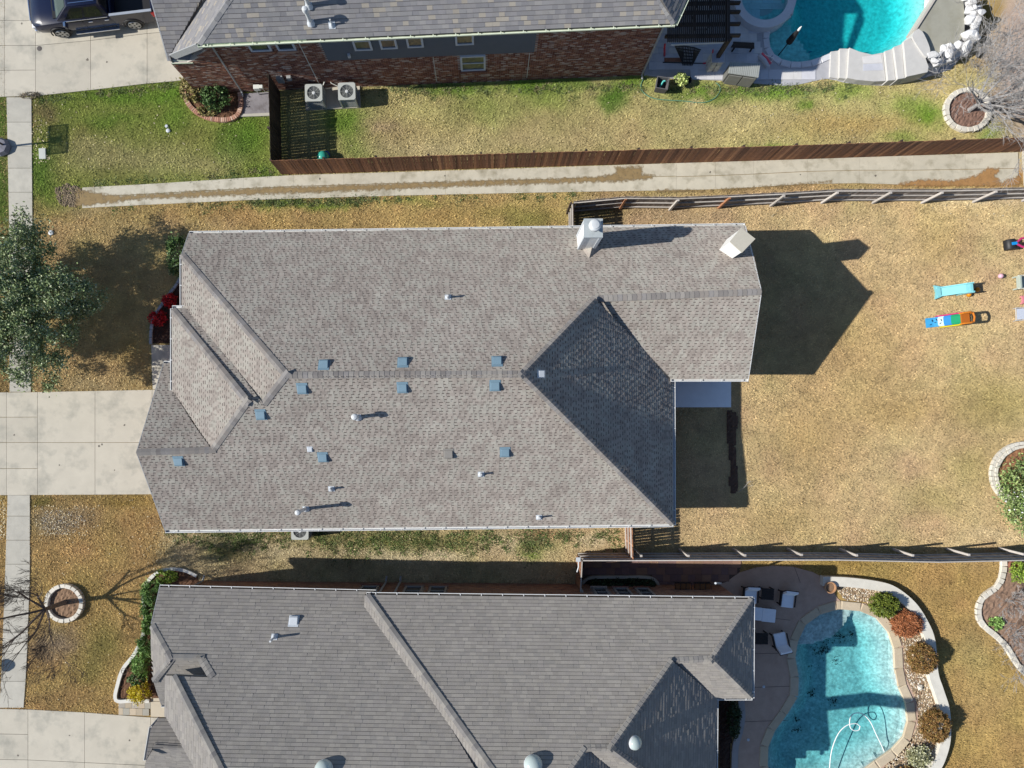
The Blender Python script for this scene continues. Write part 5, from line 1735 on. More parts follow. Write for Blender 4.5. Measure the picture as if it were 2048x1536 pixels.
while y < 176:
    x = 1280 + U(-10, 10)
    h_ = random.choice((12, 16, 16, 20))
    while x < 1670:
        w_ = random.choice((16, 22, 28))
        cs = [P(x + 1, y + 1), P(x + w_ - 1, y + 1), P(x + w_ - 1, y + h_ - 1), P(x + 1, y + h_ - 1)]
        X_, Y_ = np.array([c.x for c in cs]), np.array([c.y for c in cs])
        if inside(X_, Y_, DECK_TOP).all() and not inside(X_, Y_, inner).any():
            slabs(dt, [[(x, y), (x + w_, y), (x + w_, y + h_), (x, y + h_)]], PV, top=.055, gap=.006, name='paver', th=.05)
        x += w_
    y += h_
    row += 1
# raised spa
sp = thing('spa', 'round raised spa with wide rim at the edge of the turquoise pool', 'spa', tuple(P(1530, -8)))
ctr = P(1530, -8, .5)
ang = np.linspace(0, 2 * math.pi, 40, endpoint=False)
ring_o = [(ctr.x + 1.52 * math.cos(a), ctr.y + 1.52 * math.sin(a)) for a in ang]
ring_i = [(ctr.x + 1.14 * math.cos(a), ctr.y + 1.14 * math.sin(a)) for a in ang]
obj('rim', MB().prism(ring_o, -.4, .5, hole=ring_i), M_cop2, sp)
obj('basin', MB().prism(ring_i, -.45, -.4), M_plaster2, sp)
obj('bench', MB().prism([(ctr.x + 1.13 * math.cos(a), ctr.y + 1.13 * math.sin(a)) for a in ang], -.35, .05, hole=[(ctr.x + .7 * math.cos(a), ctr.y + .7 * math.sin(a)) for a in ang]), M_plaster2, sp)
obj('water', MB().prism([(ctr.x + 1.15 * math.cos(a), ctr.y + 1.15 * math.sin(a)) for a in ang], -.44, .42), M_water2, sp)
# steps, raised basin and boulders
ss = thing('stone_steps', 'white stone steps rising in two flights along the pool edge', 'steps', tuple(P(1720, 150)))
M_step = mat('white_step', S(214, 212, 208), .85, .06, 4, fine=.05)
def block(pts, z1, m=M_step, parent=ss, name='step'):
    return obj(name, MB().prism(W(pts), -.1, z1), m, parent, bevel=.012)
block([(1659,106),(1674,104),(1673,160),(1657,157)], .14)
block([(1674,103),(1690,103),(1686,163),(1673,161)], .28)
block([(1690,104),(1710,112),(1735,118),(1756,114),(1762,170),(1740,171),(1706,168),(1686,164)], .42, name='landing')
block([(1757,114),(1771,110),(1778,171),(1763,172)], .56)
block([(1771,109),(1787,103),(1792,170),(1779,172)], .70)
block([(1787,102),(1800,94),(1830,134),(1836,150),(1834,161),(1793,170)], .84, name='landing')
for i, pts in enumerate(([(1716,122),(1752,118),(1755,134),(1717,136)], [(1717,137),(1755,135),(1757,149),(1717,150)])):
    obj('inset_paver', MB().prism(W(pts), .40, .428), PV, ss)
bs = thing('raised_basin', 'raised shallow basin with grey floor beside the white boulders', 'basin', tuple(P(1870, 70)))
obj('basin_floor', MB().prism(W([(1887,-40),(1817,72),(1826,84),(1834,110),(1838,128),(1880,120),(1912,84),(1912,40),(1905,-20),(1905,-60)]), -.1, .62), mat('wet_plaster', S(172, 170, 156), .6, .08, 2.5, fine=.05, stain=(S(150, 146, 126), .6), sscale=1.0), bs)
obj('weir_wall', MB().bar(P(1884, -36) + Vector((0, 0, .35)), P(1813, 76) + Vector((0, 0, .35)), .1, .7), mat('weir_stone', S(206, 198, 188), .8, .06), bs)
obj('curved_wall', MB().prism(spline(W([(1802,92),(1814,78),(1822,84),(1832,104),(1837,122),(1830,134),(1818,120)]), .15, True), -.1, .92), M_step, bs)
bw_ = thing('boulder_wall', 'curved wall of heaped white boulders around the raised basin', 'wall', tuple(P(1915, 80)))
def boulder(parent, x, y, z, s, name='boulder'):
    bm = bmesh.new()
    bmesh.ops.create_icosphere(bm, subdivisions=2, radius=1.0)
    sd = U(0, 50)
    cut = [(Vector((U(-1, 1), U(-1, 1), U(-.3, 1))).normalized(), U(.45, .8)) for _ in range(13)]
    sx, sy, sz = s * U(.9, 1.4), s * U(.7, 1.05), s * U(.55, .8)
    rz = U(0, 3.14)
    R_ = Matrix.Rotation(rz, 4, 'Z')
    c = P(x, y)
    for v in bm.verts:
        p = v.co
        for n, d in cut:
            k = p.dot(n) - d
            if k > 0:
                p = p - n * k
        v.co = R_ @ Vector((p.x * sx, p.y * sy, p.z * sz)) + Vector((c.x, c.y, z))
    me = bpy.data.meshes.new(name)
    bm.to_mesh(me)
    bm.free()
    return obj(name, me, M_stone2, parent)
arc_out = spline([(1915,-20),(1922,8),(1940,30),(1944,55),(1938,84),(1918,112),(1890,128),(1858,138),(1836,146)], 17)
arc_in = spline([(1904,-12),(1912,12),(1922,34),(1926,58),(1920,84),(1900,104),(1872,114),(1846,128)], 19)
for x, y in arc_out:
    boulder(bw_, x + U(-3, 3), y + U(-3, 3), U(.2, .5), U(.32, .46))
for x, y in arc_in:
    boulder(bw_, x + U(-4, 4), y + U(-3, 3), U(.6, .9), U(.30, .46))
for _ in range(34):
    i = random.randrange(len(arc_in))
    boulder(bw_, arc_in[i][0] + U(-2, 16), arc_in[i][1] + U(-2, 12), U(.6, .95), U(.16, .30))
obj('wall_core', MB().prism(W([(1905,-40),(1914,12),(1930,36),(1933,60),(1926,86),(1906,108),(1876,122),(1846,134),(1838,150),(1860,142),(1894,130),(1922,112),(1942,84),(1948,54),(1943,28),(1926,4),(1920,-40)]), -.1, .45), M_stone2, bw_)

# pergola and what stands round it
pg_ = thing('pergola', 'dark wooden pergola with close slats beside the two storey house', 'pergola', tuple(P(1400, 50)))
HZ = 2.75
pbl = MB().box((0, 0, 0), (.045, 6.2, .1)).mesh('slat')
pbl.materials.append(WOODDK)
y0 = P(1400, 84, HZ).y
for i in range(31):
    x = P(1336 + i * 3.95, 40, HZ + .2).x
    inst('slat', pbl, Matrix.Translation((x, y0 + 3.0, HZ + .2)) @ Matrix.Rotation(.03 if False else 0.0, 4, 'Z'), pg_)
for yy in (8, 26, 50, 73, -14, -40):
    a, b = P(1330, yy, HZ), P(1480, yy - 2, HZ)
    obj('beam', MB().bar(a, b, .09, .2), WOODDK, pg_)
M_fas = mat('pale_fascia', S(188, 200, 214), .6, .04)
obj('fascia', MB().bar(P(1342, 89, HZ), P(1448, 84, HZ), .06, .14), M_fas, pg_)
obj('edge_beam', MB().bar(P(1456, 86, HZ + .02), P(1456, -70, HZ + .02), .12, .22), WOODDK, pg_)
ptop, pfoot = P(1455, 84, HZ), P(1436, 113, 1.0)
obj('post', MB().box((pfoot.x, pfoot.y, 1.85), (.17, .17, 1.75)), WOODDK, pg_)
obj('post', MB().box((P(1436, 113, 1).x, 21.5, 1.4), (.17, .17, 2.6)), WOODDK, pg_)
col_ = thing('stone_pillar', 'stacked white stone pillar carrying the pergola post', 'pillar', (pfoot.x, pfoot.y, 0))
for k in range(6):
    for j in range(4):
        a = j * math.pi / 2 + .05
        for q_ in (-.13, .13):
            c = Vector((pfoot.x, pfoot.y, .09 + k * .155)) + Matrix.Rotation(a, 3, 'Z') @ Vector((q_ + U(-.02, .02), -.23, 0))
            obj('stone', MB().box(c, (.24 * U(.8, 1), .1, .135), rz=a), M_stone, col_)
obj('core', MB().box((pfoot.x, pfoot.y, .48), (.44, .44, .9)), M_mortar, col_)
obj('cap', MB().box((pfoot.x, pfoot.y, .98), (.56, .56, .07)), mat('cap_stone', S(180, 184, 196), .8, .05), col_, bevel=.01)
# soft goal with black net and red tubes
gl = thing('toy_goal', 'children\'s goal with black net and red tubes under the pergola', 'toy goal', tuple(P(1375, 110)))
M_red = simple('red_tube', (0.5, 0.03, 0.06))
obj('upright', MB().tube([P(1329,112), P(1329,96,1.4)], .05, 8).tube([P(1329,96,1.4), P(1330,88,1.6)], .045, 8), M_red, gl, smooth=True)
obj('upright', MB().tube([P(1424,118), P(1426,100,1.4)], .035, 8), M_red, gl, smooth=True)
obj('ground_bar', MB().tube([P(1325,126) + Vector((0, 0, .06)), P(1405,128) + Vector((0, 0, .06))], .025, 8), M_black, gl, smooth=True)
obj('bar_end', MB().tube([P(1405,128) + Vector((0, 0, .06)), P(1413,127.5) + Vector((0, 0, .06))], .04, 8), M_red, gl, smooth=True)
nm = MB()
nt_top = [P(1350,92,1.3), P(1368,92,1.35), P(1388,95,1.35), P(1402,100,1.3)]
nt_bot = [P(1362,118,.1), P(1366,131,.08), P(1384,131,.08), P(1390,120,.1)]
for i in range(3):
    for k in range(6):
        for s_ in range(6):
            a = nt_top[i].lerp(nt_top[i + 1], k / 6).lerp(nt_bot[i].lerp(nt_bot[i + 1], k / 6), s_ / 6)
            b = nt_top[i].lerp(nt_top[i + 1], k / 6).lerp(nt_bot[i].lerp(nt_bot[i + 1], k / 6), (s_ + 1) / 6)
            c = nt_top[i].lerp(nt_top[i + 1], (k + 1) / 6).lerp(nt_bot[i].lerp(nt_bot[i + 1], (k + 1) / 6), s_ / 6)
            nm.bar(a, b, .035).bar(a, c, .035)
obj('net', nm, M_black, gl)
mt_ = thing('doormat', 'brown mat lying on the deck beneath the red toy goal', 'mat', tuple(P(1345, 120)))
obj('mat', MB().prism(W([(1328,117),(1363,117),(1363,125),(1328,125)]), .055, .075), mat('coir', S(150, 104, 84), .95, .2, 9, fine=.2), mt_)
# storage box with slatted lid
sb = thing('storage_box', 'grey slatted deck box standing crooked on the pool deck', 'deck box', tuple(P(1490, 148)))
bh = 1.05
bq = [P(1460, 124, bh), P(1521, 127, bh), P(1517, 155, bh), P(1457, 146, bh)]
M_box = mat('grey_resin', S(172, 176, 172), .7, .05, 4, isl=.05)
low = [(p.x, p.y) for p in bq]
obj('body', MB().prism(offset(low, -.05), .05, bh - .06), mat('dark_resin', S(120, 120, 116), .7, .05), sb)
NS = 16
for i in range(NS):
    a0, a1 = bq[0].lerp(bq[1], (i + .06) / NS), bq[0].lerp(bq[1], (i + .94) / NS)
    b0_, b1_ = bq[3].lerp(bq[2], (i + .06) / NS), bq[3].lerp(bq[2], (i + .94) / NS)
    obj('slat', MB().prism([tuple(a0[:2]), tuple(a1[:2]), tuple(b1_[:2]), tuple(b0_[:2])], bh - .06, bh), M_box, sb)
for i in range(2):
    a, b = bq[3].lerp(bq[2], .06 + .46 * i), bq[3].lerp(bq[2], .48 + .46 * i)
    obj('door', MB().bar((a.x, a.y - .02, .5), (b.x, b.y - .02, .5), .03, .84), mat('door_resin', S(140, 140, 134), .7, .05) if i == 0 else bpy.data.materials['door_resin'], sb)
# pool float
fl = thing('pool_float', 'red striped grey inflatable float leaning behind the deck box', 'float', tuple(P(1525, 128)))
obj('body', MB().tube([P(1514,116) + Vector((0, 0, .3)), P(1524,127) + Vector((0, 0, .3)), P(1532,138) + Vector((0, 0, .22))], [.12, .14, .12], 10), simple('grey_vinyl', (0.5, 0.5, 0.52)), fl, smooth=True)
obj('stripe', MB().tube([P(1517,115) + Vector((0, 0, .36)), P(1527,125) + Vector((0, 0, .36)), P(1536,134) + Vector((0, 0, .28))], .085, 8), simple('red_vinyl', (0.62, 0.08, 0.12)), fl, smooth=True)
obj('handle', MB().tube([P(1517,115) + Vector((0, 0, .4)), P(1541,125) + Vector((0, 0, .4)), P(1536,131) + Vector((0, 0, .35))], .02, 6), M_white, fl, smooth=True)
bn = thing('bench', 'dark bench in the shade behind the stone pillar', 'bench', tuple(P(1480, 98)))
for k in range(5):
    obj('seat_slat', MB().bar(P(1460, 94 + k * 2.4) + Vector((0, 0, .43)), P(1502, 96 + k * 2.4) + Vector((0, 0, .43)), .05, .03), WOODDK, bn)
for x in (1463, 1499):
    for y in (95, 104):
        obj('leg', MB().box(P(x, y) + Vector((0, 0, .2)), (.06, .06, .42)), WOODDK, bn)
um_ = thing('parasol', 'furled black parasol with white tip standing in the pool ledge', 'parasol', tuple(P(1562, 104)))
pu = P(1562, 104)
obj('pole', MB().tube([pu + Vector((0, 0, -.3)), pu + Vector((0, 0, 2.15))], .025, 8), M_darkmetal, um_)
obj('canopy', MB().lathe([(.05, .85), (.16, .95), (.15, 1.3), (.1, 1.7), (.05, 1.95)], pu, 9), simple('black_canvas', (0.015, 0.015, 0.018), .8), um_)
obj('tip', MB().lathe([(.055, 1.95), (.05, 2.1), (.02, 2.25)], pu, 8), M_white, um_)
for x, y in ((1643,82),(1685,83)):
    obj('drain_cover', MB().lathe([(.12, 0), (.12, .02)], P(x, y, 0) + Vector((0, 0, -1.18)), 14), simple('drain_blue', (.05, .2, .3)), pt_)
# planter and the small leafy plant, garden hose
pk = thing('planter', 'square dark planter with a turquoise tool inside on the grass', 'planter', tuple(P(1320, 170)))
cc_ = P(1325, 166, .55)
mb = MB()
q4 = [Vector((math.cos(a), math.sin(a), 0)) for a in (.62, 2.2, 3.76, 5.33)]
rim_o, rim_i, ft = [q * .42 for q in q4], [q * .36 for q in q4], [q * .34 for q in q4]
C0 = Vector((cc_.x, cc_.y, 0))
vs = [C0 + p + Vector((0, 0, .02)) for p in ft] + [C0 + p + Vector((0, 0, .58)) for p in rim_o] + [C0 + p + Vector((0, 0, .58)) for p in rim_i] + [C0 + p * .9 + Vector((0, 0, .1)) for p in ft]
fs = [(i, (i + 1) % 4, 4 + (i + 1) % 4, 4 + i) for i in range(4)] + [(4 + i, 4 + (i + 1) % 4, 8 + (i + 1) % 4, 8 + i) for i in range(4)] + [(8 + i, 8 + (i + 1) % 4, 12 + (i + 1) % 4, 12 + i) for i in range(4)] + [(12, 13, 14, 15), (3, 2, 1, 0)]
obj('pot', mb.add(vs, fs), mat('charcoal_planter', S(104, 104, 106), .7, .08), pk)
obj('tool', MB().tube([C0 + Vector((-.08, -.1, .3)), C0 + Vector((.06, .12, .5)), C0 + Vector((.14, .1, .55))], .04, 7), simple('teal_plastic', (.05, .42, .38)), pk, smooth=True)
ho = obj('garden_hose', MB().tube([P(x, y) + Vector((0, 0, .03)) for x, y in spline([(1288,157),(1282,168),(1283,180),(1292,190),(1310,198),(1340,201),(1372,203),(1400,206),(1420,202),(1433,193),(1440,181),(1438,171),(1431,166)], 3)], .02, 6), simple('green_hose', (.10, .25, .17)), smooth=True)
tag(ho, 'thin green garden hose looping over the grass by the planter', 'hose')

# ------------------------------------------------------------------ foliage
def leaf_mesh(name, cs, size, aspect=.5, up=0.3, curl=0.0):
    """one folded quad per centre, random orientation"""
    n = len(cs)
    d = rng.normal(size=(n, 3))
    d[:, 2] += up
    d /= np.linalg.norm(d, axis=1)[:, None]
    r_ = rng.normal(size=(n, 3))
    e = np.cross(d, r_)
    e /= np.linalg.norm(e, axis=1)[:, None]
    f = np.cross(d, e)
    s = (size * rng.uniform(.6, 1.3, n))[:, None]
    e, f = e * s, f * s * aspect
    V = np.zeros((n, 4, 3))
    V[:, 0], V[:, 1], V[:, 2], V[:, 3] = cs - e, cs + f, cs + e, cs - f
    return mesh_np(name, V.reshape(-1, 3), np.arange(4 * n).reshape(n, 4))
def crown_points(n, rx, ry, rz, clumps, spread, shell=0.6):
    """centres of leaves gathered in clumps through an ellipsoid"""
    c = rng.normal(size=(clumps, 3))
    c /= np.linalg.norm(c, axis=1)[:, None]
    c *= (rng.uniform(shell ** 3, 1, clumps) ** (1 / 3))[:, None]
    k = rng.integers(0, clumps, n)
    p = c[k] + rng.normal(size=(n, 3)) * spread * rng.uniform(.5, 1.2, clumps)[k][:, None]
    return p * np.array([rx, ry, rz])
def leafmat(name, cols, rough=.6):
    return mat(name, cols[0], rough, .12, 3.0, isl=.35, ramp=cols if len(cols) > 1 else None, spec=.35)
def bush(name, label, x, y, h, rx, ry, rz, m, n=1500, size=.05, clumps=40, spread=.16, shell=.75, aspect=.5, cat='shrub', group=None, stems=5, up=.5):
    base = P(x, y)
    r_ = thing(name, label, cat, tuple(base), group)
    pts = crown_points(n, rx, ry, rz, clumps, spread, shell)
    pts[:, 2] = np.abs(pts[:, 2] + rz * .2) if h <= rz else pts[:, 2]
    pts += np.array([base.x, base.y, h])
    pts[:, 2] = np.maximum(pts[:, 2], .04)
    obj('foliage', leaf_mesh('foliage', pts, size, aspect, up), m, r_)
    sm_ = MB()
    for _ in range(stems):
        a = U(0, 6.28)
        e = base + Vector((math.cos(a) * rx * .6, math.sin(a) * ry * .6, h + rz * .4))
        sm_.tube([base, base.lerp(e, .5) + Vector((0, 0, .1)), e], [.025, .018, .008], 5)
    obj('stems', sm_, M_bark, r_)
    return r_
M_bark = mat('bark', (0.11, 0.085, 0.065), .9, .2, 9, fine=.2)
M_twig = mat('grey_twig', (0.29, 0.28, 0.275), .9, .15, 9)
M_twigdk = mat('brown_twig', (0.12, 0.095, 0.08), .9, .15, 9)
# live oak, half outside the frame
OAKL = mat('oak_leaf', (.15,.2,.1), .6, .12, 3.0, isl=.35, spec=.12, ramp=[(.18,.235,.105), (.24,.30,.14), (.145,.195,.08), (.32,.37,.205), (.20,.27,.115), (.44,.475,.315), (.165,.22,.095), (.26,.325,.17)])
ob_ = P(88, 632)
oak = thing('oak_tree', 'evergreen oak with dense dark green crown over the sidewalk', 'tree', tuple(ob_))
cr_ = crown_points(92000, 3.85, 3.75, 2.1, 400, .06, .18)
wob = 1 + .12 * np.sin(np.arctan2(cr_[:, 1], cr_[:, 0]) * 5 + 1) + .08 * np.sin(np.arctan2(cr_[:, 1], cr_[:, 0]) * 9)
cr_[:, :2] *= wob[:, None]
cr_ += np.array([ob_.x + .2, ob_.y, 3.4])
obj('crown', leaf_mesh('crown', cr_, .06, .5, .4), OAKL, oak)
tk = MB()
def limb(mb, a, d, L, r, depth, spread=.6, up=.15, tips=None, shrink=.62, n=3, sides=5):
    pts, rad = [a], [r]
    p, dd = a.copy(), d.normalized()
    k = 3
    for i in range(k):
        dd = (dd + Vector((U(-1, 1), U(-1, 1), U(-1, 1))) * .16 + Vector((0, 0, up * .3))).normalized()
        p = p + dd * (L / k)
        pts.append(p.copy())
        rad.append(r * (1 - .42 * (i + 1) / k))
    mb.tube(pts, rad, sides if depth > 1 else 3, cap=False)
    if depth <= 0:
        if tips is not None:
            tips.append(p)
        return
    for i in range(n):
        q = pts[2] if i == 0 and depth > 1 else (pts[1].lerp(pts[3], U(.4, 1)))
        nd = (dd + Vector((U(-1, 1), U(-1, 1), U(-.7, 1))) * spread + Vector((0, 0, up))).normalized()
        limb(mb, q, nd, L * shrink * U(.8, 1.2), max(rad[-1] * U(.6, .8), .0065), depth - 1, spread, up, tips, shrink, n, sides)
tk.tube([ob_ + Vector((0, 0, -.1)), ob_ + Vector((.05, 0, .9)), ob_ + Vector((0, .05, 1.8))], [.24, .17, .16], 8)
for i in range(6):
    a = i * 1.05 + U(-.3, .3)
    limb(tk, ob_ + Vector((0, 0, 1.6 + U(-.2, .3))), Vector((math.cos(a), math.sin(a), .55)), 1.9, .1, 2, .6, .1, None, .6, 3)
obj('trunk', tk, M_bark, oak)
def bare_tree(name, label, x, y, L, r, depth, m, lean=(0, 0), n=3, spread=.62, cat='tree', trunk=1.4, first=4, shrink=.66, up=.2):
    b = P(x, y)
    t = thing(name, label, cat, tuple(b))
    tm_ = MB()
    top = b + Vector((lean[0], lean[1], trunk))
    tm_.tube([b + Vector((0, 0, -.1)), b.lerp(top, .5), top], [r * 1.25, r, r * .9], 8)
    obj('trunk', tm_, m, t)
    for i in range(first):
        a = 6.283 * i / first + U(-.4, .4)
        bm_ = MB()
        limb(bm_, top - Vector((0, 0, U(0, .25))), Vector((math.cos(a) * .75, math.sin(a) * .75, .8)), L * U(.85, 1.1), r * .55, depth, spread, up, None, shrink, n, 5)
        obj('branch', bm_, m, t)
    return t
bare_tree('bare_tree', 'leafless young tree standing in the white ring on the orange lawn', 132, 1204, 1.95, .11, 6, M_twigdk, lean=(-.15, .02), trunk=1.5, first=6, n=3, spread=.62, shrink=.72)
bare_tree('bare_tree', 'large leafless grey tree standing in the ring at top right', 1936, 222, 2.0, .10, 6, M_twig, lean=(.05, .05), trunk=.8, first=9, n=3, spread=.8, shrink=.74, up=.05)
for x, y, lb in ((2030, 1262, 'bare grey twiggy shrub in the cream edged bed, upper one'), (2044, 1318, 'bare grey twiggy shrub in the cream edged bed, lower one'), (2018, 1200, 'small bare twiggy shrub beside the yellow green plant')):
    bare_tree('bare_shrub', lb, x, y, .95 if y != 1200 else .55, .022, 4, M_twig, trunk=.15, first=9 if y != 1200 else 6, n=3, spread=.8, cat='shrub', shrink=.7, up=.05)['group'] = 'bare shrubs in the right bed'
gl_ = lambda nm, *c: leafmat(nm, [S(*q, 1.4) for q in c])
L_dark = gl_('dark_green_leaf', (66,92,48), (80,108,56), (54,78,42), (96,124,70))
L_olive = gl_('olive_leaf', (150,140,82), (128,122,70), (166,150,96), (110,108,60), (98,84,54))
L_green = gl_('green_leaf', (112,146,70), (130,164,88), (96,128,60), (146,178,106))
L_red = gl_('red_leaf', (196,30,40), (150,18,30), (214,48,52), (120,14,26))
L_yel = gl_('yellow_leaf', (206,190,40), (188,170,34), (220,206,60), (170,150,36))
L_brown = gl_('brown_leaf', (142,106,62), (126,92,54), (156,120,72), (112,92,50), (130,112,60))
L_rust = gl_('rust_leaf', (168,104,64), (150,92,58), (184,122,80), (136,86,56))
L_lime = gl_('lime_leaf', (138,160,60), (118,146,50), (152,172,76), (96,124,46))
L_pale = gl_('pale_leaf', (176,176,140), (150,150,110), (196,196,170), (122,124,84))
bush('shrub', 'straw coloured loose shrub in the brick edged bed', 391, 186, .35, .52, .62, .38, L_olive, 1500, .06)
bush('shrub', 'dense green shrub in the brick edged bed', 438, 203, .4, .62, .58, .42, L_dark, 2400, .055)
bush('shrub', 'small grey green plants at the foot of the brick edged bed', 418, 226, .15, .55, .22, .15, L_olive, 500, .05)
bush('shrub', 'tall dark green shrub against the front corner of the middle house', 376, 522, .95, .55, .95, .85, L_dark, 3000, .06)
bush('shrub', 'bright red shrub, upper one of the pair in the dark bed', 344, 603, .28, .30, .30, .26, L_red, 1000, .055, group='red shrubs')
bush('shrub', 'dull red shrub, lower one of the pair in the dark bed', 321, 638, .3, .36, .36, .28, L_red, 1000, .055, group='red shrubs')
bush('shrub', 'yellow flowering shrub beside the tan entry pavers', 290, 1378, .38, .48, .55, .4, L_yel, 2600, .04)
bush('shrub', 'small dark green shrub behind the yellow one', 281, 1354, .3, .42, .3, .3, L_dark, 900, .05)
for i, (x, y, rx, ry) in enumerate(((312,1178,.5,.6),(308,1212,.42,.55),(306,1246,.3,.4),(300,1285,.42,.42),(290,1322,.42,.55))):
    nm = ('topmost', 'second from the top', 'third from the top', 'fourth from the top', 'lowest')[i]
    bush('shrub', 'strappy green plant along the white kerb, %s of five' % nm, x, y, .3, rx, ry, .32, L_green, 1300, .12, aspect=.14, group='strappy plants along the kerb', up=0)
bush('shrub', 'low yellow green shrub inside the white arc by the bottom house', 338, 1150, .3, .5, .3, .28, L_lime, 1100, .05)
bush('shrub', 'clipped dark green round bush beside the pebble bed', 1757, 1205, .5, .68, .58, .45, gl_('boxwood_leaf', (108,118,40), (90,104,36), (126,134,52), (74,90,34)), 8000, .045, clumps=360, spread=.07)
bush('shrub', 'rust coloured low grassy shrub next to the green bush', 1803, 1243, .32, .72, .62, .32, L_rust, 8500, .085, aspect=.14, clumps=300, spread=.09, up=1)
bush('shrub', 'round brown bush halfway down the pebble bed', 1828, 1308, .5, .72, .74, .5, L_brown, 9500, .05, clumps=420, spread=.06, aspect=.3)
bush('shrub', 'large round brown bush lower in the pebble bed', 1853, 1440, .5, .74, .80, .5, L_brown, 11000, .05, clumps=460, spread=.06, aspect=.3)
bush('shrub', 'pale speckled grey green plant near the pool bottom edge', 1829, 1506, .3, .55, .45, .3, L_pale, 2600, .05, clumps=120)
bush('shrub', 'brown shrub at the bottom edge below the pale plant', 1800, 1542, .3, .7, .4, .35, L_brown, 1800, .055, clumps=80)
bush('shrub', 'yellow green shrub in the cream edged bed', 2026, 1140, .35, .42, .5, .35, L_lime, 1600, .05)
bush('shrub', 'small green plant low among the bare twigs', 1990, 1246, .1, .4, .3, .14, L_green, 500, .06)
fb = bush('shrub', 'large green bush with white flowers in the round bed', 2037, 985, .75, 1.5, 1.75, .7, gl_('olive_green_leaf', (118,140,78), (138,156,94), (98,120,64), (158,172,116)), 7000, .065, clumps=150, spread=.15, shell=.35)
ft_ = rng.normal(size=(90, 3)) * np.array([.5, .5, .1]) + np.array([P(2020, 1000).x, P(2020, 1000).y, 1.3])
obj('flowers', leaf_mesh('flowers', ft_, .045, .8, 1), M_white, fb)
bush('shrub', 'small loose leafy plant beside the square planter', 1359, 165, .25, .34, .3, .25, gl_('lettuce_leaf', (170,184,110), (150,168,92), (190,200,130)), 500, .07)
bk = thing('flower_pot', 'black pot behind the small leafy plant', 'pot', tuple(P(1372, 166)))
obj('pot', MB().lathe([(.13, 0), (.19, .3), (.2, .32), (.16, .32), (.14, .2)], P(1372, 166), 14), M_black, bk, smooth=True)
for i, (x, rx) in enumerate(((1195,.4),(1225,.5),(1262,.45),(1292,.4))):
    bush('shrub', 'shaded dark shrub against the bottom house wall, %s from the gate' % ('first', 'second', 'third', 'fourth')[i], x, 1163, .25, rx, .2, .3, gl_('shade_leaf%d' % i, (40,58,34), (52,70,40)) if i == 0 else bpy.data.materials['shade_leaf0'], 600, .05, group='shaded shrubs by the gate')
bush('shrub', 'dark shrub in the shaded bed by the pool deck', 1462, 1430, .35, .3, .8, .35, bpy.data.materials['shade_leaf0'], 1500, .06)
tw = thing('dead_branch', 'pale dead branch lying on the black soil strip', 'branch', tuple(P(1478, 980)))
twm = MB()
limb(twm, P(1474, 984) + Vector((0, 0, .12)), Vector((.5, .3, .1)), .5, .012, 2, .8, .05, None, .6, 3, 4)
obj('stick', twm, M_twig, tw)
wd_ = bush('dry_weeds', 'dry grey weed tuft at the corner of driveway and sidewalk', 62, 192, .06, .5, .16, .1, gl_('dry_weed', (150,138,116), (128,116,96)), 260, .1, aspect=.08, cat='weeds', up=0)
# ------------------------------------------------------------------ small things
def condenser(label, group='air conditioner condensers'):
    t = thing('air_conditioner', label, 'air conditioner', (0, 0, 0), group)
    b, hgt = .39, .86
    M_case = M_acc
    obj('case', MB().box((0, 0, hgt / 2), (b * 1.9, b * 1.9, hgt - .04)), mat('coil_dark', (.06, .065, .07), .6, .1) if 'coil_dark' not in bpy.data.materials else bpy.data.materials['coil_dark'], t)
    for sx in (-1, 1):
        for sy in (-1, 1):
            obj('corner_post', MB().box((sx * b * .95, sy * b * .95, hgt / 2), (.07, .07, hgt)), M_case, t)
    lv = MB().box((0, 0, 0), (b * 1.8, .02, .03)).mesh('louvre')
    lv.materials.append(M_case)
    for k in range(9):
        for s in range(4):
            a = s * math.pi / 2
            inst('louvre', lv, Matrix.Rotation(a, 4, 'Z') @ Matrix.Translation((0, b * .96, .1 + k * .085)), t)
    ring = [(.315 * math.cos(a), .315 * math.sin(a)) for a in np.linspace(0, 6.283, 28, endpoint=False)]
    c = .41
    sq = [(c - .07, -c), (c, -c + .07), (c, c - .07), (c - .07, c), (-c + .07, c), (-c, c - .07), (-c, -c + .07), (-c + .07, -c)]
    obj('top_panel', MB().prism(sq, hgt - .03, hgt + .03, hole=ring), M_case, t)
    obj('shroud', MB().lathe([(.31, hgt - .3), (.31, hgt - .29)], (0, 0, 0), 24), bpy.data.materials['coil_dark'], t)
    fan = MB()
    for k in range(5):
        a = k * 6.283 / 5
        fan.add([Matrix.Rotation(a, 3, 'Z') @ Vector(v) for v in ((.06, -.04, hgt - .16), (.29, -.1, hgt - .19), (.29, .1, hgt - .13), (.06, .04, hgt - .13))], [(0, 1, 2, 3)])
    obj('fan', fan, M_metal, t)
    obj('hub', MB().lathe([(.08, hgt - .12), (.08, hgt + .02), (.06, hgt + .04)], (0, 0, 0), 16), M_metal, t, smooth=True)
    gm_ = MB()
    for rr_ in (.12, .17, .22, .27):
        gm_.tube([(rr_ * math.cos(a), rr_ * math.sin(a), hgt + .03) for a in np.linspace(0, 6.283, 25)], .004, 3, cap=False)
    for k in range(8):
        a = k * math.pi / 4
        gm_.bar((.06 * math.cos(a), .06 * math.sin(a), hgt + .03), (.315 * math.cos(a), .315 * math.sin(a), hgt + .03), .007)
    obj('grille', gm_, M_case, t)
    return t
M_acc = mat('condenser_enamel', S(196, 200, 196), .5, .04)
c1 = condenser('condenser on the pad nearer the dark brown screen fence')
q = P(628, 187, .9)
place(c1, (q.x, q.y, .1), .02)
q = P(694, 184, .9)
dup(c1, (q.x, q.y, .1), .03, 'condenser on the pad farther from the dark brown screen fence')
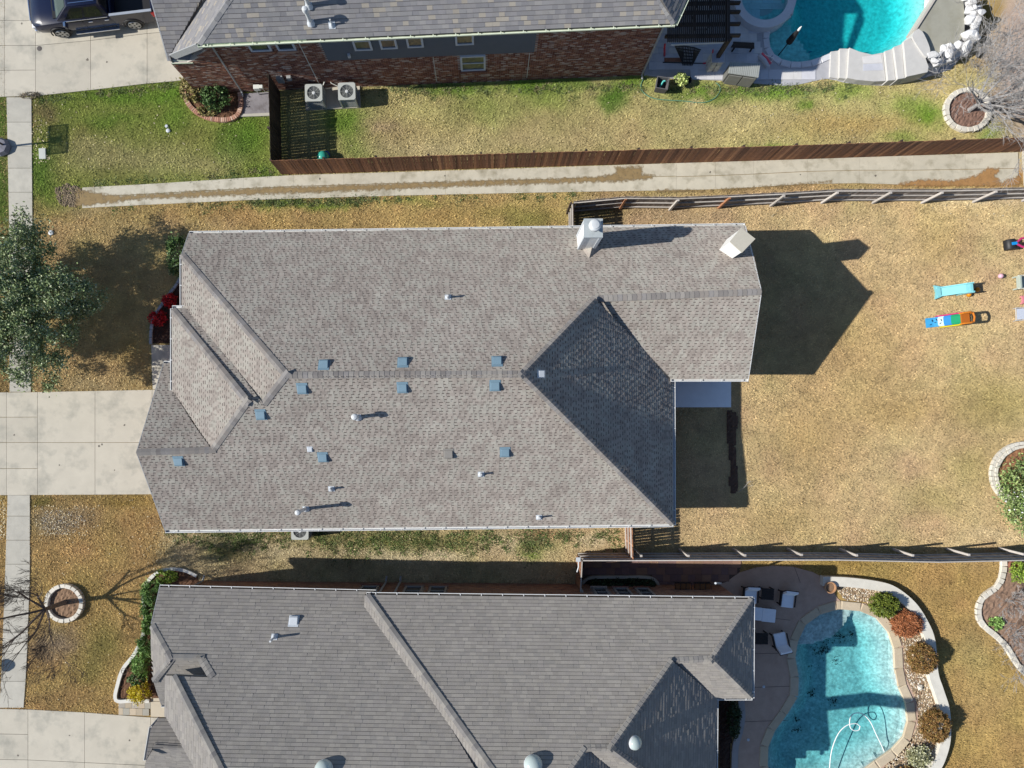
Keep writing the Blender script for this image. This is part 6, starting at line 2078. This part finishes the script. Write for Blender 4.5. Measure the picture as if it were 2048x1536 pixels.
q = P(600, 1062, .9)
dup(c1, (q.x, q.y, .05), .0, 'lone condenser under the lower eave of the middle house')
lnset = obj('refrigerant_lines', MB().tube([P(652,182) + Vector((0, 0, .6)), P(655,178) + Vector((0, 0, .7)), P(660,170) + Vector((0, 0, .5))], .02, 6).tube([P(680,182) + Vector((0, 0, .5)), P(668,178) + Vector((0, 0, .6)), P(664,170) + Vector((0, 0, .7))], .02, 6).box(P(664, 172) + Vector((0, 0, .7)), (.16, .1, .22)), M_pale)
tag(lnset, 'pale pipes and switch box between the two condensers on the wall', 'pipes')
ba = obj('exercise_ball', MB().lathe([(.3 * math.sin(a) + .001, .3 - .3 * math.cos(a)) for a in np.linspace(0, math.pi, 12)], P(649, 319), 20), simple('teal_ball', (.04, .34, .26), .3), smooth=True)
tag(ba, 'teal ball half hidden behind the brown fence', 'ball')
bh_ = obj('blue_hose', MB().tube([P(x, y) + Vector((0, 0, .04)) for x, y in spline([(646,306),(652,303),(657,306),(660,314)], 2)], .025, 6), simple('blue_plastic', (.03, .08, .5)), smooth=True)
tag(bh_, 'short blue hose piece lying in the fence shade', 'hose')

# basketball hoop at the left edge
bb = thing('basketball_hoop', 'portable basketball hoop with grey base on the planting strip', 'basketball hoop', tuple(P(14, 294)))
pc = P(14, 294)
M_rockgrey = mat('hoop_base', S(140, 140, 150), .8, .1, 5)
obj('base', MB().lathe([(.42, 0), (.46, .12), (.36, .3), (.12, .34)], pc + Vector((-.2, -.05, 0)), 8), M_rockgrey, bb)
obj('pole', MB().tube([pc, pc + Vector((0, 0, 1.6)), pc + Vector((-.35, 0, 2.1))], .045, 8), M_darkmetal, bb, smooth=True)
bc = pc + Vector((-.55, .02, 2.1))
ac = bpy.data.materials.new('acrylic')
ac.use_nodes = True
t_ = ac.node_tree
tr_, mx_ = t_.nodes.new('ShaderNodeBsdfTransparent'), t_.nodes.new('ShaderNodeMixShader')
mx_.inputs[0].default_value = .45
t_.links.new(tr_.outputs[0], mx_.inputs[1])
t_.links.new(t_.nodes['Principled BSDF'].outputs[0], mx_.inputs[2])
t_.links.new(mx_.outputs[0], t_.nodes['Material Output'].inputs['Surface'])
t_.nodes['Principled BSDF'].inputs['Base Color'].default_value = (.6, .62, .65, 1)
obj('backboard', MB().box(bc, (.02, 1.3, .56)), ac, bb)
fr_ = MB()
for z in (-.3, .3):
    fr_.box(bc + Vector((0, 0, z)), (.05, 1.4, .05))
for y in (-.68, .68):
    fr_.box(bc + Vector((0, y, 0)), (.05, .05, .64))
for y in (-.28, .28):
    fr_.box(bc + Vector((0, y, -.08)), (.045, .03, .34))
fr_.box(bc + Vector((0, 0, .08)), (.045, .58, .03)).box(bc + Vector((.06, 0, -.1)), (.1, .3, .3))
obj('frame', fr_, M_darkmetal, bb)
obj('rim', MB().tube([bc + Vector((-.28 + .22 * math.cos(a), .22 * math.sin(a), -.2)) for a in np.linspace(0, 6.283, 20)], .012, 6), simple('orange_rim', (.6, .12, .02)), bb)
ub = thing('utility_box', 'pale rectangular meter lid flush in the lawn by the sidewalk', 'utility box', tuple(P(86, 308)))
obj('lid', MB().box(P(86, 308) + Vector((0, 0, .03)), (.33, .52, .08), rz=.04), mat('lid_concrete', S(206, 210, 204), .85, .06), ub, bevel=.015)
for i, (x, y, s) in enumerate(((334,253,.08),(337,262,.1))):
    cl = obj('cleanout_cap', MB().lathe([(s, 0), (s, .06), (s * .8, .075)], P(x, y), 14), M_ventwhite, smooth=True)
    tag(cl, ('smaller white round cleanout cap in the green lawn', 'larger white round cleanout cap just below the small one')[i], 'pipe cap', 'cleanout caps')
cv = obj('pipe_cap', MB().lathe([(.12, 0), (.12, .052), (.1, .056)], P(80, 98), 18), mat('iron', (.10, .09, .085), .8, .1), smooth=True)
tag(cv, 'small dark round cover set in the top driveway', 'pipe cap')
for x, y, lb in ((175,611,'white round lid in the shade of the oak'),(103,466,'white round lid near the top of the oak crown')):
    o_ = obj('lid', MB().lathe([(.12, 0), (.12, .07), (.1, .08)], P(x, y), 14), M_ventwhite, smooth=True)
    o_.name = 'valve_cover'
    tag(o_, lb, 'valve cover')
# street lamp whose head throws the round shadow on the sidewalk
slx, sly = -100, 1343
sl = thing('street_lamp', 'street lamp with round hood beyond the left edge by the kerb', 'street lamp', tuple(P(slx, sly)))
sp_ = P(slx, sly)
obj('pole', MB().tube([sp_, sp_ + Vector((0, 0, 1.9))], .05, 8), M_darkmetal, sl)
obj('hood', MB().lathe([(.30, 1.9), (.32, 1.95), (.22, 2.1), (.05, 2.2)], sp_, 20), M_darkmetal, sl, smooth=True)

# ------------------------------------------------------------------ pickup truck
def truck():
    t = thing('pickup_truck', 'dark navy pickup truck with open bed on the top driveway', 'truck', (0, 0, 0))
    paint = mat('navy_paint', (0.004, 0.007, 0.028), .25, .0, coat=.35, spec=.4)
    chrome = mat('chrome', (.75, .76, .78), .12, .0, metal=1.0)
    glass = mat('tinted_glass', (.012, .014, .015), .05, .0, spec=.8)
    glassf = mat('windscreen_glass', (.06, .085, .08), .05, .0, spec=.9)
    tyre = mat('tyre_rubber', (.02, .02, .02), .85, .1)
    rimm = mat('alloy', (.45, .45, .44), .35, .05, metal=.6)
    lamp = simple('red_lens', (.55, .02, .02), .2)
    def ring(x, hw, z0, z1, rr=.16, crown=.0):
        """one cross-section, rounded at the top edges"""
        return [Vector((x, -hw * .94, z0)), Vector((x, -hw, z0 + .2)), Vector((x, -hw, z1 - rr)), Vector((x, -hw + rr * .3, z1 - rr * .3)), Vector((x, -hw + rr, z1)), Vector((x, -hw * .4, z1 + crown)), Vector((x, hw * .4, z1 + crown)), Vector((x, hw - rr, z1)), Vector((x, hw - rr * .3, z1 - rr * .3)), Vector((x, hw, z1 - rr)), Vector((x, hw, z0 + .2)), Vector((x, hw * .94, z0))]
    def loft(rs):
        n = len(rs[0])
        vs = [v for r in rs for v in r]
        fs = [(i * n + k, i * n + (k + 1) % n, (i + 1) * n + (k + 1) % n, (i + 1) * n + k) for i in range(len(rs) - 1) for k in range(n)]
        return MB().add(vs, fs + [tuple(range(n - 1, -1, -1)), tuple((len(rs) - 1) * n + k for k in range(n))])
    obj('body', loft([ring(-.95, 1.0, .42, 1.2), ring(.4, 1.0, .42, 1.2), ring(1.3, 1.0, .42, 1.22, .16, .02), ring(1.5, .99, .42, 1.2, .18, .05), ring(2.3, .97, .42, 1.14, .2, .06), ring(2.72, .92, .42, 1.05, .22, .05), ring(2.93, .80, .5, .92, .2, .03)]), paint, t, smooth=True)
    bed_ = MB()
    for s in (-1, 1):
        bed_.box((-1.95, s * .95, .86), (2.02, .1, .88))
    bed_.box((-1.0, 0, .86), (.08, 1.85, .86))
    obj('bed_side', bed_, paint, t, bevel=.025)
    obj('bed_floor', MB().box((-1.95, 0, .72), (1.95, 1.82, .06)), M_black, t)
    obj('tailgate', MB().box((-2.96, 0, .86), (.09, 1.9, .86)), paint, t, bevel=.025)
    for s in (-1, 1):
        obj('bed_rail', MB().box((-1.95, s * .95, 1.315), (2.0, .12, .03)), simple('rail_grey', (.3, .33, .38), .3), t, bevel=.01)
        obj('taillight', MB().box((-2.93, s * .955, 1.02), (.16, .13, .34)), lamp, t, bevel=.02)
        obj('headlight', MB().box((2.83, s * .74, .84), (.16, .26, .16)), simple('lens', (.8, .8, .82), .1), t, bevel=.03)
        obj('running_board', MB().box((.05, s * 1.06, .42), (2.1, .16, .06)), chrome, t, bevel=.015)
        mr_ = obj('mirror', MB().box((1.12, s * 1.17, 1.26), (.12, .26, .2)), paint, t, bevel=.03)
        obj('mirror_cap', MB().box((1.15, s * 1.17, 1.36), (.1, .2, .04)), chrome, mr_, bevel=.01)
        for x in (.05, -.72):
            obj('door_handle', MB().box((x, s * 1.01, 1.06), (.2, .05, .05)), chrome, t, bevel=.015)
        for x in (.42, -.38):
            obj('door_seam', MB().box((x, s * 1.0, .82), (.012, .012, .7)), M_black, t)
        obj('belt_trim', MB().box((.2, s * .965, 1.215), (2.05, .03, .03)), chrome, t)
    # greenhouse
    zb, zr = 1.19, 1.88
    B_ = [Vector((-.93, .93, zb)), Vector((1.62, .90, zb)), Vector((1.62, -.90, zb)), Vector((-.93, -.93, zb))]
    T_ = [Vector((-.72, .70, zr)), Vector((.72, .68, zr)), Vector((.72, -.68, zr)), Vector((-.72, -.70, zr))]
    cab = MB().add(B_ + T_, [(3, 2, 1, 0), (4, 5, 6, 7)] + [(i, (i + 1) % 4, 4 + (i + 1) % 4, 4 + i) for i in range(4)])
    obj('cab', cab, paint, t, bevel=.06, smooth=True)
    def panel(i, u0, u1, v0, v1, m, name):
        a, b, c, d = B_[i], B_[(i + 1) % 4], T_[(i + 1) % 4], T_[i]
        f = lambda u, v: a.lerp(b, u).lerp(d.lerp(c, u), v)
        n = (b - a).cross(d - a).normalized()
        if n.dot(f(.5, .5) - Vector((.2, 0, 1.5))) < 0:
            n = -n
        q_ = [f(u0, v0), f(u1, v0), f(u1, v1), f(u0, v1)]
        return obj(name, MB().add([p + n * .012 for p in q_] + [p - n * .02 for p in q_], [(0, 1, 2, 3), (3, 2, 1, 0)] if False else [(0, 1, 2, 3), (0, 4, 5, 1), (1, 5, 6, 2), (2, 6, 7, 3), (3, 7, 4, 0)]), m, t)
    panel(1, .06, .94, .08, .90, glassf, 'windscreen')
    panel(3, .10, .90, .15, .85, glass, 'rear_window')
    for i in (0, 2):
        panel(i, .10, .46, .10, .84, glass, 'side_window')
        panel(i, .50, .84, .10, .84, glass, 'side_window')
    obj('sunroof', MB().box((.15, 0, 1.885), (.8, .85, .02)), glass, t, bevel=.005)
    for s in (-1, 1):
        obj('roof_rail', MB().box((0, s * .56, 1.9), (1.2, .03, .03)), chrome, t)
    obj('cowl', MB().box((1.62, 0, 1.225), (.2, 1.5, .03)), M_black, t)
    obj('grille', MB().box((2.94, 0, .8), (.06, 1.1, .3)), chrome, t, bevel=.02)
    obj('front_bumper', MB().box((2.9, 0, .5), (.16, 1.7, .2)), chrome, t, bevel=.04)
    obj('rear_bumper', MB().box((-3.06, 0, .5), (.16, 1.75, .2)), chrome, t, bevel=.03)
    for x in (1.8, -1.7):
        for s in (-1, 1):
            R_ = Matrix.Translation((x, s * .88, .39)) @ Matrix.Rotation(math.pi / 2, 4, 'X')
            ty = MB().lathe([(.28, -.13), (.36, -.13), (.39, -.09), (.39, .09), (.36, .13), (.28, .13)], (0, 0, 0), 28)
            wh_ = obj('wheel', MB().add([R_ @ Vector(v) for v in ty.v], ty.f), tyre, t, smooth=True)
            rm = MB()
            for k in range(6):
                a = k * 6.283 / 6
                rm.add([R_ @ (Matrix.Rotation(a, 3, 'Z') @ Vector(v)) for v in ((.04, -.045, -s * .155), (.27, -.06, -s * .14), (.27, .06, -s * .14), (.04, .045, -s * .155))], [(0, 1, 2, 3), (3, 2, 1, 0)] if False else [(0, 1, 2, 3)])
            lt_ = MB().lathe([(.265, -s * .14), (.29, -s * .14)] if s < 0 else [(.265, -s * .14), (.29, -s * .14)], (0, 0, 0), 24)
            rg_ = [(R_ @ Vector((.275 * math.cos(a), .275 * math.sin(a), -s * .14))) for a in np.linspace(0, 6.283, 25)]
            rm.tube(rg_, .018, 5, cap=False)
            obj('rim', rm, rimm, wh_)
            ar = [Vector((x + .46 * math.cos(a), s * 1.005, .40 + .46 * math.sin(a))) for a in np.linspace(-.1, math.pi + .1, 14)]
            obj('wheel_arch', MB().tube(ar, .035, 6), M_black, t, smooth=True)
    return t
tr0 = truck()
fw, rw = P(127, 66, .4), P(268, 49, .4)
hd = math.atan2(fw.y - rw.y, fw.x - rw.x)
mid = (fw + rw) / 2
left = Vector((-math.sin(hd), math.cos(hd), 0))
fx = Vector((math.cos(hd), math.sin(hd), 0))
place(tr0, tuple(Vector((mid.x, mid.y, .045)) - left * .95 - fx * .05), hd)

# ------------------------------------------------------------------ patio furniture by the kidney pool
M_cush = mat('white_cushion', (.80, .81, .84), .9, .04, 6)
M_wick = mat('dark_wicker', (.035, .028, .026), .8, .2, 14)
def armchair(label):
    t = thing('patio_chair', label, 'chair', (0, 0, 0), 'patio chairs with white cushions')
    for sx in (-1, 1):
        for y in (-.3, .32):
            obj('leg', MB().box((sx * .3, y, .16), (.05, .05, .34)), M_wick, t)
        obj('arm', MB().box((sx * .34, .02, .52), (.06, .7, .05)), M_wick, t, bevel=.015)
    obj('frame', MB().box((0, 0, .32), (.66, .72, .07)), M_wick, t)
    obj('back_frame', MB().bar((0, .3, .32), (0, .5, .88), .62, .04, up=(0, 1, .3)), M_wick, t)
    obj('seat_cushion', MB().box((0, -.06, .42), (.58, .66, .12)), M_cush, t, bevel=.03)
    obj('back_cushion', MB().bar((0, .26, .46), (0, .45, .9), .58, .12, up=(0, 1, .3)), M_cush, t, bevel=.03)
    return t
ac1 = armchair('white cushioned chair partly hidden by the house gutter')
q = P(1500, 1190, .4)
place(ac1, (q.x, q.y, .03), -.05)
q = P(1574, 1198, .4)
dup(ac1, (q.x, q.y, .03), -.12, 'white cushioned chair nearest the terracotta pot')
q = P(1560, 1281, .4)
dup(ac1, (q.x, q.y, .03), math.pi + .22, 'white cushioned chair at the pool edge facing the house')
q = P(1402, 42, .4)
dup(ac1, (q.x, q.y, .055), .1, 'white cushioned chair glimpsed through the slats of the pergola')
q = P(1404, 14, .4)
dup(ac1, (q.x, q.y, .055), math.pi, 'second white cushioned chair under the pergola, nearer the photo top edge')
ch_ = thing('chaise_longue', 'white cushioned lounge seat lying lengthwise beside the house corner', 'lounger', (0, 0, 0))
for sx in (-.55, .55):
    for y in (-.26, .26):
        obj('leg', MB().box((sx, y, .16), (.05, .05, .32)), M_wick, ch_)
obj('frame', MB().box((0, 0, .31), (1.3, .64, .06)), M_wick, ch_)
obj('seat_cushion', MB().box((.3, 0, .4), (.66, .64, .12)), M_cush, ch_, bevel=.03)
obj('seat_cushion', MB().box((-.34, .02, .4), (.62, .62, .13)), M_cush, ch_, bevel=.03)
q = P(1524, 1229, .4)
place(ch_, (q.x, q.y, .03), -.1)
def side_table(label):
    t = thing('side_table', label, 'table', (0, 0, 0), 'dark slatted side tables')
    for k in range(7):
        obj('slat', MB().box((0, -.24 + k * .08, .46), (.6, .066, .03)), M_wick, t)
    for sx in (-.26, .26):
        for y in (-.24, .24):
            obj('leg', MB().box((sx, y, .22), (.05, .05, .45)), M_wick, t)
    obj('apron', MB().box((0, 0, .42), (.54, .5, .04)), M_wick, t)
    return t
s1 = side_table('dark slatted table between the two upper patio chairs')
q = P(1535, 1188, .46)
place(s1, (q.x, q.y, .03), -.06)
q = P(1523, 1277, .46)
dup(s1, (q.x, q.y, .03), .0, 'dark slatted table beside the chair at the pool edge')
tp = thing('terracotta_pot', 'round terracotta pot at the end of the white seat wall', 'pot', tuple(P(1652, 1171)))
obj('pot', MB().lathe([(.16, 0), (.24, .3), (.27, .42), (.28, .46), (.23, .46), (.21, .36), (.05, .35)], P(1652, 1171) + Vector((0, 0, .02)), 20), mat('terracotta', S(196, 150, 112), .85, .1, 6), tp, smooth=True)
obj('soil', MB().lathe([(.2, .37), (.2, .39)], P(1652, 1171) + Vector((0, 0, .02)), 16), M_chips, tp)
cp_ = thing('copper_pot', 'rusty round pot in the cream edged bed by the fence', 'pot', tuple(P(2022, 1128)))
obj('pot', MB().lathe([(.16, 0), (.28, .2), (.3, .3), (.25, .3), (.22, .18)], P(2022, 1128), 18), mat('rusty_copper', S(176, 120, 100), .7, .15, 7), cp_, smooth=True)
rg2 = thing('plant_ring', 'thin brown wire ring standing in the front bed', 'wire ring', tuple(P(255, 1338)))
obj('hoop', MB().tube([P(255, 1338) + Vector((.15 * math.cos(a), .15 * math.sin(a), .3)) for a in np.linspace(0, 6.283, 20)], .012, 5), M_bark, rg2)
obj('stake', MB().tube([P(255, 1338) + Vector((.15, 0, 0)), P(255, 1338) + Vector((.15, 0, .3))], .01, 5).tube([P(255, 1338) + Vector((-.15, 0, 0)), P(255, 1338) + Vector((-.15, 0, .3))], .01, 5), M_bark, rg2)
for i, x in enumerate((1370, 1409)):
    wx_ = WL.px(x, 1184)[0]
    wbx = thing('window_box', ('black iron window box with coir lining, nearer the gate', 'black iron window box with coir lining, nearer the patio chairs')[i], 'window box', tuple(WL.at(wx_, 0)), 'window boxes on the bottom house')
    obj('liner', MB().box(None, (.7, .26, .22), M=WL.M(wx_, .95, .2)), mat('coir_liner', S(140, 96, 60), .95, .2, 12) if i == 0 else bpy.data.materials['coir_liner'], wbx)
    fm_ = MB()
    for z in (.84, .96, 1.08):
        fm_.box(None, (.78, .02, .02), M=WL.M(wx_, z, .34))
    for k in (-.39, -.13, .13, .39):
        fm_.box(None, (.02, .02, .3), M=WL.M(wx_ + k, .95, .345)).box(None, (.02, .34, .02), M=WL.M(wx_ + k, 1.08, .18))
    obj('iron_frame', fm_, M_black, wbx)

# ------------------------------------------------------------------ toys on the tan lawn
def slide_body(pts, w, m, name, parent, wall=.1, th=.03):
    """chute along (x,z) points with low side walls"""
    vs = []
    for x, z in pts:
        vs += [(x, -w / 2, z + wall), (x, -w / 2 + .05, z + wall), (x, -w / 2 + .06, z), (x, w / 2 - .06, z), (x, w / 2 - .05, z + wall), (x, w / 2, z + wall), (x, w / 2, z - th), (x, -w / 2, z - th)]
    n = 8
    fs = [(i * n + k, (i + 1) * n + k, (i + 1) * n + (k + 1) % n, i * n + (k + 1) % n) for i in range(len(pts) - 1) for k in range(n)]
    fs += [tuple(range(n)), tuple(range((len(pts) - 1) * n + n - 1, (len(pts) - 1) * n - 1, -1))]
    return obj(name, MB().add(vs, fs), m, parent)
aq = simple('aqua_plastic', S(150, 226, 232), .35)
aqd = simple('blue_step_plastic', S(40, 110, 190), .4)
s1_ = thing('toy_slide', 'light aqua plastic toddler slide next to two orange balls', 'slide', (0, 0, 0))
slide_body([(-.72, .10), (-.55, .10), (-.42, .14), (.42, .58), (.62, .62), (.74, .62)], .46, aq, 'chute', s1_)
obj('foot', MB().add([(-.78, -.34, .0), (-.5, -.25, .0), (-.5, .25, .0), (-.78, .34, 0), (-.82, -.34, .14), (-.52, -.25, .16), (-.52, .25, .16), (-.82, .34, .14), (-.72, 0, 0), (-.76, 0, .15)], [(3, 8, 0, 1, 2), (4, 9, 7, 6, 5), (0, 4, 5, 1), (1, 5, 6, 2), (2, 6, 7, 3), (3, 7, 9, 8), (8, 9, 4, 0)]), aq, s1_)
for s in (-1, 1):
    obj('side_panel', MB().add([(.3, s * .25, .0), (.95, s * .25, 0), (.78, s * .25, .66), (.4, s * .25, .52), (.3, s * .21, .0), (.95, s * .21, 0), (.78, s * .21, .66), (.4, s * .21, .52)], [(0, 1, 2, 3), (7, 6, 5, 4), (0, 4, 5, 1), (1, 5, 6, 2), (2, 6, 7, 3), (3, 7, 4, 0)]), aq, s1_)
for k, (x, z) in enumerate(((.9, .16), (.84, .36))):
    obj('step', MB().box((x - .03, 0, z), (.16, .42, .05)), aqd, s1_)
q = P(1907, 580, .3)
place(s1_, (q.x, q.y, 0), .10)
s2_ = thing('toy_slide', 'blue green and orange striped toddler slide, lower of the two', 'slide', (0, 0, 0))
bl, gr_, orr, pk_, yl = simple('sky_blue_plastic', S(70, 170, 226), .4), simple('green_plastic', S(20, 160, 110), .4), simple('orange_plastic', S(216, 128, 40), .45), simple('pink_plastic', S(226, 60, 130), .4), simple('yellow_plastic', S(240, 220, 40), .4)
wh2 = simple('white_plastic', S(206, 232, 240), .4)
slide_body([(-.92, .06), (-.6, .14), (-.44, .22)], .46, bl, 'lower_chute', s2_, .05)
slide_body([(-.44, .22), (-.24, .34)], .46, wh2, 'printed_panel', s2_, .05)
slide_body([(-.24, .34), (.02, .50)], .46, simple('deep_blue_plastic', S(30, 140, 215), .4), 'middle_chute', s2_, .05)
slide_body([(.02, .50), (.36, .68)], .46, gr_, 'upper_chute', s2_, .05)
obj('seat', MB().box((.56, 0, .72), (.42, .44, .06)), simple('amber_plastic', S(196, 112, 40), .45), s2_, bevel=.02)
for s, m_ in ((1, orr), (-1, orr)):
    obj('side_frame', MB().tube([(.34, s * .24, .66), (.40, s * .25, .9), (.66, s * .25, .98), (.82, s * .22, .92), (.9, s * .2, .5), (1.0, s * .2, 0)], .045, 8), m_, s2_, smooth=True)
obj('top_bar', MB().tube([(.82, .22, .92), (.86, 0, .94), (.82, -.22, .92)], .045, 8), orr, s2_, smooth=True)
obj('pink_rail', MB().bar((-.45, .27, .1), (.6, .29, .55), .05, .3), pk_, s2_)
obj('yellow_rail', MB().bar((-.3, -.27, .1), (.5, -.27, .5), .05, .24), yl, s2_)
for k in range(2):
    obj('step', MB().box((.92, 0, .2 + .24 * k), (.1, .4, .05)), orr, s2_)
for i, (x, z, a) in enumerate(((-.76, .155, .4), (-.68, .18, 1.8), (-.56, .215, .2), (-.5, .235, 2.0), (-.38, .31, .6), (-.34, .33, 1.9))):
    obj('mark', MB().box((x, (-.1, .08, -.02, .1, -.09, .06)[i], z), (.1, .02, .02), rz=a), M_black, s2_)
q = P(1897, 641, .35)
place(s2_, (q.x, q.y, 0), .10)
def sphere(name, x, y, r_, m, label, group=None):
    o = obj(name, MB().lathe([(r_ * math.sin(a) + .001, r_ - r_ * math.cos(a)) for a in np.linspace(0, math.pi, 12)], P(x, y), 18), m, smooth='all')
    return tag(o, label, 'ball', group)
sphere('ball', 1935, 590, .11, simple('orange_ball', S(236, 150, 20), .4), 'orange ball just below the aqua slide', 'orange balls')
sphere('ball', 1952, 580, .11, simple('orange_ball_marked', S(232, 146, 24), .4), 'orange ball at the end of the aqua slide\'s shadow', 'orange balls')
sphere('ball', 1998, 553, .12, simple('pink_ball', S(240, 190, 206), .4), 'pale pink ball alone on the grass')
rt2 = thing('ride_on_toy', 'pink and blue ride-on toy with wide black wheel at the right edge', 'ride-on toy', (0, 0, 0))
wr = MB().lathe([(.1, -.24), (.24, -.24), (.26, -.2), (.26, .2), (.24, .24), (.1, .24)], (0, 0, 0), 22)
Rx = Matrix.Translation((-.42, 0, .26)) @ Matrix.Rotation(math.pi / 2, 4, 'X')
obj('wheel', MB().add([Rx @ Vector(v) for v in wr.v], wr.f), M_black, rt2, smooth=True)
obj('fork', MB().bar((-.5, 0, .5), (-.26, 0, .53), .14, .06), simple('bright_blue', S(30, 150, 226), .4), rt2, bevel=.01)
obj('frame', MB().tube([(-.3, 0, .5), (.0, .2, .47), (.7, .26, .4), (1.1, .2, .4)], .05, 8).tube([(-.3, 0, .5), (.0, -.2, .47), (.7, -.26, .4), (1.1, -.2, .4)], .05, 8), pk_, rt2, smooth=True)
obj('seat', MB().box((.5, 0, .4), (.6, .36, .08)), simple('lilac_plastic', S(170, 180, 220), .4), rt2, bevel=.03)
obj('headrest', MB().box((.36, .2, .62), (.22, .12, .12)), M_white, rt2, bevel=.03)
obj('rear_axle', MB().tube([(1.0, -.3, .2), (1.0, .3, .2)], .03, 6), M_darkmetal, rt2)
for s in (-1, 1):
    w2 = MB().lathe([(.05, -.06), (.18, -.06), (.18, .06), (.05, .06)], (0, 0, 0), 18)
    R2 = Matrix.Translation((1.0, s * .3, .18)) @ Matrix.Rotation(math.pi / 2, 4, 'X')
    obj('wheel', MB().add([R2 @ Vector(v) for v in w2.v], w2.f), M_black, rt2, smooth=True)
q = P(2038, 487, .3)
place(rt2, (q.x, q.y, 0), .12)
gc = thing('toy_bench', 'pale grey green plastic toy bench cut by the right edge', 'toy bench', (0, 0, 0))
M_pg = simple('sage_plastic', S(186, 196, 184), .5)
obj('back', MB().box((-.2, 0, .42), (.1, .62, .26)), M_pg, gc, bevel=.02)
obj('seat', MB().box((.15, 0, .26), (.5, .56, .06)), M_pg, gc, bevel=.02)
for s in (-1, 1):
    obj('arm', MB().box((.05, s * .31, .44), (.62, .06, .06)), simple('ivory_plastic', S(232, 230, 214), .5), gc, bevel=.02)
    obj('leg', MB().box((-.18, s * .29, .14), (.08, .06, .3)), M_pg, gc)
    obj('leg', MB().box((.36, s * .29, .14), (.08, .06, .3)), M_pg, gc)
q = P(2046, 564, .4)
place(gc, (q.x, q.y, 0), .06)
lc = thing('folding_lounger', 'white meshed folding lounger with thin metal frame at the right edge', 'lounger', (0, 0, 0))
obj('mesh_seat', MB().box((.35, 0, .34), (1.0, .52, .02)), mat('white_mesh', S(214, 220, 232), .8, .1, 22), lc)
obj('frame', MB().tube([(1.0, .3, .34), (-.2, .3, .36), (-.22, -.3, .36), (1.0, -.3, .34)], .018, 6), M_metal, lc, smooth=True)
for s in (-1, 1):
    obj('leg', MB().tube([(-.15, s * .3, .35), (-.1, s * .3, 0)], .015, 6), M_metal, lc)
    obj('leg', MB().tube([(.8, s * .3, .35), (.85, s * .3, 0)], .015, 6), M_metal, lc)
q = P(2040, 628, .35)
place(lc, (q.x, q.y, 0), .05)
pc_ = thing('toy_chair', 'small pink toy chair just showing at the right edge', 'toy chair', (0, 0, 0))
for s in (-1, 1):
    obj('arm', MB().box((.0, s * .16, .3), (.3, .05, .05)), simple('rose_plastic', S(236, 150, 160), .5) if s < 0 else bpy.data.materials['rose_plastic'], pc_, bevel=.015)
    obj('leg', MB().box((.05, s * .16, .14), (.05, .05, .3)), bpy.data.materials['rose_plastic'], pc_)
obj('seat', MB().box((.1, 0, .2), (.28, .3, .05)), bpy.data.materials['rose_plastic'], pc_, bevel=.015)
q = P(2048, 599, .3)
place(pc_, (q.x, q.y, 0), .05)
